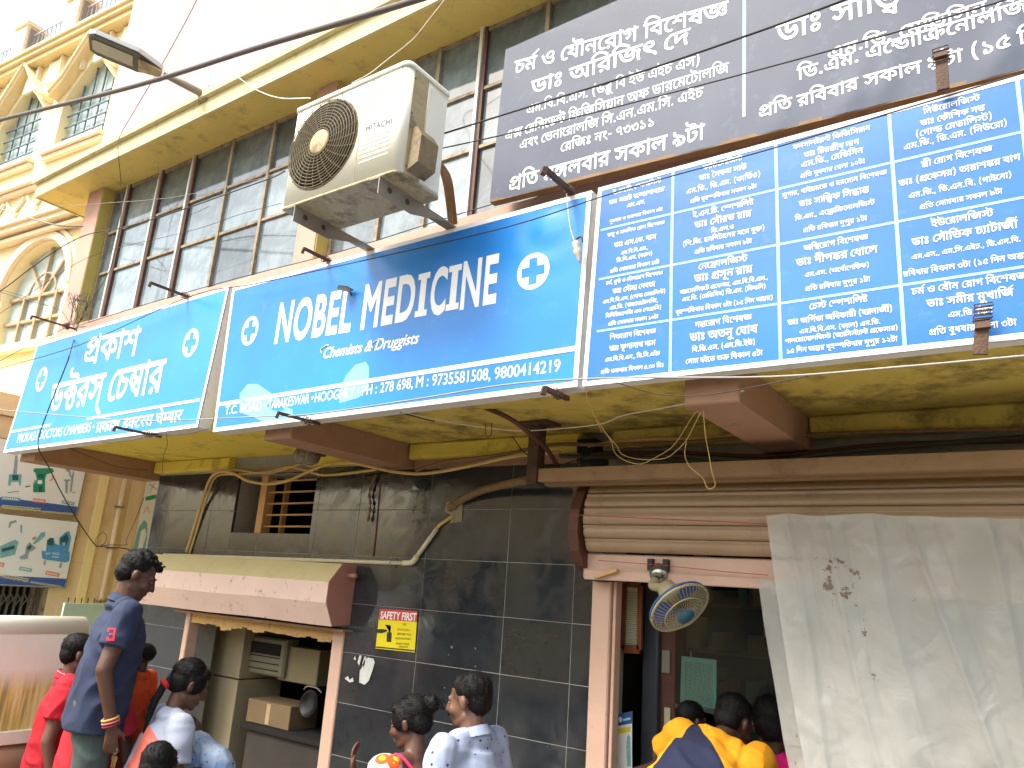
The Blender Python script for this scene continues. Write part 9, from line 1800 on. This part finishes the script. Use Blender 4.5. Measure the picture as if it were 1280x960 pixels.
for x0, y0, x1, y1 in bars:
    nx = max(1, round((x1 - x0) / .5)); ny = max(1, round((y1 - y0) / .5))
    for i in range(nx):
        for j in range(ny):
            a0 = x0 + (x1 - x0) * i / nx; a1 = x0 + (x1 - x0) * (i + 1) / nx; b0 = y0 + (y1 - y0) * j / ny; b1 = y0 + (y1 - y0) * (j + 1) / ny
            cells.append(((a0, b1), (a1, b1), (a1, b0), (a0, b0)))
decal(nv, 'polo_shirt', cells, lambda a, b: (135.5 + a * 2.45 - b * .35, 785 + b * 2.55 + a * .1), cloth('red_flock_print', (220, 40, 60)), 'sleeve_number')
# bracelets and keys
Wp = nv.M @ Vector((.245, .045, .875)); ad = (nv.M @ Vector((.245, .05, .86)) - nv.M @ Vector((.245, -.03, 1.115))).normalized()
for k, (c_, m_) in enumerate(((0, cloth('pink_thread_bracelet', (214, 120, 120))), (.014, cloth('maroon_thread_bracelet', (130, 40, 50))), (-.014, cloth('ochre_thread_bracelet', (190, 150, 80))))):
    mb = MB(); u = ad.orthogonal().normalized(); w = ad.cross(u); mb.tube([Wp + ad * c_ + u * .034 * math.cos(2 * math.pi * j / 20) + w * .034 * math.sin(2 * math.pi * j / 20) for j in range(21)], .0055, 6); mb.build('bracelet', m_, nv.root)
kc = nv.M @ Vector((.245, .09, .72)); t = thing('keys', 'bunch of keys hanging from the hand of the man in navy', 'keys', kc)
M_brass = mat('brass_key', s2l((180, 160, 90)), .3, .1, 20, metal=.8)
mb = MB(); mb.tube([kc + Vector((.014 * math.cos(a), 0, .02 + .014 * math.sin(a))) for a in [2 * math.pi * j / 16 for j in range(17)]], .0018, 5); mb.build('key_ring', M_galv, t)
for dx, ln in ((-.012, .05), (.002, .065), (.014, .045)):
    mb = MB(); mb.prism([kc + Vector((dx - .009, 0, 0)), kc + Vector((dx + .009, 0, 0)), kc + Vector((dx + .008, 0, -.018)), kc + Vector((dx + .003, 0, -.022)), kc + Vector((dx + .003, 0, -ln)), kc + Vector((dx - .003, 0, -ln)), kc + Vector((dx - .003, 0, -.022)), kc + Vector((dx - .008, 0, -.018))], (0, .002, 0)); mb.build('key', M_brass, t)
# person in red behind him
p = Person('person in bright red shirt half hidden behind the man in navy, bottom left', ray(107, 792) * (4.30 / FPX), GROUND, 60, lean=3, hp=12, hy=10, skin=SK2, scale=.86)
p.hair('short'); p.top(C_red, 'red_shirt', .6, .80, .022, seed=5); p.trousers(C_jean)
mb = MB(); P = [Vector((.074 * math.cos(2 * math.pi * k / 24), -.012 + .072 * math.sin(2 * math.pi * k / 24), 1.448 - .02 * math.sin(2 * math.pi * k / 24))) for k in range(25)]; mb.tube(P, .006, 6); p.part(mb, 'collar_trim', cloth('white_piping', (190, 190, 194)))
# woman in dark red behind, holding a child in orange
p = Person('woman in dark red dress hidden behind the man in navy, holding the child in orange', ray(150, 806) * (3.95 / FPX), GROUND, 92, lean=4, hp=14, skin=SK1, female=True,
           R=((.22, .10, 1.13), (.06, .30, 1.20), ((-.4, .35, .7), (-.5, -.6, .3), .7)), L=((-.20, .12, 1.10), (.02, .30, 1.05), ((1, .2, 0), (0, -1, .3), .6)))
p.hair('tail'); p.top(C_dkred, 'dress_top', .5, .82, .016, collar=False, seed=6); p.skirt(C_dkred, 'dress_skirt', .15, .25)
p = Person('small child in orange carried in front of the man in navy', ray(181, 803) * (4.02 / FPX), GROUND, 200, lean=-4, hp=4, hy=30, skin=SK3, child=True, legs=True, scale=.52)
p.hair('baby'); p.top(C_orange, 'orange_shirt', .6, .80, .02, collar=False, seed=7); p.trousers(C_orange, 'orange_shorts')
# woman with the baby cloth
p = Person('woman with a red hair tie in white and coral, cradling a bundled baby', ray(252, 826) * (3.85 / FPX), GROUND, 145 - 72, lean=15, hp=28, skin=SK1, female=True,
           R=((.20, .12, 1.14), (.10, .37, 1.14), ((-.2, .6, -.7), (-.6, -.5, -.3), .6)), L=((-.20, .20, 1.12), (.02, .40, 1.14), ((1, .3, 0), (0, -1, .3), .5)))
p.hair('tail'); p.top(C_wht, 'white_top', .75, .84, .008, loose=.92, collar=False, seed=8); p.skirt(C_coral, 'coral_skirt', .15, .25)
def panel(person, m, rgb, conds):
    """a sewn panel of another colour: the cloth inside all the half-spaces a*x + b*y + c*z + d > 0 of the garment"""
    ob = [c for c in person.root.children if c.data and c.data.materials and c.data.materials[0] == m][0]
    A = person.U.inverted() @ person.M.inverted() @ Matrix.Translation(person.root.location) @ Matrix.Translation(ob.location)
    nt = m.node_tree; N = nt.nodes; L = nt.links; bb = N['Principled BSDF']; old = bb.inputs['Base Color'].links[0].from_socket; tc = N.new('ShaderNodeTexCoord'); prev = None
    for (x, y, z, d) in conds:
        r = [x * A[0][j] + y * A[1][j] + z * A[2][j] for j in range(4)]
        dp = N.new('ShaderNodeVectorMath'); dp.operation = 'DOT_PRODUCT'; L.new(tc.outputs['Object'], dp.inputs[0]); dp.inputs[1].default_value = r[:3]
        gt = N.new('ShaderNodeMath'); gt.operation = 'GREATER_THAN'; gt.inputs[1].default_value = -(r[3] + d); L.new(dp.outputs['Value'], gt.inputs[0])
        if prev is None: prev = gt.outputs[0]
        else: ml = N.new('ShaderNodeMath'); ml.operation = 'MULTIPLY'; L.new(prev, ml.inputs[0]); L.new(gt.outputs[0], ml.inputs[1]); prev = ml.outputs[0]
    mx = N.new('ShaderNodeMix'); mx.data_type = 'RGBA'; L.new(prev, mx.inputs['Factor']); L.new(old, mx.inputs['A']); mx.inputs['B'].default_value = (*s2l(rgb), 1); L.new(mx.outputs['Result'], bb.inputs['Base Color'])
panel(p, C_wht, (222, 112, 96), [(1, 0, 0, -.01), (0, -1.1, -1, 1.22), (0, 1.1, 1, -.99)])
wb = p
bt_ = p.M @ Vector((.10, .36, 1.13))
t = thing('person', 'baby bundled in blue and white printed cloth in the arms of a woman', 'baby', p.M @ Vector((.08, .36, 1.10)))
q = MB(); cap(q, (-.12, .36, 1.16), (.13, .40, 1.10), .085, .10); cap(q, (.13, .40, 1.10), (.20, .36, 1.02), .085, .06); cap(q, (.02, .3, 1.08), (.10, .28, .98), .07, .05); b = fuse(q, .009, 3); wrinkle(b, .010, 16, 9, 4); b.xf(p.M @ Matrix.Translation((-.03, -.06, .05))); b.build('wrap', C_wrap, t)
q = MB(); q.ell((-.16, .34, 1.23), (.065, .065, .07), None, 14, 10); q.ell((-.16, .40, 1.225), (.012, .012, .012), None, 8, 6); b = fuse(q, .006, 2); b.xf(p.M @ Matrix.Translation((-.03, -.06, .05))); b.build('head', SK1, t)
q = MB(); q.ell((-.165, .325, 1.245), (.067, .064, .066), None, 14, 10); b = fuse(q, .006, 1); b.xf(p.M @ Matrix.Translation((-.03, -.06, .05))); b.build('hair', M_hair, t)
# dark head low in front
p = Person('black haired child at the bottom edge in front of the woman with the bundled baby', ray(204, 926) * (3.30 / FPX), GROUND, 130, hp=18, skin=SK1, child=True, eyes=False)
p.hair('tail'); p.top(C_jean, 'dark_shirt', .6, .84, .018, seed=10); p.trousers(C_jean)
# woman with the bun
p = Person('woman with a hair bun in a floral and hot pink strappy top seen from behind', ray(510, 868) * (3.42 / FPX), GROUND, 131 + 40, lean=12, hp=20, hy=22, skin=SK1, female=True,
           L=((-.23, .12, 1.15), (-.17, .33, 1.30), ((.1, .4, .9), (.6, -.6, .2), .5)), R=((.22, .08, 1.12), (.16, .30, 1.16)))
p.hair('bun')
q = MB(); q.ell((0, 0, 1.20), (.165, .125, .17), None, 18, 12); frust(q, (0, 0, .84), (0, 0, 1.22), (.18, .14), (.165, .125), 32)
for k in (-1, 1): q.ell((k * .07, .08, 1.24), (.075, .075, .075))
b = fuse(q, .0085, 3); b.v = b.v; wrinkle(b, .004)
# cut the back low: drop everything above the back neckline
keep = [i for i, f in enumerate(b.f) if not (all(b.v[j].y < .04 for j in f) and sum(b.v[j].z for j in f) / len(f) > 1.20)]
b.f = [b.f[i] for i in keep]; b.sm = [True] * len(b.f); p.part(b, 'pink_top', C_pink)
q = MB()
for k in (-1, 1): q.tube(spline([(k * .075, .09, 1.33), (k * .10, .04, 1.415), (k * .105, -.02, 1.435), (k * .085, -.085, 1.38), (k * -.02, -.128, 1.22), (k * -.09, -.135, 1.12)]), .0075, 6)
q.tube(spline([(-.15, -.075, 1.30), (-.05, -.118, 1.31), (.05, -.118, 1.31), (.15, -.075, 1.30)]), .0075, 6)
p.part(q, 'shoulder_straps', C_pink)
q = MB(); q.ell((-.165, .005, 1.375), (.085, .085, .075), None, 16, 12); cap(q, (-.19, .01, 1.34), (-.22, .06, 1.24), .07, .062); b = fuse(q, .0085, 3); wrinkle(b, .005, 14, 9, 3); p.part(b, 'floral_sleeve', C_flor)
q = MB(); q.ell((.16, -.02, 1.34), (.075, .085, .09), None, 16, 12); b = fuse(q, .0085, 3); p.part(b, 'pink_sleeve', C_pink)
p.skirt(C_flor, 'floral_skirt', .12, .26)
# man in white dotted shirt
p = Person('man in a white shirt with small dark dots, back turned, facing the dark tiles', ray(585, 839) * (3.42 / FPX), GROUND, 127 + 50, lean=5, hp=14, hy=14, skin=SK2,
           R=((.24, .02, 1.11), (.17, .24, 1.05)), L=((-.24, .02, 1.11), (-.15, .24, 1.08)))
p.hair('short'); p.top(C_white, 'dotted_shirt', 1.6, .78, .022, loose=1.04, wr=.010, seed=12); p.trousers(C_jean)
mb = MB(); cap(mb, (-.026, .0975, -.045), (.026, .0975, -.045), .0042, None, 6); p.part(mb, 'moustache', M_hair, 'H')
# man in yellow and navy bending at the counter
tp = ray(926, 870) * (3.42 / FPX)
p = Person('man in a yellow and navy jersey bending forward into the shop opening', tp, GROUND, 84, lean=50, side=13, hp=30, hy=-14, skin=SK3, scale=.89,
           R=((.24, .50, 1.20), (.16, .64, 1.02)), L=((-.26, .40, 1.12), (-.30, .56, 1.00), ((.3, .9, -.2), (0, 0, -1), .5)))
p.hair('short'); p.top(C_yel, 'yellow_jersey', .75, .86, .018, collar=False, loose=1.0, wr=.010, seed=14); p.trousers(C_jean)
panel(p, C_yel, (20, 28, 58), [(0, -1, 0, .03), (-.75, 0, -1, 1.345), (1, 0, 0, .135)])
ym = p
p = Person('small boy with cropped hair behind the shoulder of the man in yellow jersey', ray(866, 875) * (3.62 / FPX), GROUND, 60, hp=10, hy=0, lean=10, skin=SK3, child=True, scale=.60, legs=True,
           L=((-.30, .0, 1.18), (-.36, -.22, 1.12), ((-.2, -.7, -.8), (.3, -.3, -1), .6)))
p.hair('baby'); p.top(C_jean, 'grey_shirt', .5, .82, .018, collar=False); p.trousers(C_jean)
# girl in magenta
p = Person('child in a magenta top and black skirt with gold lattice beside the plastic sheet', ray(966, 868) * (3.62 / FPX), GROUND, 100, hp=16, lean=2, skin=SK3, child=True, female=True, eyes=False)
C_lat = cloth('black_gold_lattice_skirt', (26, 24, 24))
nt = C_lat.node_tree; N = nt.nodes; L = nt.links; bb = N['Principled BSDF']; old = bb.inputs['Base Color'].links[0].from_socket; tc = N.new('ShaderNodeTexCoord')
prev = old
for a in (.7, -.7):
    mp_ = N.new('ShaderNodeMapping'); mp_.inputs['Rotation'].default_value = (0, a, 0); L.new(tc.outputs['Object'], mp_.inputs['Vector']); wv = N.new('ShaderNodeTexWave'); wv.inputs['Scale'].default_value = 11; wv.inputs['Distortion'].default_value = .4; L.new(mp_.outputs['Vector'], wv.inputs['Vector'])
    gt_ = N.new('ShaderNodeMath'); gt_.operation = 'GREATER_THAN'; gt_.inputs[1].default_value = .9; L.new(wv.outputs['Fac'], gt_.inputs[0]); mx = N.new('ShaderNodeMix'); mx.data_type = 'RGBA'; L.new(gt_.outputs[0], mx.inputs['Factor']); L.new(prev, mx.inputs['A']); mx.inputs['B'].default_value = (*s2l((200, 170, 90)), 1); prev = mx.outputs['Result']
L.new(prev, bb.inputs['Base Color'])
p.hair('long'); p.top(C_mag, 'magenta_top', .6, 1.0, .022, collar=False, seed=15); p.skirt(C_lat, 'lattice_skirt', .2, .3)
